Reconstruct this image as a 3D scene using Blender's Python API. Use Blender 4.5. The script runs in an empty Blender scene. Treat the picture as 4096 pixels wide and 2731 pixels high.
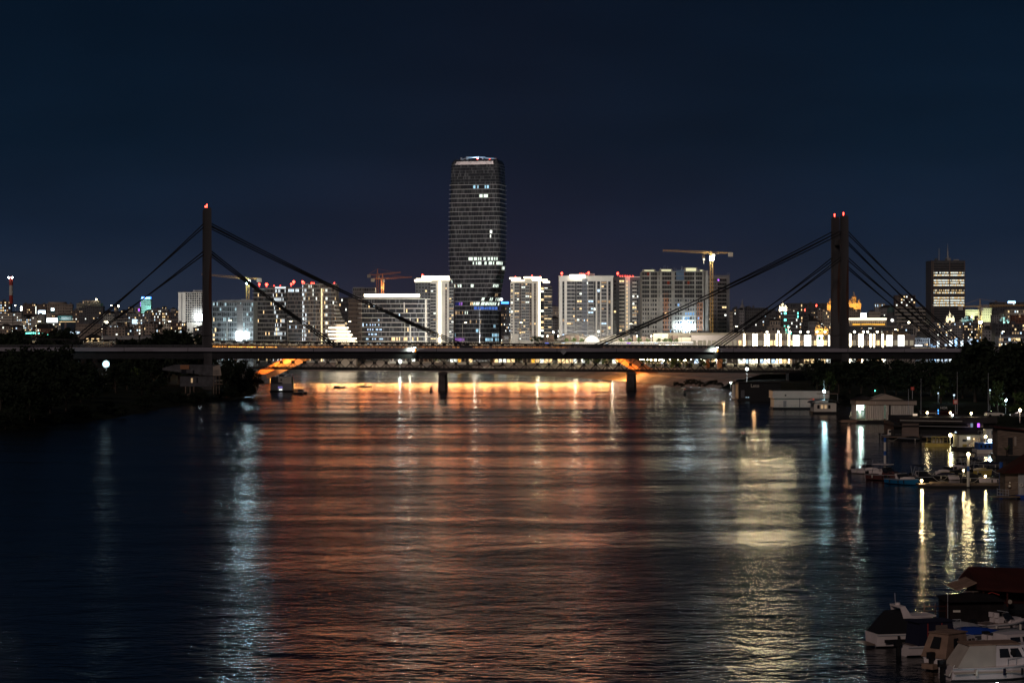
import bpy, bmesh, math, random
from mathutils import Vector, Matrix
rnd = random.Random(7)
R = math.radians
SC = bpy.context.scene
COL = SC.collection

# ---------------------------------------------------------------- camera
FPX, CX, HY, CAMZ = 8955.0, 2048.0, 1341.0, 24.0     # focal length and horizon of the photograph, camera height in m
cam = bpy.data.cameras.new("camera"); camo = bpy.data.objects.new("camera", cam); COL.objects.link(camo)
camo.location = (0, 0, CAMZ); camo.rotation_euler = (R(90), 0, 0)
cam.sensor_width = 36.0; cam.lens = FPX/4096*36; cam.shift_y = -24.5/4096
cam.clip_start = 1.0; cam.clip_end = 20000
SC.camera = camo

# ---------------------------------------------------------------- night sky, moonless with the city's glow at the horizon
W = bpy.data.worlds.new("World"); SC.world = W; W.use_nodes = True
nt = W.node_tree; nt.nodes.clear()
wo = nt.nodes.new("ShaderNodeOutputWorld"); bg = nt.nodes.new("ShaderNodeBackground")
sky = nt.nodes.new("ShaderNodeTexSky"); sky.sky_type = 'NISHITA'; sky.sun_disc = False
sky.sun_elevation = R(-4); sky.sun_rotation = R(200); sky.altitude = 100
tc = nt.nodes.new("ShaderNodeTexCoord"); sep = nt.nodes.new("ShaderNodeSeparateXYZ")
nt.links.new(tc.outputs["Generated"], sep.inputs[0])
ramp = nt.nodes.new("ShaderNodeValToRGB"); nt.links.new(sep.outputs["Z"], ramp.inputs[0])
el = ramp.color_ramp.elements
el[0].position = 0.0; el[0].color = (0.0265, 0.0275, 0.0425, 1)
el[1].position = 0.16; el[1].color = (0.0023, 0.0066, 0.0150, 1)
for p, c in ((0.018, (0.0195, 0.0220, 0.0385, 1)), (0.045, (0.0095, 0.0145, 0.0300, 1)), (0.085, (0.0044, 0.0102, 0.0215, 1)), (0.5, (0.0018, 0.0036, 0.0075, 1))):
    e = el.new(p); e.color = c
# the air over the lit quarter is warmer than over the dark banks
gx = nt.nodes.new("ShaderNodeMath"); gx.operation = 'ABSOLUTE'; nt.links.new(sep.outputs["X"], gx.inputs[0])
gr = nt.nodes.new("ShaderNodeMapRange"); nt.links.new(gx.outputs[0], gr.inputs[0])
gr.inputs[1].default_value = 0.0; gr.inputs[2].default_value = 0.16; gr.inputs[3].default_value = 1.0; gr.inputs[4].default_value = 0.0
tint = nt.nodes.new("ShaderNodeMix"); tint.data_type = 'RGBA'
nt.links.new(gr.outputs[0], tint.inputs[0]); tint.inputs[6].default_value = (0.72, 1.02, 1.12, 1); tint.inputs[7].default_value = (1.22, 0.90, 0.96, 1)
mul = nt.nodes.new("ShaderNodeMix"); mul.data_type = 'RGBA'; mul.blend_type = 'MULTIPLY'; mul.inputs[0].default_value = 1.0
nt.links.new(ramp.outputs[0], mul.inputs[6]); nt.links.new(tint.outputs[2], mul.inputs[7])
add = nt.nodes.new("ShaderNodeMix"); add.data_type = 'RGBA'; add.blend_type = 'ADD'; add.inputs[0].default_value = 0.01
nt.links.new(mul.outputs[2], add.inputs[6]); nt.links.new(sky.outputs[0], add.inputs[7])
cn = nt.nodes.new("ShaderNodeTexNoise"); cmp_ = nt.nodes.new("ShaderNodeMapping"); cmp_.inputs["Scale"].default_value = (7, 7, 26); cn.inputs["Scale"].default_value = 1.0; cn.inputs["Detail"].default_value = 4
nt.links.new(tc.outputs["Generated"], cmp_.inputs[0]); nt.links.new(cmp_.outputs[0], cn.inputs["Vector"])
cr_ = nt.nodes.new("ShaderNodeMapRange"); nt.links.new(cn.outputs["Fac"], cr_.inputs[0]); cr_.inputs[1].default_value = .3; cr_.inputs[2].default_value = .7; cr_.inputs[3].default_value = .84; cr_.inputs[4].default_value = 1.16
cl_ = nt.nodes.new("ShaderNodeMix"); cl_.data_type = 'RGBA'; cl_.blend_type = 'MULTIPLY'; cl_.inputs[0].default_value = 1.0; nt.links.new(add.outputs[2], cl_.inputs[6]); nt.links.new(cr_.outputs[0], cl_.inputs[7])
nt.links.new(cl_.outputs[2], bg.inputs[0]); bg.inputs[1].default_value = 1.0
nt.links.new(bg.outputs[0], wo.inputs[0])

# ---------------------------------------------------------------- added sun standing in for the city lights behind the camera
sl = bpy.data.lights.new("city_fill_sun", 'SUN'); sl.energy = 0.56; sl.angle = R(12); sl.color = (1.0, 0.80, 0.74)
so = bpy.data.objects.new("city_fill_sun", sl); COL.objects.link(so); so.rotation_euler = (R(62), 0, R(-24)); so.location = (0, -50, 300)

SC.view_settings.view_transform = 'Standard'; SC.view_settings.look = 'None'
SC.view_settings.exposure = 0.0; SC.view_settings.gamma = 1.0; SC.view_settings.use_curve_mapping = False
SC.cycles.use_denoising = True
try: SC.cycles.denoiser = 'OPENIMAGEDENOISE'
except Exception: pass
try: SC.cycles.denoising_prefilter = 'ACCURATE'; SC.cycles.denoising_input_passes = 'RGB_ALBEDO_NORMAL'
except Exception: pass
SC.cycles.max_bounces = 5; SC.cycles.diffuse_bounces = 2; SC.cycles.glossy_bounces = 3
SC.cycles.transparent_max_bounces = 6; SC.cycles.caustics_reflective = False; SC.cycles.caustics_refractive = False
SC.cycles.sample_clamp_indirect = 6.0

# ---------------------------------------------------------------- helpers
def wx(px, Y): return (px-CX)/FPX*Y                  # world X of a column of the photograph at depth Y
def wz(py, Y): return CAMZ-(py-HY)/FPX*Y             # world Z of a row at depth Y
def wy(py, z=0.0): return (CAMZ-z)*FPX/(py-HY)       # depth of a row that lies at height z

class MB:
    """collects boxes, bars, prisms and links them as ONE mesh object"""
    def __init__(s): s.v = []; s.f = []; s.m = []
    def add(s, vs, fs, m=0):
        o = len(s.v); s.v += [tuple(p) for p in vs]; s.f += [tuple(i+o for i in q) for q in fs]; s.m += [m]*len(fs); return s
    def box(s, x0, x1, y0, y1, z0, z1, m=0):
        return s.add([(x0,y0,z0),(x1,y0,z0),(x1,y1,z0),(x0,y1,z0),(x0,y0,z1),(x1,y0,z1),(x1,y1,z1),(x0,y1,z1)],
              [(0,3,2,1),(4,5,6,7),(0,1,5,4),(1,2,6,5),(2,3,7,6),(3,0,4,7)], m)
    def prism(s, poly, z0, z1, m=0):
        n = len(poly); vs = [(x,y,z0) for x,y in poly]+[(x,y,z1) for x,y in poly]
        fs = [tuple(reversed(range(n))), tuple(range(n,2*n))]+[(i,(i+1)%n,n+(i+1)%n,n+i) for i in range(n)]
        return s.add(vs, fs, m)
    def bar(s, a, b, w, h=None, m=0, n=4, w2=None):
        """a bar from a to b, square (n 4) or round, half width w, tapering to w2"""
        a = Vector(a); b = Vector(b); d = b-a
        if d.length < 1e-6: return s
        d.normalize(); up = Vector((0,0,1)) if abs(d.z) < 0.97 else Vector((0,1,0))
        u = d.cross(up).normalized(); t = u.cross(d).normalized(); h = w if h is None else h
        w2 = w if w2 is None else w2; vs = []
        for p, k in ((a, 1.0), (b, w2/w)):
            for i in range(n):
                an = 2*math.pi*(i+0.5)/n; q = math.sqrt(2) if n == 4 else 1
                vs.append(p+u*(math.cos(an)*w*q*k)+t*(math.sin(an)*h*q*k))
        fs = [(i,(i+1)%n,n+(i+1)%n,n+i) for i in range(n)]+[tuple(reversed(range(n))), tuple(range(n,2*n))]
        return s.add(vs, fs, m)
    def ball(s, c, r, m=0, n=8, k=6, sz=1.0):
        c = Vector(c); vs = [c+Vector((0,0,r*sz))]
        for j in range(1, k):
            t = math.pi*j/k
            for i in range(n):
                a = 2*math.pi*i/n; vs.append(c+Vector((r*math.sin(t)*math.cos(a), r*math.sin(t)*math.sin(a), r*sz*math.cos(t))))
        vs.append(c-Vector((0,0,r*sz))); fs = [(0,1+i,1+(i+1)%n) for i in range(n)]
        for j in range(k-2):
            for i in range(n):
                p = 1+j*n; fs.append((p+i,p+n+i,p+n+(i+1)%n,p+(i+1)%n))
        l = len(vs)-1; p = 1+(k-2)*n
        fs += [(p+i,l,p+(i+1)%n) for i in range(n)]
        return s.add(vs, fs, m)
    def loft(s, rings, m=0, cap=True, closed=True):
        n = len(rings[0]); vs = [p for r_ in rings for p in r_]; fs = []
        for j in range(len(rings)-1):
            for i in range(n if closed else n-1):
                fs.append((j*n+i, j*n+(i+1)%n, (j+1)*n+(i+1)%n, (j+1)*n+i))
        if cap and closed: fs += [tuple(reversed(range(n))), tuple((len(rings)-1)*n+i for i in range(n))]
        return s.add(vs, fs, m)
    def mesh(s, name, mats):
        me = bpy.data.meshes.new(name); me.from_pydata(s.v, [], s.f)
        ml = mats if isinstance(mats, (list, tuple)) else [mats]
        for q in ml: me.materials.append(q)
        if len(ml) > 1: me.polygons.foreach_set("material_index", s.m)
        me.update(); return me
    def build(s, name, mats, parent=None, loc=None, smooth=False):
        me = s.mesh(name, mats)
        if smooth: me.polygons.foreach_set("use_smooth", [True]*len(me.polygons))
        return link(name, me, parent, loc)

def link(name, data, parent=None, loc=None):
    o = bpy.data.objects.new(name, data); COL.objects.link(o)
    if parent is not None: o.parent = parent
    if loc is not None: o.location = loc
    return o
def tag(o, label=None, cat=None, group=None, kind=None):
    if label: o['label'] = label
    if cat: o['category'] = cat
    if group: o['group'] = group
    if kind: o['kind'] = kind
    return o
def thing(name, label, cat, loc=(0,0,0), rz=0.0, group=None):
    o = link(name, None, None, loc); o.rotation_euler = (0,0,rz); o.empty_display_size = 0.5
    return tag(o, label, cat, group)
def copy_tree(o, loc=None, rz=None, label=None, parent=None):
    c = o.copy(); COL.objects.link(c)
    if parent is not None: c.parent = parent
    if loc is not None: c.location = loc
    if rz is not None: c.rotation_euler = (0,0,rz)
    if label: c['label'] = label
    for ch in list(o.children): copy_tree(ch, parent=c)
    return c
def lamp(kind, loc, energy, color, parent=None, size=0.3, target=None, spot=100, blend=0.8):
    l = bpy.data.lights.new("bulb", kind); l.energy = energy; l.color = color
    if kind in ('POINT','SPOT'): l.shadow_soft_size = size
    if kind == 'SPOT': l.spot_size = R(spot); l.spot_blend = blend
    o = bpy.data.objects.new("bulb", l); COL.objects.link(o); o.location = loc
    if parent is not None: o.parent = parent
    if target is not None:
        o.rotation_euler = (Vector(target)-Vector(loc)).to_track_quat('-Z','Y').to_euler()
    return o

# ---------------------------------------------------------------- materials
def mat(name, col, rough=0.7, spec=0.3, var=0.0, scale=0.3, metal=0.0, streak=None):
    m = bpy.data.materials.new(name); m.use_nodes = True; t = m.node_tree; b = t.nodes["Principled BSDF"]
    b.inputs["Base Color"].default_value = (*col, 1); b.inputs["Roughness"].default_value = rough
    b.inputs["Specular IOR Level"].default_value = spec; b.inputs["Metallic"].default_value = metal
    if var:
        tcn = t.nodes.new("ShaderNodeTexCoord"); mp = t.nodes.new("ShaderNodeMapping")
        if streak: mp.inputs["Scale"].default_value = streak
        nz = t.nodes.new("ShaderNodeTexNoise"); nz.inputs["Scale"].default_value = scale; nz.inputs["Detail"].default_value = 5
        cr = t.nodes.new("ShaderNodeValToRGB"); e = cr.color_ramp.elements
        e[0].position = 0.32; e[1].position = 0.68
        e[0].color = (*[c*(1-var) for c in col], 1); e[1].color = (*[min(1, c*(1+var)) for c in col], 1)
        t.links.new(tcn.outputs["Object"], mp.inputs[0]); t.links.new(mp.outputs[0], nz.inputs["Vector"])
        t.links.new(nz.outputs["Fac"], cr.inputs[0]); t.links.new(cr.outputs[0], b.inputs["Base Color"])
    return m
def glow(name, col, s, sample=False):
    m = bpy.data.materials.new(name); m.use_nodes = True; t = m.node_tree; t.nodes.clear()
    o = t.nodes.new("ShaderNodeOutputMaterial"); e = t.nodes.new("ShaderNodeEmission")
    e.inputs[0].default_value = (*col, 1); e.inputs[1].default_value = s; t.links.new(e.outputs[0], o.inputs[0])
    if not sample:
        try: m.cycles.emission_sampling = 'NONE'
        except Exception: pass
    return m
M = dict(
    concrete=mat("concrete", (.20,.18,.17), .85, .2, .35, .12),
    pale=mat("pale_render", (.62,.575,.49), .8, .2, .12, .15),
    white=mat("white_paint", (.66,.62,.54), .6, .3, .06, .3),
    slab=mat("slab_edge", (.60,.57,.50), .7),
    grey=mat("grey_render", (.30,.30,.30), .8, .2, .2, .15),
    dgrey=mat("dark_grey_panel", (.085,.085,.09), .5, .4, .25, .3),
    brown=mat("brown_panel", (.16,.12,.10), .7, .3, .2, .3),
    tan=mat("tan_render", (.36,.30,.24), .85, .2, .2, .1),
    cream=mat("cream_render", (.55,.50,.40), .85, .2, .15, .1),
    brick=mat("red_brick", (.24,.11,.07), .9, .2, .3, .3),
    glass=mat("dark_glass", (.018,.020,.024), .12, .6),
    glass2=mat("curtained_glass", (.060,.056,.052), .2, .6),
    glass3=mat("grey_glass", (.032,.032,.034), .15, .6),
    steel=mat("dark_steel", (.018,.0175,.019), .6, .3, .3, .4),
    oldsteel=mat("old_bridge_steel", (.016,.015,.015), .7, .3, .4, .5),
    black=mat("black_metal", (.012,.012,.013), .5),
    cable=mat("stay_cable", (.008,.008,.009), .6),
    orange=mat("orange_steel", (.66,.29,.11), .55, .3, .15, .2),
    craney=mat("crane_yellow", (.70,.42,.12), .6), craneo=mat("crane_orange", (.85,.30,.09), .6), craneg=mat("crane_grey", (.45,.40,.33), .6),
    red=mat("red_paint", (.42,.05,.035), .6), darkred=mat("dark_red_boards", (.045,.010,.007), .8, .2, .25, .6),
    roofd=mat("dark_roof", (.030,.026,.025), .8, .2, .3, .4), wood=mat("weathered_wood", (.16,.12,.09), .8, .2, .35, .6, streak=(1,1,6)),
    bluep=mat("blue_paint", (.02,.09,.32), .5), asphalt=mat("asphalt", (.05,.05,.05), .9), paving=mat("paving", (.15,.135,.12), .9, .2, .2, .1),
    metal=mat("galvanised_metal", (.35,.36,.37), .4, .5), navy=mat("navy_canvas", (.008,.009,.026), .9), canvas=mat("brown_canvas", (.26,.17,.12), .9, .2, .2, 1.5),
    gelcoat=mat("white_gelcoat", (.68,.60,.57), .35, .4, .14, .5), teal=mat("teal_panel", (.03,.16,.17), .6),
    tarp=mat("blue_tarpaulin", (.01,.05,.28), .6), hullblue=mat("bright_blue_hull", (.012,.12,.27), .25, .5), hullbrown=mat("maroon_hull", (.10,.04,.035), .25, .5), hullyel=mat("yellow_hull", (.36,.28,.07), .3, .5),
    leaf=mat("leaf_green", (.045,.075,.022), .7, .2, .5, .35), leafd=mat("dark_leaf", (.013,.021,.009), .8, .2, .5, .35), leafy=mat("fresh_leaf", (.10,.15,.03), .7, .2, .4, .4),
    bark=mat("bark", (.05,.038,.028), .9),
    Ewarm=glow("warm_window_light", (1,.70,.34), 1.6), Ewhite=glow("white_window_light", (.95,1,.90), 1.8), Ecool=glow("cool_window_light", (.62,.82,1), 1.5), Edim=glow("dim_window_light", (1,.66,.36), .45),
    Eled=glow("warm_white_led", (1,.86,.62), 6.0, True), Ered=glow("red_beacon_light", (1,.05,.03), 14.0, True), Estreet=glow("street_lamp_light", (1,.90,.62), 30.0, True),
    Ewh=glow("white_floodlight", (.80,.95,1.0), 60.0, True), Ecy=glow("cyan_floodlight", (.55,.90,1.0), 60.0, True), Eora=glow("traffic_streak_light", (1,.42,.07), 5.0, True),
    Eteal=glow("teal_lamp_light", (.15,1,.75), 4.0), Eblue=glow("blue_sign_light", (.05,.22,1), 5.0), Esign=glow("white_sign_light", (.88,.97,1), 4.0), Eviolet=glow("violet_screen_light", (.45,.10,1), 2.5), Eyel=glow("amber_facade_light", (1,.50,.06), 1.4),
)
_wm = {}
def panel_mesh(m, w, h, t=0.16):
    k = (m.name, round(w,2), round(h,2), round(t,2))
    if k not in _wm: _wm[k] = MB().box(-w/2,w/2,-t/2,t/2,-h/2,h/2).mesh("pane", m)
    return _wm[k]
class Pool:
    """repeated parts of one thing: the first LIMIT (lit ones first) as objects, the rest as ONE stuff part"""
    def __init__(s, parent, name, limit=100): s.p, s.n, s.l, s.items = parent, name, limit, []
    def add(s, loc, w, h, m, t=0.16, rz=0.0, lit=0): s.put(loc, panel_mesh(m, w, h, t), rz, lit)
    def put(s, loc, me, rz=0.0, lit=0): s.items.append((lit, loc, me, rz))
    def done(s):
        s.items.sort(key=lambda q: -q[0])
        for lit, loc, me, rz in s.items[:s.l]:
            o = link(s.n, me, s.p, loc)
            if rz: o.rotation_euler = (0,0,rz)
        rest = s.items[s.l:]
        if rest:
            ms = []; mb = MB()
            for lit, loc, me, rz in rest:
                c, sn = math.cos(rz), math.sin(rz); vs = [(loc[0]+q.co.x*c-q.co.y*sn, loc[1]+q.co.x*sn+q.co.y*c, loc[2]+q.co.z) for q in me.vertices]
                o = len(mb.v); mb.v += vs
                for f in me.polygons:
                    m = me.materials[f.material_index]
                    if m not in ms: ms.append(m)
                    mb.f.append(tuple(i+o for i in f.vertices)); mb.m.append(ms.index(m))
            tag(mb.build(s.n, ms, s.p), kind='stuff')
def lit_mat(p, kinds=("Ewarm","Ewarm","Ewhite","Edim","Ecool")):
    return M[rnd.choice(kinds)] if rnd.random() < p else None
FONTS = {}
def text(name, s, size, m, parent, loc, rz=0.0, extr=0.05, align='CENTER'):
    c = bpy.data.curves.new(name, 'FONT'); c.body = s; c.size = size; c.extrude = extr; c.align_x = align; c.align_y = 'CENTER'
    t = bpy.data.objects.new(name, c); COL.objects.link(t)
    dg = bpy.context.evaluated_depsgraph_get(); me = bpy.data.meshes.new_from_object(t.evaluated_get(dg)); bpy.data.objects.remove(t)
    me.materials.clear(); me.materials.append(m)
    o = link(name, me, parent, loc); o.rotation_euler = (R(90), 0, rz); return o
SOFFIT = 23.0
# ================================================================ water and land
SHORE_R = [(-200,80),(0,70),(160,62),(350,95),(480,104),(600,110),(800,113),(900,108),(995,96),(1091,73),(1168,59),(1272,36),(1387,-7),(1524,-83),(1604,-190),(1660,-300),(1700,-380)]
SHORE_L = [(-200,-95),(0,-95),(400,-116),(563,-128),(636,-114),(776,-113),(817,-102),(914,-103),(1000,-112),(1137,-127),(1442,-165),(1600,-215),(1660,-298),(1700,-385)]
def interp(tab, y):
    if y <= tab[0][0]: return tab[0][1]
    for (a, p), (b, q) in zip(tab, tab[1:]):
        if y <= b: return p+(q-p)*(y-a)/(b-a)
    return tab[-1][1]
GH = [(0,5),(1400,6),(1700,8),(2000,15),(2500,33),(3000,51),(3500,64),(4500,72),(9000,60)]
def gz(Y): return interp(GH, Y)

def water_material():
    m = bpy.data.materials.new("river_water"); m.use_nodes = True; t = m.node_tree; b = t.nodes["Principled BSDF"]
    b.inputs["Base Color"].default_value = (.004,.006,.008,1); b.inputs["IOR"].default_value = 1.33; b.inputs["Specular IOR Level"].default_value = 0.5
    g = t.nodes.new("ShaderNodeTexCoord")
    def noise(sx, sy, sc, det, dist=0.0):
        mp = t.nodes.new("ShaderNodeMapping"); mp.inputs["Scale"].default_value = (sx, sy, 1); t.links.new(g.outputs["Object"], mp.inputs[0])
        n = t.nodes.new("ShaderNodeTexNoise"); n.inputs["Scale"].default_value = sc; n.inputs["Detail"].default_value = det; n.inputs["Distortion"].default_value = dist
        t.links.new(mp.outputs[0], n.inputs["Vector"]); return n.outputs["Fac"]
    big = noise(.008,.034,1.0,5,1.2); mid = noise(.15,.17,1.0,3,.4); fine = noise(.75,1.0,1.0,4,.3)
    # patches of wind-ruffled and smoother water
    mr = t.nodes.new("ShaderNodeMapRange"); t.links.new(big, mr.inputs[0])
    mr.inputs[1].default_value = .40; mr.inputs[2].default_value = .62; mr.inputs[3].default_value = .12; mr.inputs[4].default_value = .23
    # the sheltered water along the houseboats lies calmer than the open stream
    sx = t.nodes.new("ShaderNodeSeparateXYZ"); t.links.new(g.outputs["Object"], sx.inputs[0])
    ky = t.nodes.new("ShaderNodeMath"); ky.operation = 'MULTIPLY_ADD'; ky.inputs[1].default_value = -.123; t.links.new(sx.outputs["Y"], ky.inputs[0]); t.links.new(sx.outputs["X"], ky.inputs[2])
    sh = t.nodes.new("ShaderNodeMapRange"); sh.interpolation_type = 'SMOOTHSTEP'; t.links.new(ky.outputs[0], sh.inputs[0]); sh.inputs[1].default_value = 2; sh.inputs[2].default_value = 18; sh.inputs[3].default_value = 1.0; sh.inputs[4].default_value = .62
    sh2 = t.nodes.new("ShaderNodeMapRange"); sh2.interpolation_type = 'SMOOTHSTEP'; t.links.new(ky.outputs[0], sh2.inputs[0]); sh2.inputs[1].default_value = 2; sh2.inputs[2].default_value = 18; sh2.inputs[3].default_value = 1.0; sh2.inputs[4].default_value = .42
    rm = t.nodes.new("ShaderNodeMath"); rm.operation = 'MULTIPLY'; t.links.new(mr.outputs[0], rm.inputs[0]); t.links.new(sh.outputs[0], rm.inputs[1])
    t.links.new(rm.outputs[0], b.inputs["Roughness"])
    def bump(h, dist, nrm=None):
        n = t.nodes.new("ShaderNodeBump"); n.inputs["Distance"].default_value = dist; n.inputs["Strength"].default_value = 1.0
        t.links.new(h, n.inputs["Height"])
        if nrm: t.links.new(nrm, n.inputs["Normal"]); t.links.new(sh2.outputs[0], n.inputs["Strength"])
        return n.outputs[0]
    n1 = bump(noise(.02,.06,1.0,2,.8), .10); n2 = bump(mid, .46, n1); n3 = bump(fine, .16, n2)
    t.links.new(n3, b.inputs["Normal"]); return m
w = MB()
ys = [-200,0,60,120,180,260,360,480,620,800,1000,1200,1400,1720]
for a, b_ in zip(ys, ys[1:]): w.add([(-420,a,0),(160,a,0),(160,b_,0),(-420,b_,0)], [(0,1,2,3)])
tag(w.build("river_water", water_material()), kind='structure')

ground_m = mat("dark_earth", (.014,.013,.011), .95, .1, .5, .06)
grass_m = mat("bank_grass", (.011,.014,.006), .95, .1, .5, .15)
quay_m = mat("quay_concrete", (.30,.25,.21), .9, .2, .3, .05)
def bank(name, shore, sgn, steps, m):
    mb = MB(); rows = []
    yy = list(range(-200, 1701, 20))
    for y in yy:
        x = interp(shore, y); rows.append([(x+sgn*o, y, (min(z, gz(y)) if o > 20 else z)-(2.6 if sgn > 0 and y > 1000 and o < 300 else 0)) for o, z in steps])
    for a, b2 in zip(rows, rows[1:]):
        for i in range(len(steps)-1):
            q = [a[i],a[i+1],b2[i+1],b2[i]]
            mb.add(q if sgn > 0 else q[::-1], [(0,1,2,3)])
    return tag(mb.build(name, m, smooth=True), kind='structure')
bank("left_bank_ground", SHORE_L, -1, [(-3,-1.5),(4,.9),(16,2.2),(60,4.2),(200,5),(900,6),(4000,6)], grass_m)
bank("right_bank_ground", SHORE_R, 1, [(-3,-1.5),(4,1.2),(14,4.2),(40,5),(200,5.5),(900,6),(4000,6)], grass_m)
# the built quay of the far shore, in front of the lit promenade
q = MB(); rows = []
for y in range(1010, 1661, 10):
    x = interp(SHORE_R, y); rows.append([(x-2,y-2,-1),(x+9,y+5,3.2),(x+9.4,y+5,4.0),(x+13,y+8,4.1),(x+22,y+14,6.3)])
for a, b2 in zip(rows, rows[1:]):
    for i in range(4): q.add([a[i],a[i+1],b2[i+1],b2[i]], [(0,1,2,3)])
tag(q.build("quay_slope", quay_m), kind='structure')
p = MB(); rows = []
for y in range(1010, 1661, 10):
    x = interp(SHORE_R, y); rows.append([(x+22,y+14,6.3),(x+400,y+260,6.9)])
for a, b2 in zip(rows, rows[1:]): p.add([a[0],a[1],b2[1],b2[0]], [(0,1,2,3)])
tag(p.build("promenade_pavement", M["paving"]), kind='structure')
h = MB(); yy = [1640,1700,1800,1900,2000,2150,2300,2500,2700,2900,3100,3300,3500,4000,4500,6000,9000]; xx = [-9000,-4000,-2000]+list(range(-1500,1501,125))+[2000,4000,9000]
def hz(x, y):
    if y < 1900: return gz(y)-.5
    k = min(1, (y-1900)/900); return gz(y)+k*(2*math.sin(x*.006+y*.002)+1.5*math.sin(x*.017)-3.5)
for a, b2 in zip(yy, yy[1:]):
    for c, d in zip(xx, xx[1:]): h.add([(c,a,hz(c,a)),(d,a,hz(d,a)),(d,b2,hz(d,b2)),(c,b2,hz(c,b2))], [(0,1,2,3)])
tag(h.build("city_hill_terrain", ground_m, smooth=True), kind='structure')
b0 = MB().add([(-9000,-400,-4),(9000,-400,-4),(9000,9500,-4),(-9000,9500,-4)], [(0,1,2,3)])
tag(b0.build("river_bed_ground", ground_m), kind='structure')
# ================================================================ cable-stayed railway bridge
TH = math.atan(.19); CT, ST = math.cos(TH), math.sin(TH); SL = -.0024
def ub(px, v=0.0):
    """station along the railway bridge that stands in a column of the photograph"""
    t = (px-CX)/FPX; return ((900+v*CT)*t+122.6+v*ST)/(CT-t*ST)
def bd(u, v): return 900+u*ST+v*CT
B = thing("cable_stayed_bridge", "long dark railway bridge hung by black stay cables from two concrete pylons across the river", "bridge", (-122.6,900,0), TH)
U0, U1 = -120.0, 420.0
def zl(u, z): return z+SL*u
g = MB()
for v0, v1 in ((-7.2,-6.4),(6.4,7.2)): g.add([(u,v,zl(u,z)) for u in (U0,U1) for v in (v0,v1) for z in (14.6,17.58)], [(0,1,3,2),(4,6,7,5),(0,4,5,1),(2,3,7,6),(1,5,7,3),(0,2,6,4)])
for i in range(int((U1-U0)/8)):
    u = U0+8*i+4; g.box(u-.2,u+.2,-6.4,6.4,zl(u,15.2),zl(u,17.3))
g.build("girder", M["steel"], B)
fm = mat("deck_edge_concrete", (.26,.245,.275), .8, .2, .22, .25, streak=(.3,1,3))
dk = MB()
dk.add([(u,v,zl(u,z)) for u in (U0,U1) for v in (-8.3,8.3) for z in (17.6,19.15)], [(0,1,3,2),(4,6,7,5),(0,4,5,1),(2,3,7,6),(1,5,7,3),(0,2,6,4)])
dk.build("deck_slab", fm, B)
for i in range(21):
    u = U0+12+25*i; MB().box(u-.10,u+.10,-8.34,-8.30,zl(u,17.6),zl(u,19.1)).build("joint_groove", M["black"], B)
for v in (-8.0,8.0):
    r = MB(); 
    for z, h in ((19.95,.13),(19.55,.05)): r.bar((U0,v,zl(U0,z)),(U1,v,zl(U1,z)),.07,h)
    for i in range(int((U1-U0)/2.5)):
        u = U0+2.5*i; r.box(u-.05,u+.05,v-.05,v+.05,zl(u,19.15),zl(u,19.95))
    r.build("railing_lattice", mat("railing_paint", (.08,.077,.085), .6), B)
PU = (ub(828), ub(3359)); ZUP, ZLO = 68.6, 57.6
cm = mat("pylon_concrete", (.066,.063,.064), .85, .15, .42, .16, streak=(1.2,1.2,.10))
rust = mat("rust_stain", (.07,.035,.025), .95, .1, .4, .4, streak=(1,1,.2))
for k, pu in enumerate(PU):
    py = link("pylon", None, B); py.location = (pu,0,0)
    zt = 74.9 if k == 0 else 74.4
    for v in (-5.7,5.7):
        L = MB(); a = []
        for z, hw in ((-1,1.75),(17,1.63),(45,1.50),(zt-1.2,1.42),(zt,1.28)): a.append([(-hw,v-hw,z),(hw,v-hw,z),(hw,v+hw,z),(-hw,v+hw,z)])
        L.loft(a)
        for z in (24,31,38,45,52): L.box(-1.95,1.95,v-1.95,v+1.95,z-.06,z+.06) if z < 30 else None
        L.build("leg", cm, py)
        st2 = MB(); 
        rs = []
        for z, x0, x1 in ((29,.85,1.1),(34,.5,1.3),(42,.25,1.42),(50,.6,1.40),(56,1.1,1.38)):
            yy = v-(1.63-(z-17)/28*.13 if z < 45 else 1.50-(z-45)/29*.08)-.03; rs.append([(x0,yy,z),(x1,yy,z)])
        st2.loft(rs, cap=False, closed=False); st2.f = [tuple(reversed(q)) for q in st2.f]
        st2.build("rust_stain", rust, py)
        b = MB().bar((-.35,v,zt),(-.35,v,zt+.9),.12).ball((-.35,v,zt+1.1),.30,0,8,6)
        b.build("red_beacon", M["Ered"], py)
    MB().box(-1.1,1.1,-3.9,3.9,62.2,64.6).build("crossbeam", cm, py)
    MB().box(-1.3,1.3,-3.75,3.75,10.5,14.0).build("deck_bearing_beam", cm, py)
    MB().box(-3.2,3.2,-9,9,-3,1.2).build("footing", M["concrete"], py)
def stay(pu, z, ua):
    for v in (-5.7,5.7):
        for o in (0,1.35):
            sg = -1 if ua < pu else 1
            a = Vector((pu+sg*1.55,v,z-o)); e = Vector((ua+sg*o*1.6-sg*1.2,v,zl(ua,19.3))); c = MB(); n = 8; pr = a
            for i in range(1, n+1):
                t = i/n; q = a.lerp(e, t); q.z -= 4*t*(1-t)*.010*(a-e).length
                c.bar(pr, q, .23, n=6); pr = q
            c.build("stay_cable", M["cable"], B)
stay(PU[0], ZUP, ub(262)); stay(PU[0], ZLO, ub(300)); stay(PU[0], ZUP, ub(1866)); stay(PU[0], ZLO, ub(1352))
stay(PU[1], ZUP-.6, ub(2372)); stay(PU[1], ZLO-.6, ub(2856)); stay(PU[1], ZUP-.6, ub(3850)); stay(PU[1], ZLO-.6, ub(3800))
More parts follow.
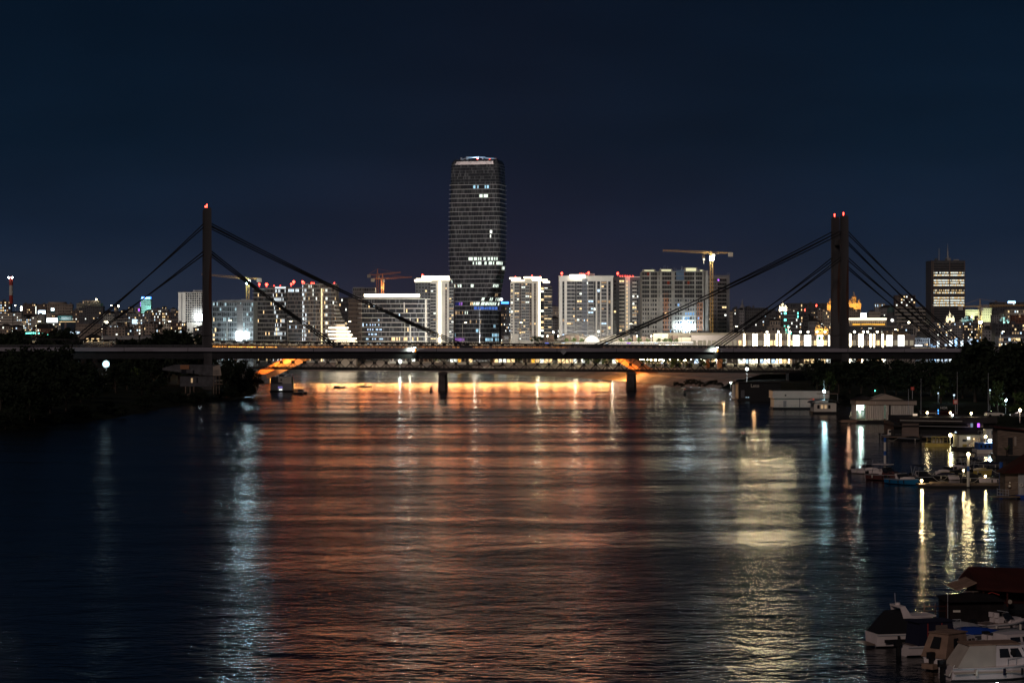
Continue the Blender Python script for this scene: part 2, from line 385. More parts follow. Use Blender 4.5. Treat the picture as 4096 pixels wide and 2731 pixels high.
for u in (ub(262),ub(1866),ub(1352),ub(2372),ub(2856),ub(3825)):
    for v in (-5.7,5.7): MB().box(u-1.6,u+1.6,v-.6,v+.6,zl(u,19.15),zl(u,20.0)).build("cable_anchor", M["steel"], B)
def diamond(mb, u, z, r, v, m=0, half=None):
    pts = [(u,v,z+r),(u+r,v,z),(u,v,z-r),(u-r,v,z)]
    if half == 0: pts = [(u,v,z+r),(u,v,z-r),(u-r,v,z)]
    if half == 1: pts = [(u,v,z+r),(u+r,v,z),(u,v,z-r)]
    n = len(pts); q = [(x,y-.12,zz) for x,y,zz in pts]
    mb.add(pts+q, [tuple(range(n)), tuple(reversed(range(n,2*n)))]+[(i,n+i,n+(i+1)%n,(i+1)%n) for i in range(n)], m); return mb
signw = mat("sign_white", (.8,.8,.78), .5); signo = mat("sign_orange", (.8,.20,.03), .5)
for px, lit in ((1657,1),(2866,1),(2254,0)):
    u = ub(px,-8.6); D = bd(u,-8.6); sg = link("navigation_sign", None, B); sg.location = (u,-8.6,0)
    if lit:
        z = wz(1402,D); diamond(MB(),0,z,1.05,0,0,0).build("white_half", signw, sg); diamond(MB(),0,z,1.05,0,0,1).build("orange_half", signo, sg)
        z2 = wz(1419,D); diamond(MB(),0,z2,1.5,-.2).build("black_board", M["black"], sg)
        zl_ = wz(1389,D)
        MB().box(-.9,.9,-1.6,-1.2,zl_,zl_+.25).box(-.08,.08,-1.3,.5,zl_-.1,zl_).build("lamp_bracket", M["steel"], sg)
        MB().box(-.5,.5,-1.5,-1.3,zl_-.12,zl_-.02).build("lamp_lens", glow("sign_lamp_light",(.85,1,.85),30,False), sg)
        lamp('SPOT', (-.8,-1.3,zl_-.2), 2600, (.85,1,.80), sg, .1, (-1.2,.2,zl_-1.2), 120)
    else: diamond(MB(),0,wz(1406,D),1.35,0).build("grey_board", M["metal"], sg)

# ================================================================ old lattice railway bridge just behind
OX, OY = -300.0, 975.0
T = thing("lattice_truss_bridge", "old black riveted lattice truss bridge on stone piers running behind the stay-cable bridge", "bridge", (0,OY,0))
def zt_(x): return 20.2-.0102*(x+0)
def zb_(x): return 8.72-.0073*x
P = 5.07; nP = 76
node = lambda i: -212+P*i
for v in (-2.8,2.8):
    tcd, bcd = MB(), MB()
    x0, x1 = node(0), node(nP)
    for mb, zf, hh in ((tcd,zt_,.26),(bcd,zb_,.28)): mb.bar((x0,v,zf(x0)),(x1,v,zf(x1)),.28,hh)
    tcd.build("top_chord", M["oldsteel"], T); bcd.build("bottom_chord", M["oldsteel"], T)
    for sp in range(-1, 4):                     # the web of each span between two piers
        xs0 = -112+82.5*sp; xs1 = xs0+82.5; web = MB()
        for i in range(nP+1):
            x = node(i)
            if not (xs0 <= x < xs1): continue
            H = zt_(x)-zb_(x); wv = .085
            for dx in (-.28,.28): web.box(x+dx-wv*.8,x+dx+wv*.8,v-.1,v+.1,zb_(x),zt_(x))
            web.box(x-.5,x+.5,v-.16,v+.16,zb_(x)+2.35,zb_(x)+3.4)
            web.box(x-.65,x+.65,v-.16,v+.16,zt_(x)-.9,zt_(x))
            for sg in (-1,1):
                for off in (0,):
                    zc = zb_(x)+2.9
                    a = (x-sg*2.7,v,zc-2.7); b = (x+sg*(H-2.9),v,zc+H-2.9)
                    web.bar(a,b,.10,.09)
        web.build("lattice_web", M["oldsteel"], T)
dk = MB(); x0, x1 = node(0), node(nP)
dk.bar((x0,0,zb_(x0)+.7),(x1,0,zb_(x1)+.7),2.6,.15)
dk.build("track_deck", M["oldsteel"], T)
sl_ = MB(); x = x0
while x < x1: sl_.box(x-.30,x+.30,-3.3,-3.1,zb_(x)+.45,zb_(x)+.95); x += 1.27
sl_.bar((x0,-3.2,zb_(x0)+.48),(x1,-3.2,zb_(x1)+.48),.05); sl_.build("sleeper_plank", M["oldsteel"], T)
pst = mat("pier_stone", (.10,.088,.08), .9, .2, .3, .5)
for px in (1772,2525):
    x = wx(px,OY); pr = MB(); rr = []
    for z, a, b in ((-2,2.25,6.2),(.3,2.25,6.2),(.35,2.05,5.8),(7.0,1.80,5.2)):
        rr.append([(x-a,-b+1.4,z),(x-a*.5,-b,z),(x+a*.5,-b,z),(x+a,-b+1.4,z),(x+a,b-1.4,z),(x+a*.5,b,z),(x-a*.5,b,z),(x-a,b-1.4,z)])
    pr.loft(rr); pi = pr.build("pier", pst, T)
    MB().box(x-2.1,x+2.1,-5.6,5.6,7.0,7.7).box(x-1.5,x+1.5,-4.4,4.4,7.7,8.1).build("pier_cap", pst, T)
ax = wx(985,OY)
MB().box(ax-7,ax+2.2,-5,5,-2,8.6).build("abutment", pst, T)
ax2 = wx(3150,OY); MB().box(ax2,ax2+30,-5,5,-2,8.0).build("abutment", pst, T)

# ================================================================ motorway bridge with the sodium-lit soffit
GN = [(-900,890,20.9),(0,1010,20.4),(700,1100,19.6),(1150,1137,18.5),(1600,1146,18.3),(2400,1160,18.1),(3000,1215,17.0),(3500,1245,16.2),(4096,1265,15.6),(5200,1290,14.5)]
def gp(px):
    for (a,Ya,za),(b,Yb,zb) in zip(GN,GN[1:]):
        if px <= b: t = (px-a)/(b-a); Y = Ya+(Yb-Ya)*t; return Vector((wx(px,Y),Y,za+(zb-za)*t))
GB = thing("motorway_bridge", "orange steel motorway bridge on slanting legs with a glowing sodium-lit underside", "bridge", (0,1140,0))
def gl(p): return Vector((p.x,p.y-1140,p.z))
pxs = list(range(-900,5201,100))
def strip(v0, v1, z0, z1):
    mb = MB(); rs = []
    for px in pxs:
        p_ = gl(gp(px)); rs.append([(p_.x,p_.y+v0,p_.z+z0),(p_.x,p_.y+v1,p_.z+z0),(p_.x,p_.y+v1,p_.z+z1),(p_.x,p_.y+v0,p_.z+z1)])
    mb.loft(rs); mb.f = [tuple(reversed(q_)) for q_ in mb.f]; return mb
strip(0,27,-1.5,-.35).build("deck_slab", mat("deck_paint", (.42,.26,.15), .7), GB)
strip(-.06,0,-1.2,.55).build("edge_beam", mat("edge_beam_concrete", (.52,.42,.33), .8, .2, .15, .2), GB)
strip(2.5,6.5,-4.0,-1.5).build("box_girder", M["orange"], GB); strip(20,24,-4.0,-1.5).build("box_girder", M["orange"], GB)
strip(26.6,26.8,-.3,1.1).build("crash_barrier", M["pale"], GB); strip(13,13.3,-.3,.6).build("crash_barrier", M["metal"], GB)
np_ = MB(); px = 850
while px < 3000:
    p_ = gl(gp(px)); np_.box(p_.x-.09,p_.x+.09,p_.y+26.9,p_.y+27.05,p_.z-.3,p_.z+2.3); px += 9
np_.bar(gl(gp(850))+Vector((0,27,2.3)),gl(gp(1500))+Vector((0,27,2.3)),.06).bar(gl(gp(1500))+Vector((0,27,2.3)),gl(gp(2400))+Vector((0,27,2.3)),.06).bar(gl(gp(2400))+Vector((0,27,2.3)),gl(gp(2995))+Vector((0,27,2.3)),.06)
np_.build("screen_lattice", M["slab"], GB)
def leg(b, t, Y, w=1.5, h=1.5):
    bx, tx = wx(b[0],Y), wx(t[0],Y); bz, tz = wz(b[1],Y), wz(t[1],Y)
    l = MB().bar((bx,Y-1140,bz),(tx,Y-1140,tz),w,h); o = l.build("slanting_leg", M["orange"], GB)
    d = Vector((tx-bx,0,tz-bz)).normalized(); n = Vector((-d.z,0,d.x)) if d.x > 0 else Vector((d.z,0,-d.x))
    for k in (-1,1):
        MB().bar(Vector((bx,Y-1140-w-.02,bz))+n*k*h*.94,Vector((tx,Y-1140-w-.02,tz))+n*k*h*.94,.34,.16).build("leg_flange", M["orange"], GB)
leg((1056,1512),(1262,1412),1139); leg((1028,1500),(1236,1400),1158)
leg((2655,1519),(2480,1408),1163); leg((2606,1517),(2440,1410),1182)
for px_, Y in ((1050,1139),(1022,1158),(2664,1163),(2616,1182)):
    x = wx(px_,Y); MB().prism([(x-4,Y-1144),(x+4,Y-1144),(x+4,Y-1136),(x-4,Y-1136)],-2,2.2).add([(x-2.6,Y-1143,2.2),(x+2.6,Y-1143,2.2),(x+2.6,Y-1137,2.2),(x-2.6,Y-1137,2.2),(x-2,Y-1142,4.2),(x+2,Y-1142,4.2),(x+2,Y-1138,4.2),(x-2,Y-1138,4.2)],[(0,1,5,4),(1,2,6,5),(2,3,7,6),(3,0,4,7),(4,5,6,7)]).build("leg_plinth", M["concrete"], GB)
for px_ in (2834,2883,3390,3440):
    Y = 1200 if px_ < 3000 else 1243; x = wx(px_,Y); MB().box(x-.85 if px_ == 2834 else x-1.3,x+.85 if px_ == 2834 else x+1.3,Y-1140+3,Y-1140+8,1,15).build("column", M["orange"], GB)
# added glow strips in place of the orange-lit girder and soffit, then leg spots
SOF = [glow("girder_side_glow_%s" % n, (1,.31,.10), SOFFIT*k, True) for n, k in (("bright",1.5),("mid",1.0),("low",.55),("faint",.22),("glimmer",.08))]
SOD = [glow("soffit_face_glow_%s" % n, (1,.44,.12), SOFFIT*k, True) for n, k in (("bright",12),("low",8))]
for n_ in range(26):
    pxl = 1075+n_*60; a, b = gl(gp(pxl)), gl(gp(pxl+46)); e_ = 3 if n_ in (0,23) else 2 if n_ in (1,2,22) else 4 if n_ > 23 else 0 if n_ in (11,12,20,21,6) else rnd.choice((1,1,2))
    MB().bar(a+Vector((0,1.6,-3.7)),b+Vector((0,1.6,-3.7)),.25,.60).build("girder_glow_strip", SOF[e_], GB)
    if e_ < 3: MB().bar(a+Vector((0,10,-3.6)),b+Vector((0,10,-3.6)),2.4,.06).build("soffit_glow_strip", SOD[n_ % 2], GB)
for px_, Y, tx, tz in ((1080,1130,1200,13),(1060,1128,1130,8),(2630,1152,2500,13),(2650,1150,2580,8),(2700,1170,2530,14)):
    lamp('SPOT', (wx(px_,Y),Y-1140-6,3.2), 22000, (1,.64,.28), GB, .3, (wx(tx,Y),Y-1140+2,tz), 70)
for px_ in (2834,2883): lamp('SPOT', (wx(px_,1185),1180-1140,2.5), 8000, (1,.64,.28), GB, .3, (wx(px_,1203),63,10), 80)
tl = MB()
px = 790
while px < 2260:      # added glow strips in place of the traffic's light streaks
    a = gl(gp(px)); l_ = rnd.choice((8,14,22,30)); b = gl(gp(px+l_)); z_ = Vector((0,-.25,-.75))
    MB().bar(a+z_,b+z_,.10,.16).build("traffic_streak_glow", M["Eora"], GB); px += l_+rnd.choice((3,5,9))

# the tall street lamps of the motorway
def street_lamp(px, hy, label):
    p_ = gp(px); D = p_.y+1.0; zt = wz(hy,D); t = thing("street_lamp", label, "street lamp", (p_.x,D,p_.z-.4), 0, "street lamps along the motorway bridge")
    h = zt-p_.z+.4
    MB().bar((0,0,0),(0,0,h),.16,n=8,w2=.09).build("pole", mat_pole, t)
    MB().bar((0,0,h),(1.4,0,h+.35),.07,n=6).build("arm", mat_pole, t)
    MB().box(1.1,2.1,-.22,.22,h+.28,h+.46).build("lamp_head", M["metal"], t)
    MB().box(1.0,2.2,-.24,.24,h-.02,h+.27).build("lens", bpy.data.materials.get("motorway_lamp_light") or glow("motorway_lamp_light",(1,.90,.60),9,True), t)
    lamp('SPOT', (1.6,0,h-.1), 7000, (1,.86,.55), t, .25, (1.6,8,-2), 125, .4)
mat_pole = mat("lamp_pole_paint", (.62,.62,.60), .5)
LN = [(142,1286,"by the arc of teal lights"),(407,1288,"under the lower pair of stays"),(664,1286,"above the dark tree clump"),(907,1283,"by the scaffolds"),(1150,1286,"between the banded towers"),(1386,1287,"beside the stepped lit terraces"),(1619,1288,"before the low offices with the glowing roof"),(1850,1291,"at the foot of the twisted glass skyscraper"),(2072,1291,"before the cream tower with one glowing line"),(2512,1296,"before the grey tower with the dotted light line"),(2726,1302,"below the unfinished concrete tower"),(2935,1306,"before the blank mall wall"),(3144,1309,"among the glowing mall strips"),(3572,1319,"above the white billboards"),(3790,1322,"crossed by the last stay cables"),(4003,1327,"past the big dark tree")]
for px, hy, l in LN: street_lamp(px, hy, "pale street lamp with one bright head, "+l)
# ================================================================ the new quarter: towers
class Face:
    def __init__(s, T, o, ang): s.T, s.o, s.a = T, o, ang; s.d = (math.cos(ang), math.sin(ang)); s.n = (math.sin(ang), -math.cos(ang))
    def pt(s, q, out, z): return (s.o[0]+s.d[0]*q+s.n[0]*out, s.o[1]+s.d[1]*q+s.n[1]*out, z)
    def box(s, mb, s0, s1, d0, d1, z0, z1, m=0):
        vs = [s.pt(a, b, z) for z in (z0,z1) for a, b in ((s0,d1),(s1,d1),(s1,d0),(s0,d0))]
        return mb.add(vs, [(0,3,2,1),(4,5,6,7),(0,1,5,4),(1,2,6,5),(2,3,7,6),(3,0,4,7)], m)
_bal = {}
def balcony_mesh(w, rail, slab=None, dep=1.3):
    slab = slab or M["slab"]; k = (round(w,1), rail.name, slab.name, dep)
    if k not in _bal:
        mb = MB().box(-w/2,w/2,-dep,0,-.16,.16,0).box(-w/2,w/2,-dep,-dep+.08,.16,1.15,1).box(-w/2,-w/2+.08,-dep+.08,0,.16,1.15,1).box(w/2-.08,w/2,-dep+.08,0,.16,1.15,1)
        _bal[k] = mb.mesh("balcony", [slab, rail])
    return _bal[k]
GL = ("glass","glass","glass3","glass2")
def facade(F, W, z0, z1, nf, bays, lit, wp, bp, rail=None, kinds=("Ewarm","Ewarm","Ewhite","Edim","Edim"), slab=None, glass=GL):
    """one face of a tower: BAYS is a list of (type, weight): W wall, w window, p pair, B balcony, D dark strip, N brown strip, G glazing, L lit stair strip"""
    tot = sum(b for _, b in bays); s = 0.0; fh = (z1-z0)/nf; rail = rail or M["dgrey"]; ang = F.a
    for ty, wt in bays:
        bw = W*wt/tot; c = s+bw/2
        if ty in 'BDN':
            mb = MB(); F.box(mb, s+.05, s+bw-.05, -.05, .06, z0, z1)
            mb.build({'B':"loggia_recess",'D':"dark_panel",'N':"brown_panel"}[ty], {'B':M["dgrey"],'D':M["dgrey"],'N':M["brown"]}[ty], F.T)
        for i in range(nf):
            z = z0+fh*i
            if ty == 'W': continue
            lm = lit_mat(lit*(1.5 if ty == 'B' else .8), kinds)
            if ty == 'w' or ty == 'N': wp.add(F.pt(c,.08,z+fh*.52), min(bw*.6,2.0), fh*.52, lm or M[rnd.choice(glass)], .14, ang, 1 if lm else 0)
            elif ty == 'p':
                for k in (-.25,.25):
                    l2 = lit_mat(lit*.6, kinds); wp.add(F.pt(c+bw*k,.08,z+fh*.52), bw*.26, fh*.52, l2 or M[rnd.choice(glass)], .14, ang, 1 if l2 else 0)
            elif ty == 'D': wp.add(F.pt(c,.10,z+fh*.5), bw*.75, fh*.7, lm or M[rnd.choice(glass)], .14, ang, 1 if lm else 0)
            elif ty == 'G': wp.add(F.pt(c,.08,z+fh*.5), bw*.92, fh*.8, lm or M[rnd.choice(glass)], .14, ang, 1 if lm else 0)
            elif ty == 'B':
                for k in (-.24,.24):
                    l2 = lm if rnd.random() < .6 else None
                    wp.add(F.pt(c+bw*k,.10,z+fh*.46), bw*.40, fh*.74, l2 or M[rnd.choice(glass)], .14, ang, 1 if l2 else 0)
                bp.put(F.pt(c,.05,z), balcony_mesh(bw*.96, rail, slab), ang, i/100)
            elif ty == 'L': wp.add(F.pt(c,.08,z+fh*.5), bw*.5, fh*.62, M["Ewarm"], .14, ang, 2)
        s += bw
def slabs(F, W, z0, z1, nf, m, out=1.0, th=.35, over=.6, jit=0):
    fh = (z1-z0)/nf
    for i in range(nf+1):
        mb = MB(); j = rnd.uniform(0,jit); F.box(mb, -over-j, W+over+rnd.uniform(0,jit), -.1, out, z0+fh*i-th/2, z0+fh*i+th/2); mb.build("floor_slab", m, F.T)
def bldg(name, label, px0, px1, pyt, D, dep, m, rz=0.0, cat="apartment tower", zb=None, wallname="wall", group=None):
    zb = gz(D)-1 if zb is None else zb; x = wx(px0,D); W = (px1-px0)/FPX*D/max(.2,math.cos(rz)); H = wz(pyt,D)-zb
    T = thing(name, label, cat, (x,D,zb), rz, group); MB().box(0,W,0,dep,-8,H).build(wallname, m, T); return T, W, H
def ledstrip(T, F, s0, s1, z, out=.9, th=.45, m=None):
    mb = MB(); F.box(mb, s0, s1, out-.4, out, z-th, z+th); mb.build("led_strip", m or M["Eled"], T)
def beacon(T, x, y, z, r=.75):
    r *= .75
    MB().bar((x,y,z-1.2),(x,y,z),.12).ball((x,y,z+r*.6),r,0,8,6).build("red_beacon", M["Ered"], T)
def vled(T, F, s, z0, z1, w=.9, out=.6):
    mb = MB(); F.box(mb, s-w/2, s+w/2, out-.45, out, z0, z1); mb.build("led_strip", M["Eled"], T)
def roofbits(T, W, dep, H, n=4, m=None):
    for k in range(n):
        a = rnd.uniform(.08,.8)*W; b = rnd.uniform(.1,.7)*dep; w_ = rnd.uniform(1.5,4.5)
        MB().box(a,a+w_,b,b+rnd.uniform(2,4),H,H+rnd.uniform(.8,2.4)).build("rooftop_unit", m or M["grey"], T)

# ---- the twisted glass skyscraper
def skyscraper():
    D = 1830.0; cx_px = 1909; zb = 7.0
    T = thing("glass_skyscraper", "very tall twisted dark glass skyscraper, widest at mid height and ringed by pale floor edges", "skyscraper", (wx(cx_px,D),D+22,zb))
    zp = lambda py: wz(py,D)-zb
    prof = [(zp(1440),28.5,28.0,36,1906),(zp(1228),28.5,28.0,36,1906.5),(zp(1187),32,27.5,27,1908),(zp(1134),37.5,27,18,1908),(zp(1082),42,27,14,1908),(zp(1050),43,27.5,13,1909),(zp(894),43,27.5,13,1909),(zp(737),42,26.5,13,1910.5),(zp(690),41.5,26,13,1910.5),(zp(655),41,25.5,13,1910.5),(zp(642),39.3,24.5,13,1910.5),(zp(634),36.6,23,13,1910.5)]
    def sec(z):
        if z <= prof[0][0]: q = prof[0][1:]
        elif z >= prof[-1][0]: q = prof[-1][1:]
        else:
            for a, b in zip(prof, prof[1:]):
                if z <= b[0]:
                    t = (z-a[0])/(b[0]-a[0]); q = tuple(p+(r_-p)*t for p, r_ in zip(a[1:], b[1:])); break
        return q
    N = 148
    def ring(z, off=0.0, n=N):
        w, d, an, cpx = sec(z); w, d = w/2+off, d/2+off; r_ = min(4.5+off, w*.9, d*.9); pts = []
        per = 4*(w+d)-8*r_+2*math.pi*r_
        segs = [((w-r_,-d+r_),-90),((w-r_,d-r_),0),((-w+r_,d-r_),90),((-w+r_,-d+r_),180)]
        L = [2*(d-r_),2*(w-r_),2*(d-r_),2*(w-r_)]; arc = math.pi/2*r_
        st = -(2*(w-r_))
        for i in range(n):
            q = per*i/n; k = 0
            # start at the lower edge's left end, run counter-clockwise
            if q < 2*(w-r_): x, y = -w+r_+q, -d
            else:
                q -= 2*(w-r_)
                for (c, a0), l in zip(segs, L):
                    if q < arc: a = R(a0+90*q/arc); x, y = c[0]+r_*math.cos(a), c[1]+r_*math.sin(a); break
                    q -= arc
                    if q < l or a0 == 180:
                        a = R(a0+90); dx, dy = math.cos(a+math.pi/2), math.sin(a+math.pi/2)
                        x, y = c[0]+r_*math.cos(a)+dx*q, c[1]+r_*math.sin(a)+dy*q; break
                    q -= l
            ca, sa = math.cos(R(-an)), math.sin(R(-an)); xo = wx(cpx,D)-wx(cx_px,D)
            pts.append((xo+x*ca-y*sa, x*sa+y*ca, z))
        return pts
    fl = []; z = zp(1440)
    ztop = zp(737); nfl = 39; fh = (ztop-z)/nfl
    for i in range(nfl+1): fl.append(z+fh*i)
    crown = [zp(737)+ (zp(655)-zp(737))*k/7 for k in range(1,8)]+[zp(648),zp(642),zp(637),zp(634)]
    zs = fl+crown; G = MB(); rs = [ring(z) for z in zs]; gm = [mat("tower_glass",(.024,.026,.031),.16,.6),mat("tower_grey_glass",(.045,.048,.054),.18,.6),mat("tower_curtain_glass",(.12,.125,.13),.25,.5),mat("bronze_glass",(.078,.078,.08),.2,.6)]
    vs = [p for r_ in rs for p in r_]; o = 0; G.v += vs
    for j in range(len(zs)-1):
        for i in range(N):
            G.f.append((j*N+i,j*N+(i+1)%N,(j+1)*N+(i+1)%N,(j+1)*N+i)); G.m.append(rnd.choice((0,0,1,1,2,3)) if j < nfl else rnd.choice((0,0,1,1,2)))
    G.f.append(tuple((len(zs)-1)*N+i for i in range(N))); G.m.append(0)
    G.build("curtain_wall_glazing", gm, T)
    sm = mat("tower_floor_edge", (.62,.61,.59), .5, .4)
    for j, z in enumerate(fl):
        if j < 2: continue
        # the long terraces of the upper floors stand out further than the ribbons of the waist
        out = 1.15 if z > zp(1085) else .45; th = .30 if z > zp(1085) else .38
        a = ring(z, out, 90); b = [(x,y,zz+th) for x,y,zz in a]; mb = MB(); mb.loft([a,b]); mb.build("floor_edge", sm, T)
    for z in crown[:7]:
        a = ring(z-.06,.10,90); b = [(x,y,zz+.12) for x,y,zz in a]; mb = MB(); mb.loft([a,b]); mb.build("crown_ring", M["grey"], T)
    # lit offices and flats: panes that lie in the skin
    wp = []
    def lights(py, xr, m, p=.75):
        z = zp(py); j = max(k for k in range(len(fl)-1) if fl[k] <= z); a, b = rs_off(fl[j]+.75), rs_off(fl[j+1]-.45)
        run = 0
        for i in range(N):
            run = run-1 if run > -1 else rnd.randint(1,4)
            if run < 0: continue
            q0, q1 = a[i], a[(i+1)%N]; c0 = (q0[0]+q1[0])/2+T.location.x; cy_ = (q0[1]+q1[1])/2
            px = c0/(D+22+cy_)*FPX+CX
            if cy_ > 2 or not (xr[0] <= px <= xr[1]) or rnd.random() > p: continue
            mb = MB(); ctr = Vector(((q0[0]+q1[0])/2,(q0[1]+q1[1])/2,0))
            mb.add([q0,q1,b[(i+1)%N],b[i]],[(0,1,2,3)]); mb.build("lit_window", m, T)
    def rs_off(z): return ring(z,.12)
    cw, cl = glow("office_light",(.86,1,.86),1.3), glow("cold_office_light",(.45,.80,1),1.0)
    lights(745,(1893,1912),cl,.9); lights(745,(1935,1958),cl,.7); lights(783,(1916,1957),cw,.9); lights(925,(1958,1972),M["Ewhite"],1); lights(940,(1958,1974),M["Ewhite"],.7)
    lights(1040,(1868,1995),cw,.72); lights(1057,(1892,2010),cw,.72); lights(1076,(2008,2022),cw,.6); lights(1134,(1802,1850),cw,.7); lights(1134,(1883,1902),cw,.8); lights(1134,(1957,1992),cw,.7)
    lights(1117,(1800,1812),cw,.7); lights(1151,(1815,1840),M["Edim"],.35); lights(1190,(1922,1935),cw,.8); lights(1190,(1950,1968),cw,.8); lights(1190,(1980,2000),cw,.6); lights(1173,(1978,1995),M["Edim"],.6)
    lights(1210,(1892,1996),cw,.8); lights(1226,(1896,1992),glow("blue_office_light",(.10,.22,.75),.7),1); lights(1223,(1834,1850),glow("violet_shop_light",(.5,.2,.8),.7),.7); lights(1223,(1870,1888),M["Ewarm"],.5); lights(1210,(1820,1838),glow("blue_screen_light",(.05,.08,.6),.35),.9)
    lights(1250,(1860,1872),cw,.8); lights(1250,(1815,1850),M["Edim"],.4); lights(1300,(1968,1990),cl,.4); lights(1320,(1905,1915),cl,.8); lights(1335,(1968,1995),cl,.5); lights(1352,(1940,1996),cl,.35); lights(1365,(1815,1860),bpy.data.materials["violet_shop_light"],.5); lights(1290,(1880,1990),M["Edim"],.12); lights(1340,(1815,1822),cl,1); lights(1100,(1795,1830),M["Edim"],.15)
    # the window-cleaning rig and the beacons on the roof
    zt = zp(634); rig = glow("rig_light",(.45,.72,1),.9); rm = mat("rig_steel",(.62,.66,.70),.5)
    y0 = 4.0; bx = lambda px: wx(px,D)-wx(cx_px,D)
    mb = MB().bar((bx(1870),y0,zt+2.2),(bx(1912),y0,zt+3.0),.55,.35).bar((bx(1918),y0,zt+2.8),(bx(1980),y0,zt+1.6),.5,.35).box(bx(1839),bx(1846),y0-1,y0+1,zt-.3,zt+2.6).box(bx(1862),bx(1871),y0-1,y0+1,zt-.3,zt+3.4).box(bx(1977),bx(1984),y0-1,y0+1,zt-.3,zt+2.2).box(bx(1926),bx(1932),y0-.8,y0+.8,zt-.3,zt+3.2).box(bx(1905),bx(1914),y0-1,y0+1,zt+1.5,zt+3.6).bar((bx(1846),y0,zt+1.2),(bx(1866),y0,zt+2.4),.35)
    mb.build("cleaning_rig", rm, T)
    MB().box(bx(1840),bx(1865),y0-1.3,y0-1.05,zt+.1,zt+.5).build("rig_lamp", rig, T); MB().box(bx(1872),bx(1940),y0-1.3,y0-1.05,zt+2.9,zt+3.2).build("rig_lamp", rig, T)
    MB().box(bx(1940),bx(1975),y0-1.3,y0-1.05,zt+1.9,zt+2.15).build("rig_lamp", rig, T)
    lamp('POINT', (bx(1900),y0-3,zt+2.5), 1500, (.5,.75,1), T, .5)
    beacon(T, bx(1908), -6, zt+.6, .7); beacon(T, bx(1958), -6, zt+.2, .7)
skyscraper()

# ---- M8: cream tower with the single glowing vertical line
def tower_line():
    T, W, H = bldg("apartment_tower", "cream and brown apartment tower with broken glowing roof edges and one glowing vertical line", 2042, 2160, 1128, 1750, 26, M["pale"])
    wp, bp = Pool(T,"window"), Pool(T,"balcony"); F = Face(T,(0,0),0); D = 1750
    facade(F, W, 12, H-1, 19, [('w',.7),('W',.25),('B',1.2),('N',.5),('B',1.0),('B',1.0),('N',.6),('W',.5),('N',.5),('W',1.0)], .2, wp, bp)
    S = Face(T,(W,0),R(28)); WS = 10.5; sd = MB().add([(W,0,-8),S.pt(WS,0,-8),S.pt(WS,-16,-8),(W,18,-8),(W,0,H-3),S.pt(WS,0,H-3),S.pt(WS,-16,H-3),(W,18,H-3)],[(0,1,5,4),(1,2,6,5),(2,3,7,6),(4,5,6,7)]); sd.build("side_wing", M["brown"], T)
    facade(S, WS, 12, H-4, 19, [('D',.5),('B',1)], .28, wp, bp); wp.done(); bp.done()
    k = lambda px: (px-2042)/FPX*D
    for a, b, py in ((2038,2083,1113),(2046,2098,1122),(2095,2165,1110),(2128,2190,1120),(2172,2199,1128)):
        z = wz(py,D)-T.location.z; MB().box(k(a),k(b),-1.2,6,z-1.2,z-.4).build("roof_slab", M["slab"], T); ledstrip(T, F, k(a), k(b), z, 1.6, .55)
    MB().box(k(2095),k(2165),1,20,H,H+3).build("roof_house", M["pale"], T)
    vled(T, F, k(2158), wz(1350,D)-T.location.z, wz(1124,D)-T.location.z, 1.0)
    for px, py in ((2062,1108),(2128,1103),(2161,1108)): beacon(T, k(px), 3, wz(py,D)-T.location.z, .55)
    MB().box(k(2048),k(2075),-4,0,-5,17).build("corner_wing", M["pale"], T)
tower_line()
